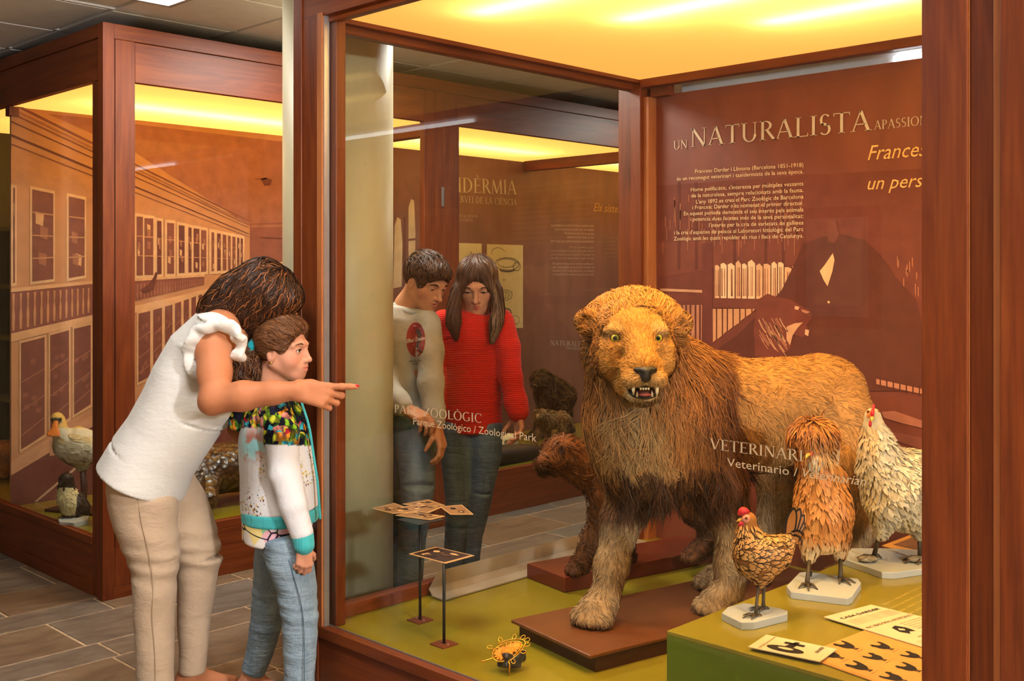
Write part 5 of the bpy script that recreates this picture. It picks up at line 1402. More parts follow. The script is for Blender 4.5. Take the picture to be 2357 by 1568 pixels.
for i in range(16):
    a0, a1 = i / 16 * 6.283, (i + 1) / 16 * 6.283
    f_ = lambda a: sk + hR @ np.array([0.056 * math.cos(a), 0.010 + .003 * math.sin(5 * a) + .014 * math.sin(a), 0.048 * math.sin(a)]) + 0.003 * math.sin(4 * a)
    sc.cone(f_(a0), f_(a1), 0.015 + .003 * math.sin(6 * a0), 0.015 + .003 * math.sin(6 * a1), 0.008)
v, f = sc.mesh(0.004, 1); cmk('scrunchie', v, f, teal, girl)
# jacket: white sweat cloth, floral yoke and hood, teal ribbing
m_jk, nt, b = newmat('floral_jacket_cloth')
at_ = nt.nodes.new('ShaderNodeAttribute'); at_.attribute_name = 'Col'
sx = nt.nodes.new('ShaderNodeSeparateColor'); nt.links.new(at_.outputs['Color'], sx.inputs['Color'])
co = coords(nt)
dn = noise(nt, co, 34, 2); vm = nt.nodes.new('ShaderNodeVectorMath'); vm.operation = 'MULTIPLY_ADD'; vm.inputs[1].default_value = (0.03, 0.03, 0.03)
nt.links.new(dn.outputs['Color'], vm.inputs[0]); nt.links.new(co, vm.inputs[2])
def vor(scale, stretch, rot):
    mp = nt.nodes.new('ShaderNodeMapping'); mp.inputs['Scale'].default_value = stretch; mp.inputs['Rotation'].default_value = rot
    nt.links.new(vm.outputs[0], mp.inputs['Vector'])
    v_ = nt.nodes.new('ShaderNodeTexVoronoi'); v_.inputs['Scale'].default_value = scale; nt.links.new(mp.outputs['Vector'], v_.inputs['Vector']); return v_
v1 = vor(62, (1, 1, 0.42), (0.5, 0.4, 0.2)); v2 = vor(52, (1, 0.45, 1), (0.2, 0.7, 0.9)); v3 = vor(26, (1, 1, 1), (0, 0, 0))
def sep(colsock):
    s_ = nt.nodes.new('ShaderNodeSeparateColor'); nt.links.new(colsock, s_.inputs['Color']); return s_
leaf = ramp(nt, sep(v1.outputs['Color']).outputs[0], [(0.0, S(16, 18, 40)), (0.22, S(60, 110, 22)), (0.42, S(128, 176, 34)), (0.60, S(20, 20, 44)), (0.72, S(196, 204, 50)), (0.86, S(38, 84, 30))])
flow = ramp(nt, sep(v2.outputs['Color']).outputs[1], [(0.0, S(18, 20, 44)), (0.30, S(196, 40, 60)), (0.42, S(236, 150, 40)), (0.55, S(60, 180, 196)), (0.68, S(222, 140, 130)), (0.82, S(230, 210, 60))])
for r_ in nt.nodes:
    if r_.type == 'VALTORGB' and len(r_.color_ramp.elements) == 6: r_.color_ramp.interpolation = 'CONSTANT'
big = ramp(nt, sep(v3.outputs['Color']).outputs[2], [(0.45, (0, 0, 0, 1)), (0.55, (1, 1, 1, 1))])
flor = mixc(nt, big, leaf, flow)
edge = ramp(nt, v1.outputs['Distance'], [(0.30, (1, 1, 1, 1)), (0.62, S(40, 40, 60))])
flor = mixc(nt, 0.8, flor, edge, 'MULTIPLY')
v4 = vor(85, (1, 1, 1), (0, 0, 0))
dots = ramp(nt, v4.outputs['Distance'], [(0.30, (1, 1, 1, 1)), (0.36, (0, 0, 0, 1))])
dcol = ramp(nt, sep(v4.outputs['Color']).outputs[0], [(0.0, S(60, 80, 60)), (0.35, S(140, 60, 50)), (0.6, S(60, 130, 130)), (0.8, S(200, 170, 60))])
white = S(224, 222, 224)
pn = noise(nt, co, 11, 3, 0.6); pm = ramp(nt, pn.outputs['Fac'], [(0.47, (0, 0, 0, 1)), (0.53, (1, 1, 1, 1))])
mu = nt.nodes.new('ShaderNodeMath'); mu.operation = 'MULTIPLY'; nt.links.new(dots, mu.inputs[0]); nt.links.new(pm, mu.inputs[1])
mu2 = nt.nodes.new('ShaderNodeMath'); mu2.operation = 'MULTIPLY'; nt.links.new(mu.outputs[0], mu2.inputs[0]); nt.links.new(sx.outputs[1], mu2.inputs[1])
body_c = mixc(nt, mu2.outputs[0], white, dcol)
body_c = mixc(nt, sx.outputs[2], body_c, mixc(nt, pm, S(150, 206, 212), S(176, 120, 104)))
allc = mixc(nt, sx.outputs[0], body_c, flor)
nt.links.new(allc, b.inputs['Base Color']); setin(b, 'Roughness', 0.85); setin(b, 'Specular IOR Level', 0.2)
fn_ = noise(nt, coords(nt, (9, 9, 6)), 2.0, 4); bump(nt, b, fn_.outputs['Fac'], 0.35, 0.02)
jk = Body()
sec = [(628, 912, 46, .10), (628, 950, 70, .125), (632, 1010, 80, .135), (638, 1070, 85, .135), (642, 1120, 88, .135), (645, 1168, 88, .138)]
jk.loft([J(a[0], a[1], 3.71) for a in sec], [(a[3], a[2] * .00148) for a in sec], (0, 1, 0), 0.03, 0.2)
jk.chain([J(632, 950, 3.615), J(645, 1000, 3.585), J(656, 1090, 3.56), J(676, 1165, 3.545), J(694, 1226, 3.535)], [0.058, 0.058, 0.052, 0.046, 0.038], 0.012)
jk.chain([J(640, 945, 3.81), J(655, 1080, 3.86), J(690, 1200, 3.86)], [0.055, 0.05, 0.04], 0.02)
Vj, Qj = jk.mesh(0.005, 2, folds(14, 0.005, (16, 16, 22)))
px = Vj[:, 0] / Vj[:, 1] * FPX + CX; py = HY - (Vj[:, 2] - EYE) / Vj[:, 1] * FPX
flo = (py < 1024 + (px - 600) * 0.02) & ~((px < 606) & (py > 985)); 
leafz = ((px < 612) & (py > 1030)) | ((px > 690) & (py > 1010) & (py < 1120))
patch = np.clip(1.6 - np.hypot((px - 582) / 26, (py - 1022) / 34), 0, 1)
cmk('jacket', Vj, Qj, m_jk, girl, cols=np.stack([flo, leafz, patch * 1.0], 1).astype(float))
hd = Body(); hd.chain([J(548, 975, 3.66), J(556, 950, 3.68), J(585, 925, 3.70), J(618, 912, 3.63)], [0.026, 0.040, 0.042, 0.03], 0.03); hd.chain([J(556, 950, 3.70), J(585, 922, 3.76), J(630, 905, 3.80)], [0.035, 0.04, 0.03], 0.03)
v, f = hd.mesh(0.005, 2, folds(2, 0.005, (40, 40, 40))); cmk('hood', v, f, m_jk, girl, cols=np.tile([1.0, 0, 0], (len(v), 1)))
rib = cloth_mat('teal_ribbing', S(70, 182, 186), 0.12, 0.3, (60, 60, 4), 800)
wb = Body(); wb.econe(J(645, 1172, 3.71), J(645, 1196, 3.71), (.141, 88 * .00148), (.138, 87 * .00148), (0, 1, 0), .01, .10)
v, f = wb.mesh(0.005, 1); cmk('waistband', v, f, rib, girl)
cf = Body(); cf.cone(J(696, 1232, 3.534), J(700, 1254, 3.53), .037, .034, .006); v, f = cf.mesh(0.004, 1); cmk('cuff', v, f, rib, girl)
cl = Body()
for i in range(20):
    a0, a1 = i / 20 * 6.283, (i + 1) / 20 * 6.283; g_ = lambda a: J(632, 893, 3.71) + [0.056 * math.cos(a), .056 * math.sin(a), -.012 * math.cos(a)]
    cl.cone(g_(a0), g_(a1), .011, .011, .006)
v, f = cl.mesh(0.004, 1); cmk('collar', v, f, rib, girl)
zp = spline([J(694, 925, 3.655), J(712, 985, 3.655), J(722, 1050, 3.66), J(731, 1110, 3.66), J(735, 1165, 3.66), J(737, 1195, 3.66)], 24); tube('zip', cam2w(zp), .0045, rib, girl, 6)
# t-shirt hem
m_ts, nt, b = newmat('printed_tshirt')
v_ = nt.nodes.new('ShaderNodeTexVoronoi'); v_.inputs['Scale'].default_value = 20; nt.links.new(coords(nt), v_.inputs['Vector'])
s_ = nt.nodes.new('ShaderNodeSeparateColor'); nt.links.new(v_.outputs['Color'], s_.inputs['Color'])
c = ramp(nt, s_.outputs[0], [(0, S(230, 222, 216)), (.3, S(222, 130, 150)), (.5, S(240, 232, 226)), (.66, S(140, 206, 150)), (.8, S(238, 216, 140)), (.9, S(236, 180, 190))])
nt.nodes[-1].color_ramp.interpolation = 'CONSTANT'
ve = nt.nodes.new('ShaderNodeTexVoronoi'); ve.feature = 'DISTANCE_TO_EDGE'; ve.inputs['Scale'].default_value = 14; nt.links.new(coords(nt), ve.inputs['Vector'])
nt.links.new(mixc(nt, 1.0, c, ramp(nt, ve.outputs['Distance'], [(0.02, S(24, 24, 50)), (0.035, (1, 1, 1, 1))]), 'MULTIPLY'), b.inputs['Base Color']); setin(b, 'Roughness', .85)
ts = Body(); ts.econe(J(640, 1190, 3.71), J(634, 1244, 3.71), (.128, 82 * .00148), (.122, 75 * .00148), (0, 1, 0), .01, .10)
v, f = ts.mesh(0.005, 1, folds(4, .004, (30, 30, 8))); cmk('tshirt', v, f, m_ts, girl)
# jeans
jn = Body()
near = [(660, 1240, 50), (667, 1290, 53), (682, 1350, 46), (689, 1410, 42), (691, 1460, 40), (690, 1520, 37), (689, 1600, 34)]
jn.loft([J(a[0], a[1], 3.62) for a in near], [(a[2] * .00145, a[2] * .00145) for a in near], (0, 1, 0), 0.02, 0.2)
far = [(640, 1240, 50), (632, 1300, 48), (622, 1380, 42), (612, 1440, 37), (598, 1500, 32), (583, 1545, 29)]
jn.loft([J(a[0], a[1], 3.80 + (a[1] - 1225) * .00016) for a in far], [(a[2] * .0015, a[2] * .0015) for a in far], (0, 1, 0), 0.02, 0.2)
jn.ell(J(650, 1250, 3.71), (.085, .11, .05), .03)
def jw(P):
    z = P[:, 2]; return folds(9, 0.004, (16, 16, 30), 7)(P) + 0.0014 * np.sin(z * 110 + 14 * P[:, 0] + 1.5 * np.sin(z * 31)) * (np.exp(-((z - 0.36) / 0.09) ** 2) * 1.3 + .12)
v, f = jn.mesh(0.005, 2, jw); jeans = cmk('jeans', v, f, denim_mat('light_denim', S(96, 120, 138), S(160, 178, 190)), girl)
sp = spline([J(664, 1290, 3.545), J(688, 1370, 3.548), (J(697, 1420, 3.556)), J(700, 1480, 3.559), J(700, 1580, 3.563)], 20); tube('seam', cam2w(sp), .0014, plain('denim_seam', S(70, 88, 106), .9, .1), jeans, 5)
shoe_m = plain('pale_shoe', S(200, 190, 180), .6)
for (x, y, d) in ((580, 1580, 3.86), (690, 1625, 3.61)):
    q = J(x, y, d); q[2] = 0.0; s1 = Body(); s1.econe(q + [-.045, 0, .028], q + [.13, 0, .024], (.036, .028), (.036, .022), (0, 1, 0), .02, .8); s1.cone(q + [-.02, 0, .04], q + [.03, 0, .05], .032, .03, .02)
    v, f = s1.mesh(.006, 1); cmk('shoe', v, f, shoe_m, girl)
# ---- the boy behind the case
bo = cam2w(J(935, 1408, 4.85)); bo[2] = 0
boy = empty('person', bo, 'teenage boy in a grey sweatshirt with round red print looking down beside the column', 'person')
hb = Body()
BC = J(981, 648, 4.84)
hp, hR = head_ops(hb, BC, (0.66, -0.60, -0.46), (0.30, -0.22, 0.93), 1.06, nose=0.9, mouth_open=0.004, lid=0.55)
hb.chain([J(930, 735, 4.88), J(940, 705, 4.88), J(958, 672, 4.86)], [0.072, 0.058, 0.056], 0.03)
Vh, Qh = hb.mesh(0.0032, 2)
hn = Body()
bw1, bw2 = J(1006, 985, 4.66), J(938, 944, 4.62)
hn.cone(J(1000, 960, 4.67), bw1, .030, .027, .01); hn.cone(J(920, 930, 4.65), bw2, .030, .027, .01)
hand_ops(hn, bw1, (0.28, -0.25, -0.92), (-0.9, 0.3, -0.3), 0.95, [(0.4, 0.6, 0.4), (0.5, 0.6, 0.4), (0.55, 0.7, 0.4), (0.6, 0.7, 0.4)], (0.5, .3), -1)
hand_ops(hn, bw2, (0.80, -0.45, -0.35), (0.2, 0.2, -0.95), 0.95, [(0.5, 0.7, 0.4), (0.6, 0.8, 0.4), (0.65, 0.8, 0.4), (0.7, 0.8, 0.4)], (0.5, .3), 1)
Vn, Qn = hn.mesh(0.0034, 2)
tb = Body()
tb.loft([J(930, 980, 4.85), J(932, 850, 4.85), J(932, 735, 4.87)], [(0.13, 0.09), (0.14, 0.09), (0.14, 0.06)], (1, 0, 0), 0.03)
Vt, Qt = tb.mesh(0.010, 1)
V, Q = join_mesh([(Vh, Qh), (Vn, Qn), (Vt, Qt)])
cmk('body', V, Q, skin_attr, boy, cols=skin_cols(V, SKB, [(hp(0, .094, -.060), .014, S(186, 98, 84)), (hp(.05, .05, -.03), .025, S(206, 128, 98))]))
for q in (-1, 1):
    eye_parts('eye', hp(q * 0.032, 0.0705, 0.003), (0.5, -0.6, -0.62), 0.0132, S(60, 44, 32), boy)
    tube('eyebrow', cam2w(spline([hp(q * .014, .0905, .021), hp(q * .034, .0885, .028), hp(q * .054, .074, .021)], 8)), [.0016, .003, .0034, .0034, .003, .0026, .002, .001], plain('dark_eyebrow', S(60, 38, 24), .8, .1), boy, 6)
sw = Body()
sec = [(938, 712, .10, .065), (934, 735, .15, .09), (930, 780, .155, .105), (932, 860, .145, .105), (938, 930, .14, .105), (942, 972, .135, .105)]
sw.loft([J(a[0], a[1], 4.86) for a in sec], [(a[2], a[3]) for a in sec], (1, 0.25, 0), .03, .2)
sw.chain([J(982, 745, 4.82), J(990, 810, 4.76), J(992, 880, 4.72), J(1000, 950, 4.68), J(1004, 972, 4.67)], [.066, .060, .054, .046, .040], .025)
sw.chain([J(888, 745, 4.90), J(880, 820, 4.84), J(884, 880, 4.76), J(915, 925, 4.66), J(928, 936, 4.635)], [.066, .060, .056, .047, .040], .025)
sw.ell(J(975, 955, 4.76), (.06, .06, .05), .05)
v, f = sw.mesh(.0065, 2, folds(31, .007, (13, 13, 12), 7)); sweat = cmk('sweatshirt', v, f, cloth_mat('grey_sweat_cloth', S(186, 178, 166), .08, .25, (8, 8, 8), 500), boy)
nk = Body()
for i in range(18):
    a0, a1 = i / 18 * 6.283, (i + 1) / 18 * 6.283; g_ = lambda a: J(943, 708, 4.86) + [.066 * math.cos(a), .066 * math.sin(a), .018 * math.sin(a) - .012 * math.cos(a)]
    nk.cone(g_(a0), g_(a1), .011, .011, .006)
v2, f2 = nk.mesh(.005, 1); cmk('collar', v2, f2, plain('grey_rib_collar', S(160, 156, 150), .9), boy)
# round red print wrapped onto the chest
T_sw = BVHTree.FromPolygons([tuple(p) for p in v], [tuple(int(i) for i in q) for q in f])
def onto(body_tree, x, y, d0, off):
    o = Vector(tuple(at(x, y, d0))); o0 = Vector((0, 0, EYE)); dr = (o - o0).normalized()
    h = body_tree.ray_cast(o0, dr)
    return np.array(h[0] - dr * off) if h[0] is not None else np.array(o)
def decal(name, polys, tree, d0, parent, mat):
    Vd, Fd, Cd = [], [], []
    for k, (pts, col) in enumerate(polys):
        b0 = len(Vd); P2 = np.array(pts, float); c = P2.mean(0); n = len(P2)
        Vd.append(onto(tree, c[0], c[1], d0, .0012 + .0007 * k)); Cd.append(col[:3])
        rings = (0.33, 0.66, 1.0)
        for rr in rings:
            for p in c + (P2 - c) * rr: Vd.append(onto(tree, p[0], p[1], d0, .0012 + .0007 * k)); Cd.append(col[:3])
        for i in range(n):
            j = (i + 1) % n; Fd.append((b0, b0 + 1 + j, b0 + 1 + i))
            for q in range(2): Fd.append((b0 + 1 + q * n + i, b0 + 1 + q * n + j, b0 + 1 + (q + 1) * n + j, b0 + 1 + (q + 1) * n + i))
    return mk(name, cam2w(np.array(Vd)), Fd, mat, parent, cols=np.array(Cd))
circ = [(957 + 22 * math.cos(a), 782 + 40 * math.sin(a)) for a in np.linspace(0, 6.283, 28, endpoint=False)]
RED, DKG, WHT = S(150, 34, 40), S(60, 52, 54), S(228, 220, 206)
def bar2(x0, y0, x1, y1, w):
    d = np.array([x1 - x0, y1 - y0], float); n = np.array([-d[1], d[0]]) / (np.linalg.norm(d) + 1e-9) * w / 2
    return [(x0 - n[0], y0 - n[1]), (x1 - n[0], y1 - n[1]), (x1 + n[0], y1 + n[1]), (x0 + n[0], y0 + n[1])]
pol = [(circ, RED), (bar2(951, 790, 950, 818, 7), S(170, 60, 62)), (bar2(960, 758, 968, 775, 9), DKG), (bar2(966, 775, 960, 800, 6), DKG), (bar2(962, 802, 972, 812, 4), DKG), (bar2(953, 752, 964, 750, 3), S(170, 80, 80)),
       (bar2(952, 749, 953, 751, 2), WHT), (bar2(956, 749, 957, 751, 2), WHT)]
decal('chest_print', pol, T_sw, 4.7, boy, print_mat)
def wrap_text(name, s, x0, y0, x1, y1, cap, tree, d0, parent, col, shear=0.0, bold=0.0):
    V, Fc, w = font_text(s, shear, bold)
    P3 = []
    for p in V:
        t = p[0] / w; P3.append(onto(tree, x0 + (x1 - x0) * t, y0 + (y1 - y0) * t - p[1] * cap, d0, .0075))
    return mk(name, cam2w(np.array(P3)), Fc, print_mat, parent, cols=np.tile(np.array(col[:3]), (len(P3), 1)))
wrap_text('print_lettering', 'Effosi Denim', 935, 790, 978, 782, 9, T_sw, 4.7, boy, WHT, .3, .012)
wrap_text('print_lettering', 'PHRENOLOGICAL', 942, 834, 969, 832, 4.5, T_sw, 4.7, boy, DKG)
wrap_text('print_lettering', 'UNITED', 948, 840, 963, 839, 4, T_sw, 4.7, boy, DKG)
bt = Body()
bt.loft([J(950, 965, 4.82), J(958, 1040, 4.78), J(962, 1115, 4.72), J(955, 1180, 4.76), J(948, 1260, 4.82), J(940, 1375, 4.86)], [(.095, .10), (.088, .09), (.076, .076), (.068, .068), (.062, .062), (.056, .056)], (1, 0, 0), .02, .2)
bt.loft([J(908, 965, 4.92), J(902, 1100, 4.92), J(900, 1250, 4.96), J(898, 1370, 4.98)], [(.095, .10), (.080, .08), (.066, .066), (.058, .058)], (1, 0, 0), .02, .2)
bt.ell(J(932, 975, 4.86), (.13, .11, .08), .04)
v, f = bt.mesh(.007, 2, folds(33, .008, (14, 14, 22), 7)); cmk('jeans', v, f, denim_mat('blue_grey_denim', S(74, 90, 106), S(136, 154, 166)), boy)
for (x, y, d) in ((940, 1390, 4.86), (898, 1380, 4.98)):
    q = J(x, y, d); q[2] = 0; s1 = Body(); s1.econe(q + [-.02, .05, .035], q + [.06, -.17, .030], (.042, .034), (.04, .026), (1, .2, 0), .02, .8); v, f = s1.mesh(.008, 1); cmk('shoe', v, f, plain('brown_shoe', S(84, 54, 38), .6), boy)
hair = Body()
hair.ell(hp(0, -.014, .034), np.array([.088, .106, .094]) * 1.03, .02, hR); hair.ell(hp(.01, .058, .072), (.060, .038, .030), .03, hR)
hair.ell(hp(0, .116, -.026), (.13, .082, .098), .01, hR, sub=True); hair.ell(hp(0, -.03, -.115), (.12, .12, .062), .012, hR, sub=True)
for q in (-1, 1): hair.ell(hp(q * .09, .004, -.022), (.036, .036, .050), .01, hR, sub=True)
Vw, Qw = hair.mesh(.006, 2)
cmk('hair', Vw, Qw, plain('boy_hair_mass', S(52, 33, 21), .75, .15, var=.2), boy)
gd = [[hp(q * x, -.09, .06), hp(q * x * 1.1, -.03, .115), hp(q * x * 1.1 + .01, .05, .105), hp(q * x + .02, .10, .05)] for q in (1,) for x in (-.06, -.02, .02, .06)]
gd += [[hp(q * .06, -.03, .085), hp(q * .088, -.01, .05), hp(q * .086, .02, .015), hp(q * .08, .04, -.01)] for q in (-1, 1)] + [[hp(q * .05, -.08, .05), hp(q * .06, -.10, .0), hp(q * .05, -.09, -.04)] for q in (-1, 1)]
def bh(P, r):
    n = len(P); return pick(S(44, 27, 16), S(76, 48, 30), n, r), pick(S(60, 38, 24), S(128, 86, 54), n, r)
groom('hair_strands', Vw, Qw, guide_flow(gd, 4), 3400, (.03, .07), 6, (.002, .0036), None, None, hair_mat, boy, (.0005, .008), 1.0, None, seed=9, jit=.25, colfn=bh, clump=.014, puff=.006)

# ---- the girl in the red sweater
ro = cam2w(J(1085, 1380, 5.05)); ro[2] = 0
red = empty('person', ro, 'teenage girl with long straight hair in a red knitted sweater looking down', 'person')
hb = Body()
RC = J(1098, 655, 5.06)
hp, hR = head_ops(hb, RC, (-0.03, -0.90, -0.42), (-0.02, -0.40, 0.92), 1.10, nose=0.6, lid=0.75)
hb.chain([J(1092, 760, 5.10), J(1094, 725, 5.10), J(1097, 690, 5.08)], [.070, .056, .056], .03)
Vh, Qh = hb.mesh(.0032, 2)
hn = Body()
rw = J(1190, 948, 4.98)
hn.cone(J(1184, 930, 4.99), rw, .028, .025, .01)
hand_ops(hn, rw, (0.12, -0.15, -0.98), (-0.85, -0.45, 0), .92, [(.35, .6, .4), (.45, .6, .4), (.5, .7, .4), (.55, .7, .4)], (.5, .3), 1)
Vn, Qn = hn.mesh(.0034, 2)
tb = Body(); tb.loft([J(1085, 980, 5.06), J(1085, 850, 5.06), J(1088, 745, 5.09)], [(.12, .08), (.12, .08), (.12, .05)], (1, 0, 0), .03); Vt, Qt = tb.mesh(.010, 1)
V, Q = join_mesh([(Vh, Qh), (Vn, Qn), (Vt, Qt)])
cmk('body', V, Q, skin_attr, red, cols=skin_cols(V, S(206, 140, 106), [(hp(0, .094, -.060), .015, S(190, 92, 82)), (hp(.05, .05, -.03), .025, S(206, 124, 98)), (hp(-.05, .05, -.03), .025, S(206, 124, 98))]))
for q in (-1, 1):
    eye_parts('eye', hp(q * 0.032, 0.0705, 0.003), (-0.1, -0.6, -0.75), 0.0137, S(60, 44, 32), red)
    tube('eyebrow', cam2w(spline([hp(q * .016, .0895, .022), hp(q * .034, .0875, .027), hp(q * .054, .074, .020)], 8)), [.0014, .0024, .0028, .0028, .0026, .0022, .0016, .001], plain('dark_eyebrow', S(60, 38, 24), .8, .1), red, 6)
    tube('eyelash', cam2w(spline([hp(q * .019, .082, .001), hp(q * .033, .0855, .0035), hp(q * .047, .076, .000)], 8)), .0014, plain('dark_lash', S(30, 20, 16), .8, .1), red, 5)
m_kn, nt, b = newmat('red_rib_knit')
w = nt.nodes.new('ShaderNodeTexWave'); w.wave_type = 'BANDS'; w.bands_direction = 'Z'; w.inputs['Scale'].default_value = 38; w.inputs['Distortion'].default_value = 1.2; w.inputs['Detail'].default_value = 2; w.inputs['Detail Scale'].default_value = 2
nt.links.new(coords(nt), w.inputs['Vector'])
n = noise(nt, coords(nt), 160, 2)
nt.links.new(mixc(nt, .2, ramp(nt, w.outputs['Fac'], [(0.1, S(176, 22, 14)), (0.6, S(226, 44, 28))]), ramp(nt, n.outputs['Fac'], [(.3, S(150, 16, 10)), (.7, S(236, 60, 40))])), b.inputs['Base Color'])
setin(b, 'Roughness', .9); setin(b, 'Sheen Weight', .1); setin(b, 'Specular IOR Level', .1); bump(nt, b, w.outputs['Fac'], .5, .006)
st = Body()
sec = [(1094, 722, .085, .06), (1090, 738, .135, .085), (1086, 780, .150, .10), (1086, 850, .137, .10), (1087, 930, .137, .10), (1088, 988, .136, .10)]
st.loft([J(a[0], a[1], 5.07) for a in sec], [(a[2], a[3]) for a in sec], (1, 0, 0), .03, .12)
st.chain([J(1152, 742, 5.06), J(1168, 800, 5.03), J(1176, 870, 5.01), J(1187, 925, 4.99), J(1192, 946, 4.98)], [.064, .058, .052, .052, .050], .02)
st.chain([J(1022, 742, 5.07), J(1010, 800, 5.06), J(1006, 870, 5.05), J(1008, 940, 5.04)], [.064, .058, .052, .046], .02)
v, f = st.mesh(.0065, 2, folds(41, .006, (10, 10, 8), 6)); cmk('sweater', v, f, m_kn, red)
hem = Body(); hem.econe(J(1088, 984, 5.07), J(1088, 993, 5.07), (.138, .102), (.137, .101), (1, 0, 0), .006, .06); v, f = hem.mesh(.006, 1); cmk('hem_band', v, f, plain('red_hem_rib', S(206, 40, 28), .9, .1), red)
jn = Body()
jn.loft([J(1056, 975, 5.07), J(1054, 1060, 5.06), J(1052, 1150, 5.04), J(1046, 1260, 5.08), J(1044, 1370, 5.10)], [(.085, .085), (.078, .078), (.056, .056), (.050, .050), (.042, .042)], (1, 0, 0), .02, .2)
jn.loft([J(1116, 975, 5.07), J(1116, 1050, 5.06), J(1108, 1130, 5.05), J(1088, 1230, 5.12), J(1078, 1365, 5.16)], [(.085, .085), (.078, .078), (.058, .058), (.050, .050), (.042, .042)], (1, 0, 0), .02, .2)
v, f = jn.mesh(.007, 2, folds(44, .006, (14, 14, 26), 7)); cmk('jeans', v, f, denim_mat('dark_blue_denim', S(58, 74, 94), S(116, 136, 156)), red)
for (x, y, d) in ((1044, 1370, 5.10), (1078, 1362, 5.16)):
    q = J(x, y, d); q[2] = 0; s1 = Body(); s1.econe(q + [0, .05, .035], q + [0, -.16, .028], (.04, .034), (.036, .024), (1, 0, 0), .02, .8); v, f = s1.mesh(.008, 1); cmk('shoe', v, f, plain('dark_shoe', S(40, 36, 36), .6), red)
hair = Body()
hair.ell(hp(0, -.018, .032), np.array([.088, .104, .094]) * 1.08, .02, hR)
hair.loft([hp(-.055, .02, .085), J(1052, 665, 5.03), J(1044, 715, 5.0), J(1044, 745, 4.98), J(1050, 782, 4.97)], [(.03, .03), (.024, .05), (.030, .05), (.032, .04), (.006, .010)], (1, 0, 0), .03, .5)
hair.loft([hp(.055, .02, .085), J(1143, 665, 5.03), J(1147, 715, 5.0), J(1142, 745, 4.97), J(1132, 790, 4.96)], [(.03, .03), (.024, .05), (.028, .05), (.030, .04), (.006, .010)], (1, 0, 0), .03, .5)
hair.loft([hp(0, -.06, .0), J(1092, 720, 5.18), J(1090, 760, 5.19)], [(.085, .05), (.09, .04), (.08, .03)], (1, 0, 0), .03, .5)
hair.ell(hp(0, .128, -.030), (.080, .086, .118), .010, hR, sub=True)
Vw, Qw = hair.mesh(.006, 2)
cmk('hair', Vw, Qw, plain('chestnut_hair_mass', S(66, 40, 26), .75, .15, var=.2), red)
gd = [[hp(.004, .02, .12), J(1078, 625, 4.97), J(1062, 665, 4.96), J(1052, 715, 4.95), J(1048, 755, 4.95), J(1054, 790, 4.95)], [hp(.004, -.05, .12), J(1072, 640, 5.02), J(1052, 690, 5.0), J(1040, 735, 5.0), J(1044, 775, 5.0)],
      [hp(.004, .02, .12), J(1118, 625, 4.97), J(1134, 665, 4.96), J(1142, 715, 4.95), J(1144, 755, 4.95), J(1130, 795, 4.95)], [hp(.004, -.05, .12), J(1124, 640, 5.02), J(1144, 690, 5.0), J(1152, 735, 5.0), J(1146, 775, 5.0)]]
def rh(P, r):
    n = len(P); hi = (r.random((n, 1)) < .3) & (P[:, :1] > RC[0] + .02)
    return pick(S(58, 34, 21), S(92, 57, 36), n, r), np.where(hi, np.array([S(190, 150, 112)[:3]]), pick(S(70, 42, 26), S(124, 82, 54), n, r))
groom('hair_strands', Vw, Qw, guide_flow(gd, 4), 3600, (.08, .20), 9, (.0024, .004), None, None, hair_mat, red, (.0005, .004), 1.0, (Vw[:, 1] < 5.1).astype(float), seed=19, jit=.05, colfn=rh, clump=.016, puff=.004)
# ------------------------------------------------------------------ the lion
def topx(P):
    return P[:, 0] / P[:, 1] * FPX + CX, HY - (P[:, 2] - EYE) / P[:, 1] * FPX
brown_ply = plain('brown_painted_board', S(112, 64, 30), 0.35, 0.4, var=0.08, nscale=6)
BZ = 0.33
def oriented(x, y, ax, ay, la, lb, z):
    """rectangle on level z: corner seen at (x, y), edges along unit (lateral, depth) vectors"""
    o = on_z(x, y, z)
    a = cam2w(np.array([ax[0], ax[1], 0.0])) * la; b_ = cam2w(np.array([ay[0], ay[1], 0.0])) * lb
    return [o, o + a, o + a + b_, o + b_]
d2 = np.array([0.827, 0.562]); d1 = np.array([-0.568, 0.823])
lion_o = cam2w(np.array([0.95, 3.95, BZ]))
lb = prism('display_board', [tuple(p[:2]) for p in oriented(1358, 1510, d2, d1, 1.30, 0.43, BZ)], BZ - 0.012, BZ, brown_ply, None, bevel=0.004)
tag(lb, 'brown painted display board under the standing lion', 'base', 'specimen bases')
q = oriented(1358, 1510, d2, d1, 1.30, 0.43, BZ); ctr = np.mean(q, 0)
prism('riser', [tuple((ctr + (p - ctr) * np.array([.955, .955, 1]))[:2]) for p in q], SILL, BZ - 0.012, plain('dark_brown_board_edge', S(78, 40, 20), 0.5), lb)
lion = empty('lion', lion_o, 'large stuffed maned lion standing with open mouth on a brown board', 'animal')
axd = np.array([0.877, 0.48, 0.0]); sdv = np.array([-0.48, 0.877, 0.0])
LB = Body()
LB.loft([J(1560, 960, 3.80), J(1640, 955, 3.85), J(1720, 955, 3.92), J(1800, 948, 4.00), J(1870, 935, 4.06), J(1930, 945, 4.12)],
        [(0.15, 0.20), (0.155, 0.20), (0.15, 0.20), (0.15, 0.20), (0.14, 0.185), (0.13, 0.175)], sdv, 0.05, 0.55)
LB.ell(J(1890, 900, 4.12), (0.14, 0.12, 0.13), 0.06)
LB.ell(J(1640, 900, 3.86), (0.13, 0.13, 0.11), 0.08)
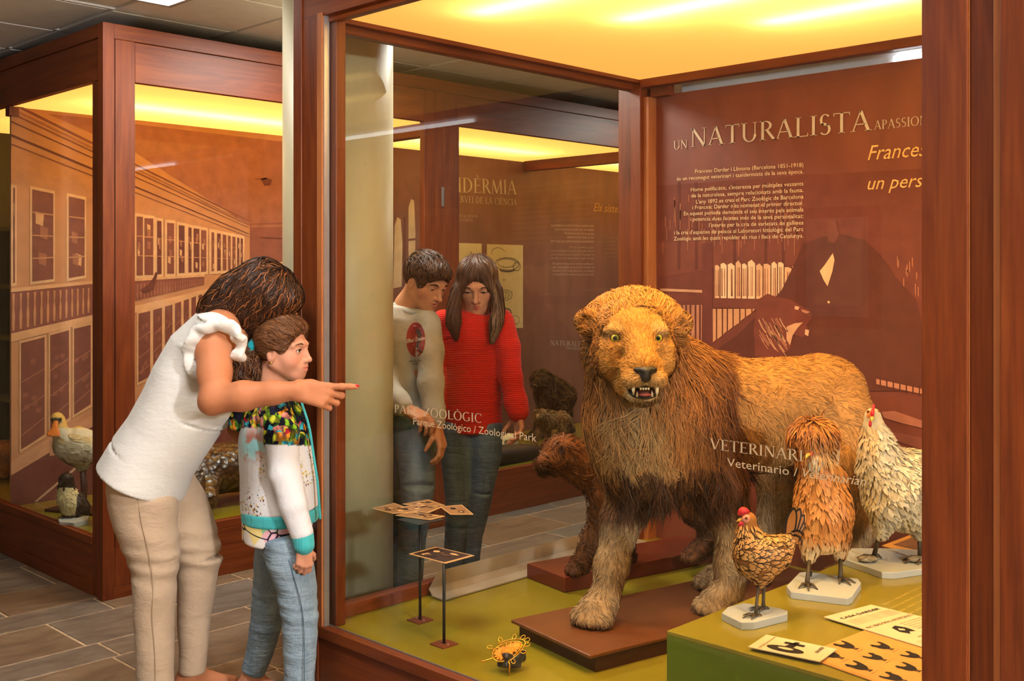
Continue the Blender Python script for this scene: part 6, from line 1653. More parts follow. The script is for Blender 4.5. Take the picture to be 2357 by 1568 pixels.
# hind legs
LB.chain([J(1935, 970, 4.03), J(1925, 1060, 3.98), J(1910, 1120, 3.97), J(1985, 1215, 4.08), J(1960, 1310, 4.06), J(1925, 1345, 4.02)], [0.125, 0.115, 0.085, 0.048, 0.042, 0.048], 0.04)
LB.chain([J(1895, 980, 4.24), J(1830, 1070, 4.20), J(1795, 1110, 4.18), J(1770, 1215, 4.20), J(1700, 1310, 4.12), J(1645, 1352, 4.05)], [0.12, 0.10, 0.078, 0.048, 0.042, 0.046], 0.04)
# fore legs
LB.chain([J(1600, 1000, 3.76), J(1655, 1110, 3.79), J(1682, 1200, 3.80), J(1682, 1300, 3.79), J(1680, 1360, 3.78)], [0.12, 0.085, 0.060, 0.050, 0.050], 0.04)
LB.chain([J(1480, 1010, 3.82), J(1462, 1120, 3.80), J(1428, 1210, 3.75), J(1408, 1300, 3.71), J(1395, 1370, 3.69)], [0.12, 0.085, 0.060, 0.052, 0.050], 0.04)
def paw(B, x, y, d, fx, fy, s=1.0):
    c = J(x, y, d); c[2] = BZ + 0.045 * s; f = unit([fx, fy, 0]); sd = np.array([-f[1], f[0], 0])
    B.ell(c, np.array([0.058, 0.062, 0.046]) * s, 0.03)
    for i, o in enumerate((-0.045, -0.016, 0.016, 0.045)):
        t = c + f * (0.052 if i in (1, 2) else 0.038) * s + sd * o * s; t[2] = BZ + 0.026 * s
        B.ell(t, np.array([0.026, 0.026, 0.026]) * s, 0.008); t2 = t + f * 0.018 * s; t2[2] = BZ + 0.020 * s; B.ell(t2, 0.018 * s, 0.006)
PW = [(1375, 1385, 3.66, -0.45, -0.75, 1.1), (1655, 1380, 3.77, -0.75, -0.5, 1.05), (1650, 1350, 4.06, -0.8, -0.45, 1.0), (1925, 1345, 4.02, -0.8, -0.4, 1.0)]
for w_ in PW: paw(LB, *w_)
# mane mass
LB.ell(J(1462, 800, 3.66), (0.170, 0.12, 0.190), 0.05)
LB.ell(J(1458, 742, 3.63), (0.158, 0.10, 0.100), 0.04)
LB.ell(J(1478, 960, 3.68), (0.195, 0.13, 0.25), 0.06)
LB.ell(J(1560, 930, 3.77), (0.18, 0.15, 0.23), 0.06)
LB.ell(J(1500, 1070, 3.72), (0.16, 0.11, 0.10), 0.06)
LB.ell(J(1620, 1020, 3.80), (0.11, 0.11, 0.15), 0.05)
# tail
LB.chain([J(1980, 930, 4.17), J(2010, 990, 4.22), J(2012, 1090, 4.24), J(2000, 1190, 4.22)], [0.035, 0.026, 0.022, 0.02], 0.02)
Vl, Ql = LB.mesh(0.0095, 2); Vl[:, 2] = np.maximum(Vl[:, 2], BZ + .001)
# head
HC = J(1456, 792, 3.56)
LH = Body(); hp = lambda x, y, z: HC + np.array([x, -y, z])
HR = np.diag([1.0, 1.0, 1.0])
E_ = lambda c, r, k=.02, sub=False: LH.ell(hp(*c), (r[0], r[1], r[2]), k, None, sub)
E_((0, -.02, .045), (.128, .13, .105), .03)
E_((0, .055, .050), (.095, .075, .065), .03)
for q in (-1, 1):
    E_((q * .075, .055, -.035), (.062, .070, .075), .03)
    E_((q * .066, .094, .050), (.038, .022, .016), .024)             # brow
    E_((q * .070, .104, .000), (.034, .024, .020), .02)              # under the eye
    E_((q * .066, .136, .024), (.022, .026, .014), .012, True)
    LH.ell(hp(q * .0665, .097, .0255), (.0245, .024, .0225), .004); LH.ell(hp(q * .0665, .122, .0250), (.0215, .020, .0135), .003, None, True)
    LH.cone(hp(q * .045, .135, .012), hp(q * .035, .155, -.02), .004, .003, .006, sub=True)
LH.cone(hp(.004, .09, .045), hp(.012, .195, -.050), .050, .044, .03)
E_((.012, .150, -.070), (.066, .075, .050), .025)
for q in (-1, 1):
    E_((.014 + q * .032, .197, -.096), (.040, .040, .033), .014)
E_((.014, .140, -.155), (.046, .062, .026), .02)
E_((.010, .060, -.120), (.080, .085, .055), .03)
E_((.014, .205, -.133), (.044, .060, .0155), .006, True)
LH.cone(hp(.014, .245, -.085), hp(.014, .238, -.118), .003, .003, .006, sub=True)
for q, (ex, ey) in ((-1, (-.148, .076)), (1, (.158, .070))):
    E_((ex, -.012, ey - .006), (.036, .020, .040), .02); E_((ex + q * .004, .010, ey - .008), (.024, .018, .028), .008, True)
Vd, Qd = LH.mesh(0.0036, 2)
def lion_col(P):
    x, y = topx(P); n = len(P)
    c = np.tile(np.array(S(174, 126, 72)[:3]), (n, 1))
    def put(w, col):
        nonlocal c; w = np.clip(w, 0, 1)[:, None]; c = c * (1 - w) + np.array(col[:3]) * w
    put(np.clip((P[:, 2] - 1.02) / .15, 0, 1), S(190, 132, 64))                                  # back
    put((y > 1130) * 1.0, S(168, 136, 96))                                                       # legs
    head = np.linalg.norm((P - HC) / np.array([.17, .30, .17]), axis=1)
    put((head < 1) * 1.0, S(198, 138, 62))
    put(np.clip(1.3 - np.linalg.norm((P - hp(.014, .20, -.11)) / np.array([.06, .07, .045]), axis=1), 0, 1), S(206, 176, 124))
    put(np.clip(1.4 - np.linalg.norm((P - hp(.014, .16, -.16)) / np.array([.05, .07, .03]), axis=1), 0, 1), S(222, 196, 146))
    for q in (-1, 1): put(np.clip(1.5 - np.linalg.norm((P - hp(q * .07, .10, .025)) / np.array([.034, .05, .022]), axis=1), 0, .75), S(84, 54, 30))
    for q in (-1, 1): put(np.clip(1.5 - np.linalg.norm((P - hp(q * .075, .10, .055)) / np.array([.03, .05, .016]), axis=1), 0, .35), S(220, 180, 116))
    put(np.clip(1.3 - np.linalg.norm((P - hp(.014, .21, -.133)) / np.array([.05, .05, .018]), axis=1), 0, 1), S(40, 24, 22))
    for ex, ey in ((-.150, .082), (.160, .076)): put(np.clip(1.3 - np.linalg.norm((P - hp(ex, .01, ey - .01)) / np.array([.03, .04, .03]), axis=1), 0, .8), S(70, 46, 28))
    return c
V, Q = join_mesh([(Vl, Ql), (Vd, Qd)])
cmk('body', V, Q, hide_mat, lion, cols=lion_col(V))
# where the mane grows
def mane_w(P):
    x, y = topx(P)
    xr = np.interp(y, [650, 740, 800, 880, 950, 1050, 1120, 1160], [1600, 1610, 1640, 1672, 1690, 1700, 1672, 1600])
    xl = np.interp(y, [650, 1100, 1160], [1300, 1330, 1390])
    m = (x < xr) & (x > xl) & (y < 1150) & (P[:, 1] < 3.98)
    face = np.linalg.norm((P - hp(.004, .10, -.03)) / np.array([.118, .20, .150]), axis=1) < 1
    return (m & ~face).astype(float)
def mane_flow(P):
    v = P - hp(0, .02, -.02); r_ = np.sqrt(v[:, 0] ** 2 + v[:, 2] ** 2) + 1e-6
    rad = np.stack([v[:, 0] / r_, np.full(len(P), .55), v[:, 2] / r_], 1)
    low = np.clip((0.06 - v[:, 2]) / .22, 0, 1)[:, None]
    dn = np.stack([.10 * np.sign(v[:, 0]) + .5 * np.clip(v[:, 0] - .1, 0, .5) , np.full(len(P), .10), np.full(len(P), -1.0)], 1)
    return rad * (1 - low) + dn * low
def mane_len(P):
    x, y = topx(P)
    L = np.interp(y, [660, 740, 860, 960, 1100, 1160], [.065, .075, .14, .21, .18, .12])
    return L
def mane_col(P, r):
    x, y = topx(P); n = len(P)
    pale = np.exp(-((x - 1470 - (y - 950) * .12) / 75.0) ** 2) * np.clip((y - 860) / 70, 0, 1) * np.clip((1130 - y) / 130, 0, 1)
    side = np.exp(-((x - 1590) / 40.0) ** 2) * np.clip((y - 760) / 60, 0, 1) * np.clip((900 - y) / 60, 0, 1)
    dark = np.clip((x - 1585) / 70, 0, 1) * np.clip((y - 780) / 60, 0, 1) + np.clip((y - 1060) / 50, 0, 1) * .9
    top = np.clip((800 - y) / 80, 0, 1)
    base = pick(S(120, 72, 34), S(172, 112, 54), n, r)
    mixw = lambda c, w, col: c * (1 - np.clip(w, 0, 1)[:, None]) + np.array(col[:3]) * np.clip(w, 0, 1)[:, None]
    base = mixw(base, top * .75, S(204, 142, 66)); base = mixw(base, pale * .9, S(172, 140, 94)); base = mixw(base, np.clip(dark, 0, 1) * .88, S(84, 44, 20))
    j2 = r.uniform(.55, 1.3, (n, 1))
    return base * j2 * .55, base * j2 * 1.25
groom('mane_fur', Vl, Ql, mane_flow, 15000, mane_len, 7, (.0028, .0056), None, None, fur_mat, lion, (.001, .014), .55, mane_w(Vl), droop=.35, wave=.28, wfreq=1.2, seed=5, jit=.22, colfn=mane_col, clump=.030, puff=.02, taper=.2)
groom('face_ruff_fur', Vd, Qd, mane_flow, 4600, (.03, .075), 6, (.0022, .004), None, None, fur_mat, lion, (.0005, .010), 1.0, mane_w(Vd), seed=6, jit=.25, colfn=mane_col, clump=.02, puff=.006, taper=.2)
def face_flow(P):
    v = P - hp(.014, .24, -.07); v[:, 1] += .02; return v / (np.linalg.norm(v, axis=1)[:, None] + 1e-6)
def fcol(P, r):
    c = lion_col(P) * r.uniform(.62, 1.25, (len(P), 1)); return c * .72, c * 1.12
fm = (1 - mane_w(Vd)) * (np.linalg.norm((Vd - hp(.014, .215, -.135)) / np.array([.055, .06, .022]), axis=1) > 1) * (np.linalg.norm((Vd - hp(.0665, .122, .025)) / np.array([.024, .03, .017]), axis=1) > 1) * (np.linalg.norm((Vd - hp(-.0665, .122, .025)) / np.array([.024, .03, .017]), axis=1) > 1)
groom('face_fur', Vd, Qd, face_flow, 7000, (.008, .018), 3, (.0018, .0032), None, None, fur_mat, lion, (.0003, .0030), 1.0, fm, seed=7, jit=.25, colfn=fcol, taper=.2)
def body_flow(P):
    f = np.tile(axd * 1.0, (len(P), 1)); x, y = topx(P); dn = np.clip((y - 900) / 200, 0, 1)[:, None]
    return f * (1 - dn * .75) + np.array([0, 0, -1.0]) * (.25 + dn)
bm = 1 - np.clip(mane_w(Vl), 0, 1)
groom('body_fur', Vl, Ql, body_flow, 20000, (.014, .030), 3, (.0026, .0050), None, None, fur_mat, lion, (.0005, .0045), 1.0, bm, seed=8, jit=.25, colfn=fcol, taper=.25, clump=.04)
# dark belly and elbow fringe
def fringe_mask(P):
    x, y = topx(P); return ((y > 1060) & (y < 1150) & (x > 1370) & (x < 1720) & (P[:, 2] > .66)).astype(float)
def fr_col(P, r):
    n = len(P); c = pick(S(30, 18, 10), S(86, 50, 24), n, r); return c, c * 1.2
groom('fringe_fur', Vl, Ql, lambda P: np.tile(np.array([[.05, 0, -1.0]]), (len(P), 1)), 3000, (.07, .14), 6, (.0026, .0046), None, None, fur_mat, lion, (.001, .01), .2, fringe_mask(Vl), droop=.6, wave=.2, seed=9, jit=.2, colfn=fr_col, clump=.03)
# eyes, nose, mouth, claws, whisker pads
for q in (-1, 1):
    c = hp(q * .0665, .1000, .0255); V_, F_ = ball_geo(c, .0195, 24, 20, frame((q * .10, -1, 0), (1, 0, 0)))
    dd = (V_ - c) / .0195 @ unit([q * .10, -1, -.0])
    C_ = np.where((dd > .95)[:, None], np.array([[.003, .003, .003]]), np.where((dd > .80)[:, None], np.array([S(184, 176, 60)[:3]]), np.where((dd > .72)[:, None], np.array([S(30, 26, 14)[:3]]), np.array([S(70, 50, 30)[:3]]))))
    mk('eye', cam2w(V_), F_, eye_mat, lion, smooth=True, cols=C_)
nb = Body(); nb.ell(hp(.014, .226, -.066), (.037, .018, .017), .01); nb.ell(hp(.014, .238, -.084), (.016, .012, .020), .012)
for q in (-1, 1): nb.ell(hp(.014 + q * .020, .243, -.074), (.010, .009, .006), .004, None, True)
v, f = nb.mesh(.0028, 2); cmk('nose', v, f, plain('black_nose_leather', S(24, 22, 24), .3, .6, var=.2, bumps=.3, bscale=300), lion)
mb = Body(); mb.ell(hp(.014, .170, -.136), (.040, .050, .016), .01); v, f = mb.mesh(.004, 1); cmk('mouth_lining', v, f, plain('dark_mouth', S(92, 34, 30), .35, .5), lion)
tg = Body(); tg.ell(hp(.014, .192, -.143), (.024, .040, .008), .01); v, f = tg.mesh(.003, 1); cmk('tongue', v, f, plain('tongue', S(150, 70, 66), .35, .5), lion)
tooth = plain('ivory_tooth', S(230, 214, 176), .25, .5, var=.04)
for x, z0, z1, yy, rr in ((-.022, -.118, -.144, .222, .0062), (.050, -.118, -.149, .222, .0068), (-.010, -.148, -.132, .214, .0045), (.036, -.148, -.130, .214, .0045)):
    tube('tooth', cam2w(np.array([hp(x, yy, z0), hp(x, yy + .003, (z0 + z1) / 2), hp(x, yy, z1)])), [rr, rr * .75, .0008], tooth, lion, 8)
for x in (0.0, .008, .016, .024): tube('tooth', cam2w(np.array([hp(x, .226, -.120), hp(x, .227, -.127)])), [.0035, .003], tooth, lion, 6)
lp = spline([hp(-.034, .185, -.128), hp(-.020, .205, -.146), hp(.014, .212, -.153), hp(.046, .205, -.146), hp(.062, .185, -.128)], 16); tube('lower_lip', cam2w(lp), .005, plain('black_lip', S(26, 22, 24), .35, .5), lion, 8)
claw = plain('dark_claw', S(60, 44, 34), .3, .5)
for (x, y, d, fx, fy, s_) in PW[:3]:
    c = J(x, y, d); f_ = unit([fx, fy, 0]); sd = np.array([-f_[1], f_[0], 0])
    for o in (-.045, -.016, .016, .045):
        t = c + f_ * .075 * s_ + sd * o * s_; t[2] = BZ + .020; t2 = t + f_ * .014; t2[2] = BZ + .008; tube('claw', cam2w(np.array([t, (t + t2) / 2 + [0, 0, .002], t2])), [.004, .003, .0006], claw, lion, 6)

# ------------------------------------------------------------------ the brown cub behind
cubb_m = plain('red_mahogany_board', S(112, 44, 24), 0.3, 0.4, var=0.12, nscale=8)
cb = prism('display_board', [tuple(p[:2]) for p in oriented(1300, 1330, d2, d1, 0.86, 0.255, BZ)], SILL, BZ, cubb_m, None, bevel=0.004)
tag(cb, 'reddish wooden board under the brown cub behind the lion', 'base', 'specimen bases')
cub = empty('lion_cub', cam2w(np.array([.5, 4.4, BZ])), 'small dark brown furred cat specimen standing behind the lion', 'animal')
CB = Body()
CB.loft([J(1395, 1105, 4.30), J(1450, 1095, 4.35), J(1530, 1095, 4.42), J(1620, 1105, 4.50)], [(.075, .105), (.08, .11), (.08, .10), (.075, .10)], sdv, .04, .6)
CB.chain([J(1395, 1100, 4.30), J(1345, 1070, 4.26), J(1300, 1045, 4.23)], [.095, .075, .068], .05)
CB.ell(J(1292, 1043, 4.22), (.078, .070, .062), .03)
CB.cone(J(1275, 1055, 4.20), J(1249, 1071, 4.17), .044, .033, .02); CB.ell(J(1246, 1062, 4.17), (.020, .026, .020), .015)
CB.cone(J(1290, 1075, 4.21), J(1252, 1085, 4.18), .032, .020, .02)
CB.ell(J(1296, 1036, 4.155), (.022, .014, .026), .012); CB.ell(J(1293, 1037, 4.140), (.014, .012, .018), .006, None, True); CB.ell(J(1315, 1018, 4.27), (.022, .016, .026), .012)
CB.ell(J(1262, 1052, 4.150), .008, .006, None, True)
CB.chain([J(1395, 1130, 4.26), J(1388, 1190, 4.27), J(1362, 1240, 4.27), J(1340, 1290, 4.26)], [.075, .050, .036, .034], .03)
CB.chain([J(1420, 1130, 4.40), J(1430, 1200, 4.44), J(1440, 1290, 4.44)], [.07, .045, .034], .03)
CB.chain([J(1615, 1110, 4.44), J(1600, 1170, 4.43), J(1635, 1220, 4.48), J(1610, 1270, 4.46)], [.085, .060, .034, .032], .03)
CB.chain([J(1635, 1110, 4.58), J(1640, 1180, 4.58), J(1660, 1230, 4.62), J(1640, 1270, 4.60)], [.08, .055, .034, .030], .03)
for w_ in ((1332, 1300, 4.26, -.8, -.5, .62), (1440, 1300, 4.44, -.8, -.5, .6), (1598, 1278, 4.46, -.8, -.5, .62), (1632, 1276, 4.60, -.8, -.5, .6)): paw(CB, *w_)
Vc, Qc = CB.mesh(.0062, 2); Vc[:, 2] = np.maximum(Vc[:, 2], BZ + .001)
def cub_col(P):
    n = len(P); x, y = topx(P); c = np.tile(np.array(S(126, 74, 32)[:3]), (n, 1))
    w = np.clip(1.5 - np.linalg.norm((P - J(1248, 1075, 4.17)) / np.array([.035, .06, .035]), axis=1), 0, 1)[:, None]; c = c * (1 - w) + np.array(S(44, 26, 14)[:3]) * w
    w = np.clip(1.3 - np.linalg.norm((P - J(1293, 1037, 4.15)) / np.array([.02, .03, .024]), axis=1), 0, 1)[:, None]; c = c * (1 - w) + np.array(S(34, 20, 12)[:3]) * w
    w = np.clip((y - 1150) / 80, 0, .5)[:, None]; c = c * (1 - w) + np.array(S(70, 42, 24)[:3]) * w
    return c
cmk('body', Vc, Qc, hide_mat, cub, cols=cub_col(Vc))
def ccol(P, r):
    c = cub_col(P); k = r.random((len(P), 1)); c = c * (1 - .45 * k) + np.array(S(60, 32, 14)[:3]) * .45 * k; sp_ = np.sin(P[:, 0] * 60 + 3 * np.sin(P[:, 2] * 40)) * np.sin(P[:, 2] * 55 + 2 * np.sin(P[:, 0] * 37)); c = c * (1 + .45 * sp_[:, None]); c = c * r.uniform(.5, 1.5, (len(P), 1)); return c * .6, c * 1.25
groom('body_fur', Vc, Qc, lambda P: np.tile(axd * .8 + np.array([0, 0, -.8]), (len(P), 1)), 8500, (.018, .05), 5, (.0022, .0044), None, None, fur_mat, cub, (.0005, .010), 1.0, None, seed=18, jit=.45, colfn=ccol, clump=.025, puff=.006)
v, f = ball_geo(J(1262, 1052, 4.158), .008, 10, 8); mk('eye', cam2w(v), f, plain('dark_glass_eye', S(30, 18, 10), .1, .6), cub, smooth=True)
# ------------------------------------------------------------------ green plinth and what stands on it
GZ = 0.52
gc = on_z(1535, 1452, GZ); gfar = on_z(2010, 1270, GZ)
gpl = empty('green_plinth', (gc[0] + .5, gc[1] + .5, SILL), 'low olive green box plinth carrying three poultry specimens and printed sheets', 'plinth')
box('side_board', gc[0], -0.30, gc[1], gc[1] + .015, SILL, GZ - .012, m_greenside, gpl)
box('side_board', gc[0], gc[0] + .015, gc[1] + .015, gfar[1], SILL, GZ - .012, m_greenside, gpl)
box('side_board', gc[0] + .015, -0.30, gfar[1] - .015, gfar[1], SILL, GZ - .012, m_greenside, gpl)
box('top_board', gc[0], -0.30, gc[1], gfar[1], GZ - .012, GZ, m_green, gpl, bevel=.002)
GT = Print((0, 0, GZ), (1, 0, 0), (0, 1, 0), (0, 0, 1), lambda x, y: on_z(x, y, GZ))
for i, s in enumerate(("Seguint la tradici\u00f3 familiar, Francesc Darder", "ind\u00fastria tant d'animals dissecats", "articles i revistes on, per tal", "d'obtenir permisos i d'exposar", "els seus coneixements")):
    a = on_z(2036 + i * 17, 1394 + i * 8.5, GZ)[:2]; b_ = on_z(2136 + i * 6, 1346 + i * 13, GZ)[:2]; e = unit(b_ - a)
    V, Fc, w = font_text(s, .25); V = V * np.array([.0125, .0125])
    GT.add(a + V[:, :1] * e + V[:, 1:2] * np.array([-e[1], e[0]]), Fc, S(206, 180, 70), .0004)
GT.build('lettering', gpl)

plaque_m = plain('grey_white_plaque', S(176, 178, 170), .6, .3, var=.05, nscale=8)
def plaque(name, pts, z0, z1, label, group='specimen plaques', mat=None):
    P_ = [on_z(x, y, z1)[:2] for x, y in pts]
    A = sum(P_[i][0] * P_[(i + 1) % len(P_)][1] - P_[(i + 1) % len(P_)][0] * P_[i][1] for i in range(len(P_)))
    if A < 0: P_ = P_[::-1]
    o = prism(name, [tuple(p) for p in P_], z0, z1, mat or plaque_m, None, bevel=.002)
    return tag(o, label, 'base', group)
plaque('plaque', [(1661, 1411), (1676, 1397), (1712, 1388), (1796, 1400), (1813, 1406), (1812, 1413), (1736, 1432), (1706, 1433)], GZ, GZ + .022, 'small grey plaque under the gold laced bantam hen')
plaque('plaque', [(1810, 1349), (1840, 1318), (1858, 1316), (1975, 1332), (1982, 1342), (1962, 1372), (1950, 1378), (1820, 1362)], GZ, GZ + .022, 'grey octagonal plaque under the crested buff hen')
plaque('plaque', [(1937, 1285), (1960, 1262), (2040, 1262), (2160, 1268), (2190, 1300), (2060, 1318), (2030, 1317)], GZ, GZ + .022, 'large grey plaque under the pale feather footed hen')
HZ = GZ + .022
leg_m = plain('scaly_bird_leg', S(70, 56, 36), .4, .4, var=.25, nscale=90, bumps=.4, bscale=260)
def foot(name, x, y, ankle, parent, s=1.0, face=(-.9, -.35), mat=None):
    """bird's foot: shank and four toes; (x, y) on the plaque, ankle = (px, py, depth)"""
    c = on_z(x, y, HZ + .006 * s); f_ = unit(cam2w(np.array([face[0], face[1], 0.0]))); sd = np.array([-f_[1], f_[0], 0])
    a = cam2w(J(*ankle))
    parts = [tube_geo(np.array([a, (a + c) / 2 + f_ * .002, c + [0, 0, .004]]), [.0062 * s, .0052 * s, .0068 * s], 8)]
    for k, (u, w_, ln) in enumerate(((1, 0, .052), (.82, .6, .042), (.82, -.6, .042), (-1, 0.2, .022))):
        d_ = unit(f_ * u + sd * w_); t1 = c + d_ * ln * .55 * s + [0, 0, .003 * s]; t2 = c + d_ * ln * s; t2[2] = HZ + .002
        parts.append(tube_geo(np.array([c, t1, t2]), [.0056 * s, .0042 * s, .0014 * s], 7))
    V_, F_ = join_geo(parts)
    return mk('leg', V_, F_, mat or leg_m, parent, smooth=True)
def coat(name, V, Q, flow, n, ln, w, colfn, parent, mask=None, seed=0, lift=(.0008, .006), inner=None, jit=.12, m=4):
    groom(name, V, Q, flow, n, ln, m, w, None, None, feather_mat, parent, lift, 1.0, mask, seed=seed, jit=jit, colfn=colfn, twist=.12, leaf=True)
    if inner is not None:
        out, wd, nr = groom.last; r = np.random.default_rng(seed + 1)
        c0, c1 = inner(out[:, 0], r)
        p0 = out[:, :1] + (out - out[:, :1]) * .90 + nr * .0011
        ribbons(name, cam2w(p0), wd * .74, cam2w(nr), c0, c1, feather_mat, parent, leaf=True)
def tailf(name, base, tips, w, col, parent, lace=None, nrm=(0, -1, 0)):
    """long tail feathers from base to each tip"""
    for t in tips:
        b0, t = np.asarray(base, float), np.asarray(t, float)
        mid = (b0 + t) / 2 + np.array([0, 0, .012])
        P_ = spline([b0, mid, t], 8)[None]
        if lace is not None: ribbons(name, cam2w(P_ + [0, .001, 0]), w, cam2w(np.array([nrm], float)), lace[:3], lace[:3], feather_mat, parent, leaf=True)
        ribbons(name, cam2w(b0 + (P_ - b0) * (.93 if lace is not None else 1)), w * (.68 if lace is not None else 1), cam2w(np.array([nrm], float)), np.array(col[:3]), np.array(col[:3]) * .9, feather_mat, parent, leaf=True)
red_skin = plain('red_comb_skin', S(190, 34, 40), .45, .4, var=.2, nscale=120, bumps=.5, bscale=240)
pink_skin = plain('pink_face_skin', S(206, 130, 104), .5, .3, var=.15, nscale=100)
beak_m = plain('yellow_beak', S(206, 158, 66), .35, .4)
def beadeye(p, r, parent, col=S(150, 80, 30)):
    v, f = ball_geo(p, r, 12, 10); d_ = (v - p) / r @ np.array([-.35, -.93, 0]); C_ = np.where((d_ > .78)[:, None], np.array([[.004, .004, .004]]), np.array([col[:3]]))
    mk('eye', cam2w(v), f, eye_mat, parent, smooth=True, cols=C_)

# --- gold laced bantam hen
D1 = 3.12
h1 = empty('bantam_bird', on_z(1745, 1412, HZ), 'small gold and black laced bantam hen with a red comb', 'bird', 'poultry specimens')
B1 = Body()
B1.ell(J(1752, 1283, D1), (.074, .052, .058), .03, frame((0, 0, 1), (1, 0, 0)) @ np.array([[.92, 0, .38], [0, 1, 0], [-.38, 0, .92]]).T)
B1.ell(J(1727, 1270, D1 - .01), (.042, .044, .050), .03); B1.chain([J(1728, 1265, D1), J(1722, 1225, D1 - .005), J(1724, 1198, D1 - .01)], [.040, .026, .020], .02)
B1.ell(J(1722, 1194, D1 - .01), (.020, .016, .018), .01); B1.cone(J(1790, 1275, D1 + .01), J(1818, 1240, D1 + .02), .034, .018, .03)
B1.chain([J(1752, 1318, D1 - .02), J(1748, 1345, D1 - .02)], [.024, .011], .015); B1.chain([J(1764, 1316, D1 + .03), J(1762, 1340, D1 + .03)], [.024, .011], .015)
v1, q1 = B1.mesh(.004, 2)
cmk('body', v1, q1, plain('gold_down', S(150, 96, 44), .8, .1), h1)
fl1 = lambda P: np.stack([np.full(len(P), .85), np.zeros(len(P)), np.where(topx(P)[1] < 1245, -1.1, .05)], 1)
blackf = lambda P, r: (pick(S(20, 14, 10), S(40, 26, 16), len(P), r),) * 2
goldf = lambda P, r: (pick(S(150, 96, 44), S(196, 138, 72), len(P), r), pick(S(196, 140, 74), S(224, 170, 100), len(P), r))
m1 = (v1[:, 1] < D1 + .045) & ~((topx(v1)[1] < 1206))
coat('feathers', v1, q1, fl1, 520, (.020, .032), (.013, .018), blackf, h1, m1.astype(float), 1, inner=goldf)
m1h = (topx(v1)[1] < 1250) & (topx(v1)[1] > 1200)
coat('neck_feathers', v1, q1, lambda P: np.tile([[.25, 0, -1.]], (len(P), 1)), 220, (.018, .028), (.005, .008), blackf, h1, m1h.astype(float), 2, inner=goldf)
tailf('tail_feather', J(1815, 1255, D1 + .02), [J(1828, 1168, D1), J(1842, 1170, D1 + .02), J(1852, 1185, D1 + .03), J(1854, 1205, D1 + .03), J(1848, 1230, D1), J(1836, 1176, D1 + .04), J(1845, 1250, D1 - .01)], .034, S(170, 108, 46), h1, S(24, 15, 9))
hw = Body(); hw.ell(J(1718, 1195, D1 - .022), (.014, .010, .014), .006); v, f = hw.mesh(.003, 1); cmk('face', v, f, pink_skin, h1)
cm = Body(); cm.chain([J(1702, 1184, D1 - .015), J(1710, 1178, D1 - .015), J(1722, 1180, D1 - .012)], [.006, .010, .006], .008)
for x, y in ((1704, 1176), (1709, 1172), (1715, 1173), (1720, 1176)): cm.ell(J(x, y, D1 - .015), (.005, .007, .006), .005)
v, f = cm.mesh(.0026, 1); cmk('comb', v, f, red_skin, h1)
wt = Body(); wt.ell(J(1705, 1208, D1 - .018), (.007, .005, .012), .004); wt.ell(J(1711, 1206, D1 - .02), (.006, .005, .009), .004); v, f = wt.mesh(.0026, 1); cmk('wattle', v, f, red_skin, h1)
tube('beak', cam2w(np.array([J(1710, 1195, D1 - .016), J(1702, 1197, D1 - .016), J(1695, 1201, D1 - .016)])), [.0065, .005, .001], beak_m, h1, 8)
beadeye(J(1718, 1193, D1 - .032), .0042, h1)
foot('leg', 1740, 1416, (1748, 1340, D1 - .02), h1, .85); foot('leg', 1757, 1400, (1761, 1336, D1 + .03), h1, .85)

# --- crested buff hen
D2_ = 3.45
h2 = empty('crested_bird', on_z(1893, 1345, HZ), 'tall buff crested hen with a puffy feathered head and upright pale tail plumes', 'bird', 'poultry specimens')
B2 = Body()
B2.loft([J(1888, 1085, D2_ - .02), J(1886, 1130, D2_), J(1892, 1190, D2_), J(1896, 1240, D2_)], [(.050, .050), (.075, .07), (.088, .085), (.070, .07)], (1, 0, 0), .03, .6)
B2.chain([J(1885, 1110, D2_ - .02), J(1876, 1060, D2_ - .03), J(1868, 1035, D2_ - .03)], [.052, .036, .030], .03)
B2.ell(J(1872, 1005, D2_ - .02), (.068, .06, .050), .02)
B2.ell(J(1930, 1170, D2_ + .0), (.034, .07, .085), .03); B2.ell(J(1920, 1110, D2_ + .07), (.04, .05, .06), .03)
B2.chain([J(1868, 1240, D2_ - .02), J(1862, 1282, D2_ - .02)], [.038, .018], .02); B2.chain([J(1930, 1235, D2_ + .02), J(1934, 1278, D2_ + .02)], [.038, .018], .02)
v2, q2 = B2.mesh(.0048, 2)
cmk('body', v2, q2, plain('buff_down', S(178, 116, 56), .8, .1), h2)
def buff(P, r):
    x, y = topx(P); n = len(P); c = pick(S(176, 108, 48), S(212, 146, 76), n, r)
    w = np.clip((y - 1230) / 30, 0, 1)[:, None]; c = c * (1 - w) + pick(S(214, 178, 124), S(230, 200, 150), n, r) * w
    w = (np.clip((x - 1925) / 15, 0, 1) * .4)[:, None]; c = c * (1 - w) + np.array(S(150, 84, 30)[:3]) * w
    return c * .8, c * 1.08
coat('feathers', v2, q2, lambda P: np.tile([[.12, .1, -1.]], (len(P), 1)), 1500, (.022, .042), (.006, .014), buff, h2, ((topx(v2)[1] > 1055) & (v2[:, 1] < D2_ + .09)).astype(float), 3, (.0008, .007), jit=.18)
def crest(P, r):
    x, y = topx(P); n = len(P); c = pick(S(120, 62, 24), S(196, 126, 56), n, r); w = (np.clip((y - 1000) / 30, 0, 1) * np.clip((x - 1850) / 30, 0, 1))[:, None]; c = c * (1 - w * .55) + np.array(S(206, 170, 116)[:3]) * w * .55
    return c * .75, c * 1.1
cen = J(1872, 1000, D2_ - .02)
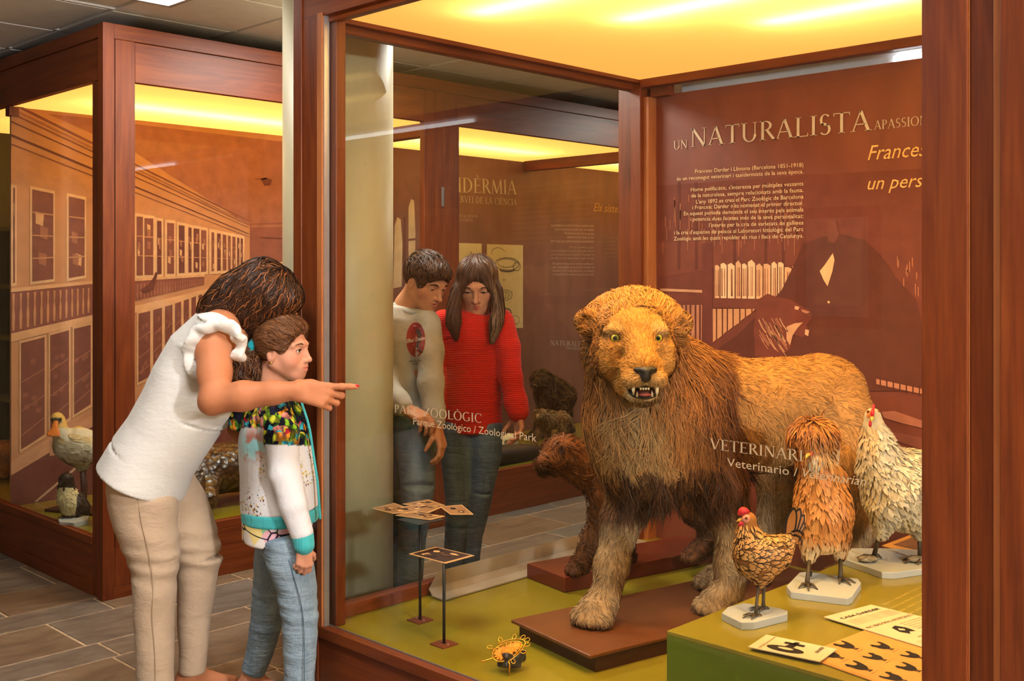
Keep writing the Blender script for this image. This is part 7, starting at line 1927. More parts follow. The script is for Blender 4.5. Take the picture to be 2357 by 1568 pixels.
groom('crest_feathers', v2, q2, lambda P: np.stack([(P - cen)[:, 0] * 12 + .15, (P - cen)[:, 1] * 8, (P - cen)[:, 2] * 9 - .75], 1), 1100, (.035, .075), 6, (.004, .009), None, None, feather_mat, h2, (.004, .020), .35, (topx(v2)[1] < 1040).astype(float), droop=.7, seed=4, jit=.35, colfn=crest, twist=.4)
bd = Body(); bd.ell(J(1876, 1062, D2_ - .065), (.024, .018, .034), .02); vb_, qb_ = bd.mesh(.004, 1); cmk('beard', vb_, qb_, plain('pale_beard_down', S(196, 170, 130), .85, .1), h2)
groom('beard_feathers', vb_, qb_, lambda P: np.tile([[0, 0, -1.]], (len(P), 1)), 260, (.018, .034), 4, (.004, .008), pick(S(190, 170, 140), S(220, 204, 176), 260, rng), pick(S(200, 184, 156), S(226, 214, 190), 260, rng), feather_mat, h2, (.001, .006), 1.0, None, seed=5, twist=.3)
v, f = ball_geo(J(1866, 1044, D2_ - .075), (.012, .008, .010), 12, 8); mk('face', cam2w(v), f, red_skin, h2, smooth=True)
tube('beak', cam2w(np.array([J(1862, 1046, D2_ - .08), J(1857, 1050, D2_ - .092), J(1854, 1056, D2_ - .098)])), [.007, .005, .001], beak_m, h2, 8)
tailf('tail_feather', J(1915, 1118, D2_ + .06), [J(1925, 992, D2_ + .05), J(1916, 1002, D2_ + .06)], .036, S(222, 196, 160), h2)
tailf('tail_feather', J(1905, 1120, D2_ + .0), [J(1893, 1008, D2_ + .02), J(1902, 1020, D2_ + .02), J(1938, 1075, D2_ + .09)], .026, S(196, 126, 56), h2)
foot('leg', 1858, 1344, (1864, 1276, D2_ - .02), h2, 1.15, (-.2, -1)); foot('leg', 1935, 1332, (1933, 1272, D2_ + .02), h2, 1.15, (.25, -1))
lb_ = plain('black_leg_band', S(26, 26, 26), .5)
v, f = tube_geo(np.array([cam2w(J(1863, 1316, D2_ - .018)), cam2w(J(1862, 1326, D2_ - .018))]), .0095, 10); mk('leg_band', v, f, lb_, h2)

# --- pale feather-footed hen
D3 = 3.65
h3 = empty('pale_bird', on_z(2070, 1285, HZ), 'big pale grey hen with small head and feathered feet beside the post', 'bird', 'poultry specimens')
B3 = Body()
B3.loft([J(2018, 1020, D3 - .03), J(2030, 1075, D3 - .01), J(2060, 1125, D3), J(2090, 1160, D3 + .02)], [(.055, .05), (.085, .085), (.120, .115), (.10, .10)], (.4, .9, 0), .04, .7)
B3.ell(J(2095, 1105, D3 + .02), (.105, .10, .10), .04); B3.chain([J(2022, 1030, D3 - .03), J(2012, 985, D3 - .045), J(2009, 962, D3 - .05)], [.052, .030, .024], .03)
B3.ell(J(2009, 957, D3 - .05), (.025, .026, .026), .01)
B3.chain([J(2040, 1180, D3 - .03), J(2028, 1228, D3 - .03)], [.058, .022], .03); B3.chain([J(2112, 1185, D3 + .0), J(2116, 1225, D3 + .0)], [.055, .024], .03)
B3.ell(J(2130, 1075, D3 + .06), (.05, .05, .05), .03)
v3, q3 = B3.mesh(.0055, 2)
cmk('body', v3, q3, plain('pale_down', S(186, 172, 140), .85, .1), h3)
def palef(P, r):
    x, y = topx(P); n = len(P); c = pick(S(176, 160, 128), S(222, 208, 176), n, r)
    dk = (r.random((n, 1)) < .22) * np.clip((x - 2010) / 40, .2, 1)[:, None]; c = c * (1 - dk * .6) + np.array(S(70, 64, 56)[:3]) * dk * .6
    w = np.clip((1060 - y) / 80, 0, .45)[:, None] * (x < 2020)[:, None]; c = c * (1 - w) + np.array(S(210, 160, 80)[:3]) * w
    return c * .85, c * 1.05
coat('feathers', v3, q3, lambda P: np.tile([[.45, .2, -.85]], (len(P), 1)), 2200, (.022, .045), (.008, .017), palef, h3, ((topx(v3)[1] > 975) & (topx(v3)[0] < 2190)).astype(float), 6, (.0008, .008), jit=.25)
v, f = ball_geo(J(2008, 957, D3 - .062), (.020, .014, .018), 12, 8); mk('face', cam2w(v), f, plain('tan_face_skin', S(196, 128, 70), .6, .2, var=.2), h3, smooth=True)
cm = Body(); cm.chain([J(2006, 968, D3 - .085), J(2008, 950, D3 - .085), J(2011, 934, D3 - .072)], [.005, .006, .005], .006); v, f = cm.mesh(.0026, 1); cmk('comb', v, f, red_skin, h3)
wt = Body(); wt.ell(J(2003, 976, D3 - .075), (.006, .004, .012), .004); wt.ell(J(2022, 968, D3 - .060), (.005, .004, .014), .004); v, f = wt.mesh(.0026, 1); cmk('wattle', v, f, red_skin, h3)
tube('beak', cam2w(np.array([J(2008, 959, D3 - .074), J(2007, 964, D3 - .092), J(2006, 971, D3 - .10)])), [.008, .006, .001], beak_m, h3, 8)
for x, dz in ((1998, -.062), (2021, -.062)): beadeye(J(x, 948, D3 + dz), .0052, h3)
tailf('tail_feather', J(2125, 1085, D3 + .05), [J(2122, 1040, D3 + .05), J(2135, 1035, D3 + .06), J(2142, 1050, D3 + .06), J(2110, 1055, D3 + .05), J(2150, 1070, D3 + .06)], .035, S(30, 28, 26), h3)
foot('leg', 2012, 1282, (2028, 1220, D3 - .03), h3, 1.35, (-.9, -.45)); foot('leg', 2118, 1287, (2117, 1216, D3), h3, 1.35, (-.9, -.45))
for (x, y, s_) in ((1985, 1278, 7), (2098, 1285, 8)):
    bfo = Body(); c = J(x + 14, y - 2, D3 - .02); c[2] = HZ + .012; bfo.ell(c, (.032, .018, .007), .006); vf, qf = bfo.mesh(.004, 1)
    cmk('foot_down', vf, qf, plain('pale_down', S(186, 172, 140)), h3)
    groom('foot_feathers', vf, qf, lambda P: np.tile([[-1., -.3, -.1]], (len(P), 1)), 160, (.02, .04), 4, (.005, .009), pick(S(140, 120, 90), S(200, 176, 140), 160, rng), pick(S(90, 70, 50), S(190, 170, 130), 160, rng), feather_mat, h3, (.001, .006), 1.0, None, seed=s_, twist=.3)

# --- printed sheets
pap = plain('cream_print_paper', S(222, 196, 150), .7, .2, var=.06, nscale=14)
pap2 = plain('ochre_print_paper', S(206, 146, 70), .7, .2, var=.08, nscale=10)
INK2 = S(30, 24, 20)
def sheet_thing(name, pts, z, mat, label, th=.0025):
    P_ = [on_z(x, y, z)[:2] for x, y in pts]
    A = sum(P_[i][0] * P_[(i + 1) % 4][1] - P_[(i + 1) % 4][0] * P_[i][1] for i in range(4)); Q_ = P_ if A > 0 else P_[::-1]
    o = prism(name, [tuple(p) for p in Q_], z - th, z, mat); tag(o, label, 'paper', 'printed sheets on the plinth')
    return o, Print((*P_[0], z), (1, 0, 0), (0, 1, 0), (0, 0, 1)), np.array(P_)
def quadpt(P_, u, v):                                   # u along corner 0 -> 1, v along 0 -> 3
    return (P_[0] * (1 - u) * (1 - v) + P_[1] * u * (1 - v) + P_[2] * u * v + P_[3] * (1 - u) * v)
def qtext(pr, P_, s, u, v, width, cap, serif=False, col=INK2, bold=0.0):
    a, b_ = quadpt(P_, u, v), quadpt(P_, min(u + width, 1.2), v); e = unit(b_ - a); up = unit(quadpt(P_, u, v - .1) - a); up = unit(up - e * (up @ e))
    V, Fc, w = serif_text(s) if serif else font_text(s, 0, bold)
    V = V * np.array([np.linalg.norm(b_ - a) / w, cap])
    W = a + V[:, :1] * e + V[:, 1:2] * up
    pr.add(W - pr.o[:2], Fc, col, .0006)
def qpoly(pr, P_, uv, col=INK2, lay=.0006):
    pr.add(np.array([quadpt(P_, u, v) for u, v in uv]) - pr.o[:2], [tuple(range(len(uv)))], col, lay)
# ochre poster of poultry silhouettes
HEN = [(0, .12), (.07, .0), (.15, .05), (.24, .26), (.38, .34), (.54, .32), (.66, .20), (.70, .06), (.78, .0), (.88, .05), (.92, .14), (1, .18), (.91, .23), (.88, .36), (.90, .52), (.80, .70), (.64, .80), (.62, .93), (.70, 1), (.50, 1), (.57, .93), (.56, .82), (.48, .83), (.47, .93), (.52, 1), (.34, 1), (.42, .93), (.42, .82), (.22, .70), (.10, .50), (.03, .32)]
o, pr, P_ = sheet_thing('poultry_poster', [(1842, 1508), (1998, 1448), (2260, 1520), (2150, 1618)], GZ + .004, pap2, 'ochre poster printed with black poultry silhouettes')
for u, v, s_, fl in ((.12, .05, .17, 0), (.40, .02, .17, 1), (.08, .30, .17, 1), (.36, .30, .15, 0), (.62, .22, .16, 1), (.10, .56, .16, 0), (.36, .56, .16, 1), (.62, .48, .15, 0), (.12, .80, .15, 1), (.38, .80, .15, 0), (.64, .74, .15, 1)):
    qpoly(pr, P_, [(u + ((1 - a) if fl else a) * s_ * .95, v + b_ * s_ * 1.1) for a, b_ in HEN])
    qtext(pr, P_, 'Gallina de ra\u00e7a', u + .02, v + s_ * 1.28, .10, .004)
qpoly(pr, P_, [(.02, .01), (.022, .01), (.022, .95), (.02, .95)]); qtext(pr, P_, 'RAZAS DE GALLINAS', .05, -.0 + .03, .2, .006)
pr.build('print', o)
# price sheet
o, pr, P_ = sheet_thing('price_sheet', [(1896, 1420), (2005, 1392), (2260, 1452), (2140, 1494)], GZ + .008, pap, 'cream price sheet with black lettering lying on the poster')
# the sheet reads along its short edge: swap to u = across lines
R_ = np.array([P_[0], P_[1], P_[2], P_[3]])
qtext(pr, R_, 'CASA DARDER', .10, .14, .80, .013, False, INK2, .02)
for k in range(6): qtext(pr, R_, 'incubadoras y criadoras artificiales', .06, .20 + k * .022, .88, .0035)
qtext(pr, R_, 'INCUBADORAS ARTIFICIALES', .05, .42, .90, .013)
qpoly(pr, R_, [(.24, .62), (.30, .52), (.40, .50), (.44, .58), (.42, .68), (.34, .66), (.28, .70)]); qpoly(pr, R_, [(.28, .60), (.33, .56), (.37, .60), (.33, .63)], S(214, 190, 146), .0009)
for k in range(5): qtext(pr, R_, 'PRECIO DE LA INCUBADORA', .52, .50 + k * .04, .42, .0045)
qtext(pr, R_, 'OVOSCOPO', .25, .80, .50, .010)
for k in range(5): qtext(pr, R_, 'aparato para reconocer los huevos', .08, .85 + k * .025, .84, .0035)
pr.build('print', o)
# small card
o, pr, P_ = sheet_thing('advert_card', [(1722, 1489), (1764, 1461), (1926, 1494), (1887, 1523)], GZ + .011, pap, 'small cream card with a black candling lamp drawing')
qpoly(pr, P_, [(.30 + .18 * math.cos(a), .45 + .26 * math.sin(a)) for a in np.linspace(0, 6.283, 20, endpoint=False)], S(34, 28, 24)); qpoly(pr, P_, [(.33 + .07 * math.cos(a), .45 + .11 * math.sin(a)) for a in np.linspace(0, 6.283, 14, endpoint=False)], S(222, 196, 150), .0009)
qpoly(pr, P_, [(.48, .40), (.88, .46), (.88, .52), (.48, .52)]); qpoly(pr, P_, [(.66, .34), (.78, .34), (.78, .62), (.66, .62)])
qtext(pr, P_, 'OVOSCOPIO para el reconocimiento', .06, .16, .88, .007); qtext(pr, P_, 'CASA DARDER', .45, .86, .45, .010, False, INK2, .02)
pr.build('print', o)
o, pr, P_ = sheet_thing('colour_print', [(2030, 1256), (2110, 1226), (2230, 1250), (2150, 1285)], GZ + .003, pap2, 'orange bordered picture sheet behind the feather footed hen')
qpoly(pr, P_, [(.15, .12), (.9, .12), (.9, .88), (.15, .88)], S(120, 84, 60)); pr.build('print', o)

# ------------------------------------------------------------------ photo stands, acrylic rail, gilt ornament
rod_m = plain('black_rod', S(26, 24, 24), .45, .5, var=.05); rust = plain('rusty_base_plate', S(120, 60, 32), .5, .4, var=.2, nscale=60)
photo_m = plain('sepia_photo_card', S(206, 158, 100), .55, .3, var=.1, nscale=30)
def photo(pts, z, tilt, seed, parent, name='photo_card'):
    P_ = np.array([on_z(x, y, z) for x, y in pts]); th = .002
    ctr_ = P_.mean(0); P_[:, 2] += (P_[:, 1] - ctr_[1]) * tilt
    V = np.vstack([P_ - [0, 0, th], P_])
    o = mk(name, V, [(3, 2, 1, 0), (4, 5, 6, 7), (0, 1, 5, 4), (1, 2, 6, 5), (2, 3, 7, 6), (3, 0, 4, 7)], photo_m, parent)
    r = np.random.default_rng(seed); Vv, Ff, Cc = [], [], []
    q = lambda u, v: P_[0] * (1 - u) * (1 - v) + P_[1] * u * (1 - v) + P_[2] * u * v + P_[3] * (1 - u) * v
    def pp(uv, c, l):
        b0 = len(Vv)
        for u, v in uv: Vv.append(q(u, v) + [0, 0, l]); Cc.append(c[:3])
        Ff.append(tuple(range(b0, b0 + len(uv))))
    pp([(.05, .06), (.95, .06), (.95, .94), (.05, .94)], S(150, 106, 62) if seed % 2 else S(58, 34, 22), .0006)
    for k in range(9):
        cu, cv, ru, rv = r.uniform(.2, .8), r.uniform(.25, .8), r.uniform(.04, .14), r.uniform(.04, .12)
        pp([(cu + ru * r.uniform(.6, 1.2) * math.cos(a), cv + rv * r.uniform(.6, 1.2) * math.sin(a)) for a in np.linspace(0, 6.283, 9, endpoint=False)], S(*((44, 28, 20), (214, 164, 104), (96, 62, 38))[k % 3]), .0010 + k * .0002)
    mk('photo_print', Vv, Ff, print_mat, o, cols=np.array(Cc))
def stand(bx, by, top_y, label):
    b0 = on_z(bx, by, SILL + .003); d = (1.5 - SILL - .003) * FPX / (by - HY); z1 = EYE - (top_y - HY) * d / FPX
    e = empty('photo_stand', (b0[0], b0[1], SILL), label, 'stand', 'photo stands')
    box('base_plate', b0[0] - .034, b0[0] + .034, b0[1] - .034, b0[1] + .034, SILL, SILL + .004, rust, e)
    for sx in (-.02, .02): mk('screw', *ball_geo((b0[0] + sx, b0[1] + .0, SILL + .005), .003, 8, 6), alu, e)
    tube('rod', [(b0[0], b0[1], SILL + .004), (b0[0], b0[1], (SILL + z1) / 2), (b0[0], b0[1], z1)], .0052, rod_m, e, 10)
    return e, z1
e1, z1 = stand(967, 1427, 1196, 'thin black rod stand carrying five fanned sepia photographs')
box('top_plate', *(lambda p: (p[0] - .06, p[0] + .06, p[1] - .06, p[1] + .06))(on_z(967, 1196, z1)), z1 - .002, z1, rod_m, e1)
photo([(856, 1170), (908, 1158), (962, 1178), (905, 1182)], z1 + .006, 0, 1, e1); photo([(926, 1160), (986, 1150), (1024, 1163), (965, 1166)], z1 + .002, 0, 3, e1)
photo([(920, 1168), (975, 1159), (1016, 1168), (985, 1181)], z1 + .008, 0, 5, e1); photo([(1012, 1166), (1063, 1162), (1090, 1184), (1036, 1184)], z1 + .005, 0, 7, e1); photo([(910, 1186), (950, 1178), (1024, 1188), (990, 1197)], z1 + .004, 0, 9, e1)
e2, z2 = stand(1022, 1482, 1298, 'thin black rod stand carrying one large sepia photograph')
photo([(941, 1275), (1003, 1259), (1092, 1279), (1025, 1297)], z2 + .003, 0, 2, e2)
m_ac, nt, b = newmat('frosted_acrylic'); setin(b, 'Base Color', S(222, 206, 180)); setin(b, 'Roughness', .35); setin(b, 'Transmission Weight', .35); setin(b, 'Alpha', .72)
n = noise(nt, coords(nt), 9, 2); nt.links.new(ramp(nt, n.outputs['Fac'], [(.3, S(206, 188, 160)), (.7, S(226, 210, 184))]), b.inputs['Base Color'])
pa, pb = on_z(945, 1364, SILL + .004), on_z(1505, 1226, SILL + .004)
ta, tb_ = pa.copy(), pb.copy(); X_ = -3.150
pa[0] = pb[0] = X_ + .085; y0_, y1_ = on_z(958, 1366, SILL)[1], 4.0
prof = [(X_ + .10, SILL + .003), (X_ + .035, SILL + .006), (X_ + .012, SILL + .03), (X_ - .001, SILL + .085), (X_ + .003, SILL + .086), (X_ + .016, SILL + .034), (X_ + .038, SILL + .011), (X_ + .10, SILL + .008)]
V = [(x, y0_ + (0.06 if k in (3, 4) else 0), z) for k, (x, z) in enumerate(prof)] + [(x, y1_, z) for x, z in prof]; k_ = len(prof)
ac = mk('acrylic_rail', V, [(i, (i + 1) % k_, k_ + (i + 1) % k_, k_ + i) for i in range(k_)] + [tuple(range(k_ - 1, -1, -1)), tuple(range(k_, 2 * k_))], m_ac)
tag(ac, 'frosted acrylic caption rail folded along the side glass of the lion case', 'rail')
# gilt ornament
gold = plain('gilt_wire', S(226, 160, 50), .22, .6, metal=.9, var=.1); og = on_z(1178, 1536, SILL)
orn = empty('gilt_ornament', og, 'small gilt wire ornament with an engraved oval plate on a dark stone', 'ornament')
DG = 3.38
stn = Body(); stn.bx(J(1172, 1515, DG) + [0, 0, -.005], (.030, .028, .022), .01, frame((0, .2, 1), (.8, .6, 0)), .006); stn.bx(J(1192, 1508, DG + .02), (.020, .02, .018), .008, frame((.2, .1, 1), (.6, .8, 0)), .004)
v, f = stn.mesh(.004, 1, folds(77, .006, (120, 120, 120), 5)); v[:, 2] = np.maximum(v[:, 2], SILL + .001); cmk('stone', v, f, plain('dark_stone', S(58, 52, 46), .35, .5, var=.4, nscale=50), orn)
pc = J(1168, 1498, DG); N_ = unit([-.10, -.62, .78]); U_ = unit(np.cross([0.25, 1, 0], N_)); U_ = unit([.90, .28, .40] - N_ * (np.dot([.90, .28, .40], N_))); W_ = np.cross(N_, U_)
rim = lambda a, k=1.0: pc + U_ * .050 * k * math.cos(a) + W_ * .028 * k * math.sin(a) * (1 - .25 * math.cos(a))
pl = Body()
for i in range(18): pl.cone(pc, rim(i / 18 * 6.283, .9), .004, .0035, .006)
v, f = pl.mesh(.0026, 1); cmk('oval_plate', v, f, plain('engraved_gilt_plate', S(206, 128, 34), .3, .5, metal=.7, var=.35, nscale=120, bumps=.9, bscale=160), orn)
tube('rim_wire', cam2w(np.array([rim(a, 1.0) for a in np.linspace(0, 6.283, 40)])), .0022, gold, orn, 6)
tube('rim_wire', cam2w(np.array([rim(a, 1.22) + N_ * .002 for a in np.linspace(-1.9, 1.9, 30)])), .0016, gold, orn, 6)
for i, a in enumerate((-1.6, -1.0, -.5, 0, .5, 1.0, 1.6, 2.2)):
    c0_ = rim(a, 1.22) + N_ * .002; o_ = unit(c0_ - pc); pts = [c0_ + o_ * .009 * (1 - math.cos(t)) + np.cross(N_, o_) * .006 * math.sin(t) for t in np.linspace(0, 6.283, 14)]
    tube('wire_loop', cam2w(np.array(pts)), .0015, gold, orn, 6)
    tube('wire_stay', cam2w(np.array([rim(a, 1.0), rim(a + .2, 1.22)])), .0011, gold, orn, 5)
sc_ = [rim(math.pi) + U_ * -.001 * k + np.array([-.004 * k, 0, -.0012 * k + .0006 * max(0, k - 5) ** 1.6]) for k in range(9)]; tube('wire_scroll', cam2w(np.array(sc_)), .0022, gold, orn, 6)
tube('foot', cam2w(np.array([J(1170, 1522, DG - .04), J(1173, 1530, DG - .045), np.array([*J(1172, 1540, DG - .045)[:2], SILL + .002])])), [.003, .0035, .002], gold, orn, 6)
# ------------------------------------------------------------------ specimens in the long case
LZ = 0.262
# spoonbill
DS = 5.70
sb = empty('spoonbill_bird', cam2w(np.array([*J(185, 1178, DS)[:2], LZ])), 'white spoonbill with an orange spoon shaped bill in the long case', 'bird', 'bird specimens in the long case')
BS = Body()
BS.loft([J(148, 1020, DS - .02), J(170, 1024, DS), J(195, 1030, DS + .02), J(225, 1040, DS + .05)], [(.075, .075), (.095, .10), (.10, .095), (.05, .045)], (-.4, .9, 0), .04, .6)
BS.chain([J(150, 1015, DS - .02), J(140, 1000, DS - .05), J(138, 985, DS - .05), J(136, 968, DS - .04), J(131, 962, DS - .04)], [.055, .036, .026, .024, .026], .03)
BS.ell(J(131, 963, DS - .045), (.030, .036, .028), .01)
BS.chain([J(185, 1045, DS), J(188, 1075, DS)], [.045, .02], .03); BS.chain([J(195, 1045, DS + .05), J(192, 1075, DS + .05)], [.045, .02], .03)
v, f = BS.mesh(.0065, 2); xs, ys = topx(v)
C_ = np.tile(np.array(S(214, 204, 172)[:3]), (len(v), 1)); C_[(ys < 985)] = S(216, 176, 90)[:3]; w_ = np.linalg.norm((v - J(127, 970, DS - .075)) / [.03, .03, .02], axis=1) < 1; C_[w_] = S(90, 74, 50)[:3]
cmk('body', v, f, feather_mat, sb, cols=C_)
def scol(P, r):
    x, y = topx(P); n = len(P); c = pick(S(200, 188, 152), S(228, 218, 188), n, r); w = np.clip((1018 - y) / 20, 0, .5)[:, None]; c = c * (1 - w) + np.array(S(220, 176, 84)[:3]) * w; return c * .9, c
coat('feathers', v, f, lambda P: np.tile([[.8, .2, -.45]], (len(P), 1)), 420, (.04, .07), (.018, .03), scol, sb, ((ys > 1000)).astype(float), 41, (.001, .008))
bill = [J(129, 970, DS - .07), J(126, 985, DS - .10), J(124, 997, DS - .12), J(122, 1004, DS - .13)]
bl_ = Body(); bl_.loft(bill, [(.014, .010), (.016, .007), (.034, .006), (.036, .005)], (1, .2, 0), .01, .8); v, f = bl_.mesh(.004, 1); cmk('bill', v, f, plain('orange_bill', S(214, 118, 34), .45, .4), sb)
for x in (120, 139): mk('eye', *[cam2w(ball_geo(J(x, 965, DS - .068), .008)[0]), ball_geo((0, 0, 0), 1)[1]], plain('dark_glass_eye', S(30, 18, 10), .1, .6), sb, smooth=True)
dl = plain('dark_red_leg', S(70, 36, 30), .5)
for x, d in ((188, DS), (193, DS + .05)):
    a = cam2w(J(x, 1072, d)); g = np.array([*cam2w(J(x + 2, 1150, d))[:2], LZ + .02]); m_ = (a + g) / 2 + [.012, 0, 0]
    V_, F_ = join_geo([tube_geo(np.array([a, m_, g]), [.011, .013, .010], 8)] + [tube_geo(np.array([g, g + cam2w(np.array([*q, 0.])) * .07]), [.008, .003], 6) for q in ((-.9, -.4), (-.5, -.9), (-.95, .3))])
    mk('leg', V_, F_, dl, sb, smooth=True)
sbb = plaque('spoonbill_board', [(102, 1172), (150, 1160), (260, 1166), (230, 1184)], LZ, LZ + .014, 'dark wooden board under the white spoonbill', 'specimen plaques', plain('dark_board', S(70, 30, 18), .4))
# auk
DA = 5.47
ak = empty('auk_bird', cam2w(np.array([*J(165, 1190, DA)[:2], LZ])), 'black and white auk standing upright on a pale block', 'bird', 'bird specimens in the long case')
BA = Body()
BA.loft([J(150, 1120, DA), J(157, 1145, DA), J(168, 1165, DA), J(180, 1176, DA + .02)], [(.035, .035), (.058, .055), (.062, .06), (.04, .04)], (.6, .8, 0), .03, .6)
BA.chain([J(152, 1118, DA), J(151, 1105, DA - .01)], [.036, .032], .02); BA.ell(J(152, 1101, DA - .015), (.030, .034, .028), .012)
BA.cone(J(146, 1105, DA - .03), J(138, 1115, DA - .05), .014, .006, .01)
BA.chain([J(182, 1145, DA + .01), J(196, 1165, DA + .03), J(204, 1186, DA + .03)], [.024, .018, .006], .02)
v, f = BA.mesh(.005, 2); xs, ys = topx(v)
C_ = np.tile(np.array(S(214, 196, 140)[:3]), (len(v), 1)); dk = (ys < 1123) | (xs > 176 + (1160 - ys) * .1) | (v[:, 1] > DA + .02); C_[dk] = S(44, 30, 22)[:3]
cmk('body', v, f, feather_mat, ak, cols=C_)
def acol(P, r):
    x, y = topx(P); n = len(P); c = pick(S(200, 182, 130), S(222, 206, 152), n, r); w = ((y < 1121) | (x > 174 + (1160 - y) * .1))[:, None]; c = np.where(w, pick(S(34, 22, 16), S(60, 42, 30), n, r), c); return c * .9, c
coat('feathers', v, f, lambda P: np.tile([[.3, .1, -1.]], (len(P), 1)), 420, (.016, .03), (.008, .014), acol, ak, None, 43, (.0006, .004))
HZo = HZ; HZ = LZ + .026
foot('leg', 158, 1188, (163, 1178, DA - .02), ak, 1.0, (-.9, -.4), plain('dark_web_foot', S(40, 30, 24), .5)); foot('leg', 177, 1188, (177, 1180, DA + .02), ak, 1.0, (-.9, -.4), plain('dark_web_foot', S(40, 30, 24), .5))
HZ = HZo
plaque('plaque', [(134, 1196), (146, 1188), (176, 1192), (205, 1187), (202, 1196), (170, 1204), (137, 1201)], LZ, LZ + .026, 'pale grey block under the black and white auk')
# crocodile lying along the glass
cro = empty('crocodile', (-5.25, 3.25, LZ), 'dark brown stuffed crocodile lying in the long case behind the girl', 'animal', 'reptile specimens')
KC = Body(); X_ = -5.25
KW = lambda y, z, x=0: np.array([x, y, z])
KC.loft([KW(2.62, LZ + .17, X_ + .02), KW(2.80, LZ + .17, X_), KW(3.05, LZ + .19, X_), KW(3.35, LZ + .20, X_), KW(3.75, LZ + .18, X_), KW(4.15, LZ + .12, X_)], [(.07, .05), (.12, .09), (.16, .13), (.18, .15), (.15, .13), (.08, .09)], (1, 0, 0), .05, .6)
KC.loft([KW(2.75, LZ + .17, X_), KW(2.60, LZ + .16, X_), KW(2.42, LZ + .13, X_ + .02)], [(.10, .07), (.09, .05), (.05, .03)], (1, 0, 0), .03, .6)
for y, o in ((2.95, 1), (3.62, 1), (2.95, -1), (3.62, -1)):
    KC.chain([KW(y, LZ + .14, X_ + o * .13), KW(y - .05, LZ + .09, X_ + o * .22), KW(y - .12, LZ + .035, X_ + o * .23)], [.06, .045, .032], .03)
r = np.random.default_rng(9)
for y in np.arange(2.85, 4.1, .055):
    for o in (-.09, -.03, .03, .09):
        zz = LZ + .19 + (.13 if 3 < y < 3.7 else .09) * math.sqrt(max(0, 1 - (o / .16) ** 2)); KC.ell(KW(y, zz - .004, X_ + o), (.014, .020, .012), .012)
v, f = KC.mesh(.008, 1, folds(55, .006, (70, 70, 70), 6)); v[:, 2] = np.maximum(v[:, 2], LZ + .001)
m_cr, nt, b = newmat('crocodile_hide'); vo = nt.nodes.new('ShaderNodeTexVoronoi'); vo.inputs['Scale'].default_value = 34; nt.links.new(coords(nt), vo.inputs['Vector']); n = noise(nt, coords(nt), 6, 4)
nt.links.new(mixc(nt, .5, ramp(nt, n.outputs['Fac'], [(.35, S(44, 32, 20)), (.65, S(112, 74, 34))]), ramp(nt, vo.outputs['Distance'], [(.1, S(120, 82, 40)), (.6, S(30, 20, 12))])), b.inputs['Base Color']); setin(b, 'Roughness', .3); bump(nt, b, vo.outputs['Distance'], .8, .01)
mk('body', v, f, m_cr, cro, smooth=True)
box('case_caption', X0 - .10, X0 - .06, 3.30, 3.62, LZ, LZ + .012, plain('cream_caption_strip', S(206, 190, 130), .7), longc)
# quadrupeds at the far end: body axis (lateral, depth)
def quad(name, label, pts, d, s, col, col2, face, fur_len, seed, tailpts=None):
    """pts: px points rump, back, shoulder, head, muzzle; four feet"""
    o = empty(name, cam2w(np.array([*J(*pts['mid'], d)[:2], LZ])), label, 'animal', 'monkey specimens')
    B = Body(); k = d / FPX
    B.loft([J(*pts['rump'], d + .05), J(*pts['back'], d), J(*pts['shoulder'], d - .05)], [(s * .95, s * 1.0), (s, s * 1.05), (s * 1.0, s * 1.15)], (.3, .9, 0), .05, .7)
    B.chain([J(*pts['shoulder'], d - .05), J(*pts['head'], d - .12)], [s * .85, s * .66], .05); B.ell(J(*pts['head'], d - .13), (s * .72, s * .66, s * .72), .03)
    B.cone(J(*pts['head'], d - .16), J(*pts['muzzle'], d - .22), s * .4, s * .28, .03)
    for (fx, fy, dd, a) in pts['feet']:
        g = J(fx, fy, d + dd); g[2] = LZ + .03; st = J(*pts[a], d + dd * .6); B.chain([st, (st + g) / 2 + [.0, .03, 0], g, g + [-.05, -.03, -.01]], [s * .55, s * .34, s * .24, s * .22], .03)
    if tailpts: B.chain([J(x, y, d + .05) for x, y in tailpts], [s * .18] * len(tailpts), .02)
    v, f = B.mesh(.012, 2); v[:, 2] = np.maximum(v[:, 2], LZ + .002)
    C_ = np.tile(np.array(col[:3]), (len(v), 1)); w = np.clip(1.4 - np.linalg.norm((v - J(*pts['muzzle'], d - .2)) / (s * .5), axis=1), 0, 1)[:, None]; C_ = C_ * (1 - w) + np.array(face[:3]) * w
    cmk('body', v, f, hide_mat, o, cols=C_)
    def cf(P, r):
        n = len(P); c = pick(col, col2, n, r); return c * .8, c * 1.1
    wm = 1 - w[:, 0]
    groom('body_fur', v, f, lambda P: np.tile([[.6, .2, -.8]], (len(P), 1)), 2200, fur_len, 4, (.005, .009), None, None, fur_mat, o, (.001, .012), 1.0, wm, seed=seed, jit=.35, colfn=cf, clump=.03, puff=.004)
quad('baboon_animal', 'large dark furred baboon on all fours at the far end of the long case', dict(mid=(1275, 1000), rump=(1298, 918), back=(1280, 908), shoulder=(1262, 902), head=(1246, 876), muzzle=(1230, 888), feet=[(1232, 1010, -.12, 'shoulder'), (1255, 1005, .12, 'shoulder'), (1295, 1005, -.1, 'rump'), (1312, 1000, .14, 'rump')]), 8.35, .112, S(58, 42, 26), S(112, 84, 48), S(40, 30, 24), (.035, .07), 61)
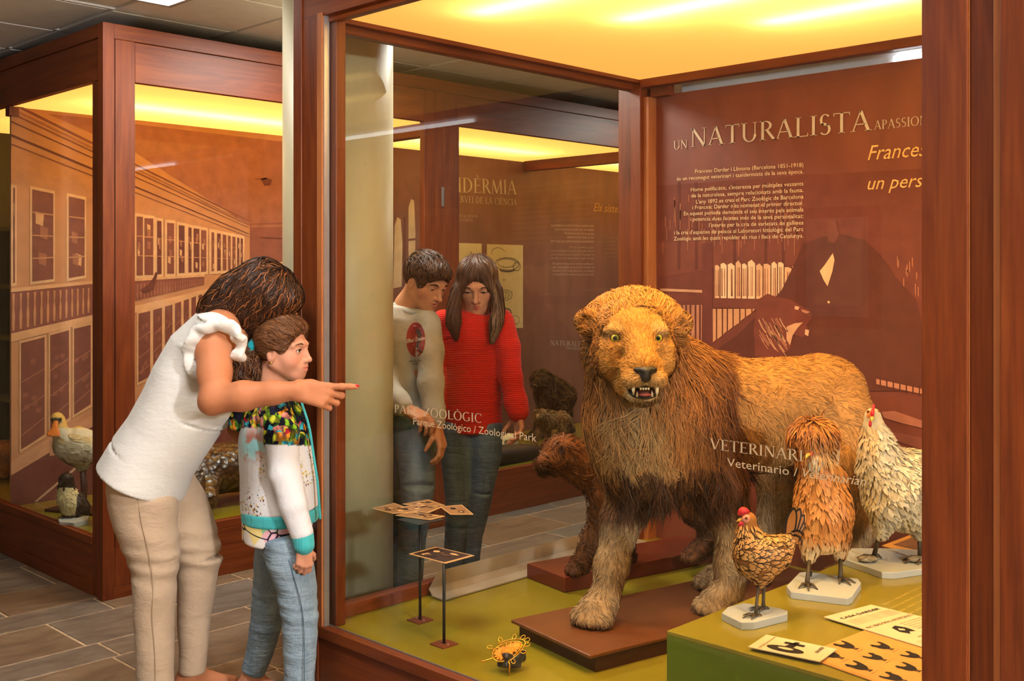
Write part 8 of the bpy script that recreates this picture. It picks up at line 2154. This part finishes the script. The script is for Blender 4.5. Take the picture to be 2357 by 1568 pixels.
quad('macaque_animal', 'small brown macaque with a pale ruff in front of the large dark baboon', dict(mid=(1270, 1012), rump=(1296, 966), back=(1276, 966), shoulder=(1256, 968), head=(1242, 957), muzzle=(1238, 962), feet=[(1228, 1022, -.1, 'shoulder'), (1262, 1024, .1, 'shoulder'), (1292, 1020, -.1, 'rump'), (1306, 1016, .1, 'rump')]), 7.8, .056, S(112, 80, 44), S(160, 122, 70), S(196, 168, 120), (.02, .035), 62, [(1304, 962), (1316, 970), (1322, 985)])
# dark seal-like animal in front, pale skull
sl = empty('seal_animal', (-5.05, 5.0, LZ), 'smooth dark brown animal skin lying along the green case floor', 'animal', 'reptile specimens')
SL = Body(); SL.loft([KW(4.55, LZ + .045, -5.03), KW(4.8, LZ + .06, -5.04), KW(5.05, LZ + .065, -5.05), KW(5.3, LZ + .055, -5.05), KW(5.5, LZ + .03, -5.05)], [(.05, .04), (.08, .058), (.09, .062), (.07, .05), (.03, .028)], (1, 0, 0), .04, .6); SL.chain([KW(4.95, LZ + .07, -5.02), KW(4.8, LZ + .045, -4.97), KW(4.68, LZ + .03, -4.95)], [.05, .04, .02], .03)
v, f = SL.mesh(.009, 1); v[:, 2] = np.maximum(v[:, 2], LZ + .001); mk('body', v, f, plain('dark_brown_skin', S(52, 34, 25), .6, .25, var=.25, nscale=9, bumps=.3, bscale=40), sl, smooth=True)
pk = cam2w(J(1172, 975, 7.3)); pk[2] = LZ
skl = empty('skull_specimen', pk, 'small pale animal skull beside the red sweater in the long case', 'skull')
SK = Body(); c = pk + [0, 0, .12]; SK.ell(c, (.05, .07, .055), .02); SK.cone(c + [0, -.04, -.02], c + [.02, -.12, -.05], .032, .02, .02); SK.ell(c + [.03, -.05, .0], (.018, .018, .018), .008, None, True); SK.chain([c + [0, .02, -.04], pk + [0, .02, .012]], [.02, .035], .02)
v, f = SK.mesh(.006, 1); mk('bone', v, f, plain('pale_bone', S(210, 196, 150), .6), skl, smooth=True)
# things on the shelves of the far compartment
jar_m = plain('amber_jar', S(150, 104, 40), .3, .5, var=.2); cer = plain('ochre_ceramic', S(170, 130, 60), .4, .4, var=.2)
names = ['squat amber jar', 'tall amber jar', 'wide ochre jar', 'small ochre jar', 'slim amber jar', 'round ochre jar', 'short amber jar', 'big ochre jar']
k = 0
for z, lv in ((.745, 'lowest'), (1.125, 'second lowest'), (1.445, 'second highest'), (1.805, 'highest')):
    for yy in (2.80, 3.05):
        h_ = (.10, .16, .12, .09, .15, .11, .08, .14)[k]; r_ = (.05, .035, .055, .04, .03, .05, .045, .055)[k]
        prof_ = [(r_ * .8, 0), (r_, h_ * .25), (r_, h_ * .6), (r_ * .55, h_ * .82), (r_ * .6, h_)]
        e = empty('specimen_jar', (-6.9, yy, z), f"{names[k]} on the {lv} shelf of the far compartment", 'jar', 'jars on the shelves')
        V_ = np.array([(-6.9 + rr * math.cos(a), yy + rr * math.sin(a), z + hh) for rr, hh in prof_ for a in np.linspace(0, 6.283, 16, endpoint=False)])
        F_ = [(i * 16 + j, i * 16 + (j + 1) % 16, (i + 1) * 16 + (j + 1) % 16, (i + 1) * 16 + j) for i in range(4) for j in range(16)] + [tuple(range(15, -1, -1))]
        mk('jar_body', V_, F_, (jar_m, cer)[k % 2], e, smooth=True)
        mk('lid', *ball_geo((-6.9, yy, z + h_), (r_ * .62, r_ * .62, .012), 14, 6), plain('dark_lid', S(60, 40, 24), .5), e, smooth=True)
        k += 1
fx = empty('fox_animal', cam2w(np.array([*J(4, 1060, 6.6)[:2], LZ])), 'tan crouching animal at the edge of the far compartment', 'animal', 'small mammal specimens')
FB = Body(); c = cam2w(J(2, 1040, 6.6)); FB.ell(c, (.11, .16, .07), .03); FB.ell(c + [.10, -.02, .02], (.06, .06, .05), .03); FB.cone(c + [.05, 0, -.02], [c[0] + .05, c[1], LZ + .04], .05, .03, .03); FB.cone(c + [-.08, .05, -.02], [c[0] - .08, c[1] + .05, LZ + .04], .05, .03, .03)
v, f = FB.mesh(.009, 1); mk('body', v, f, plain('tan_fur', S(176, 116, 54), .85, .1, var=.3, nscale=40, bumps=.6, bscale=90), fx, smooth=True)
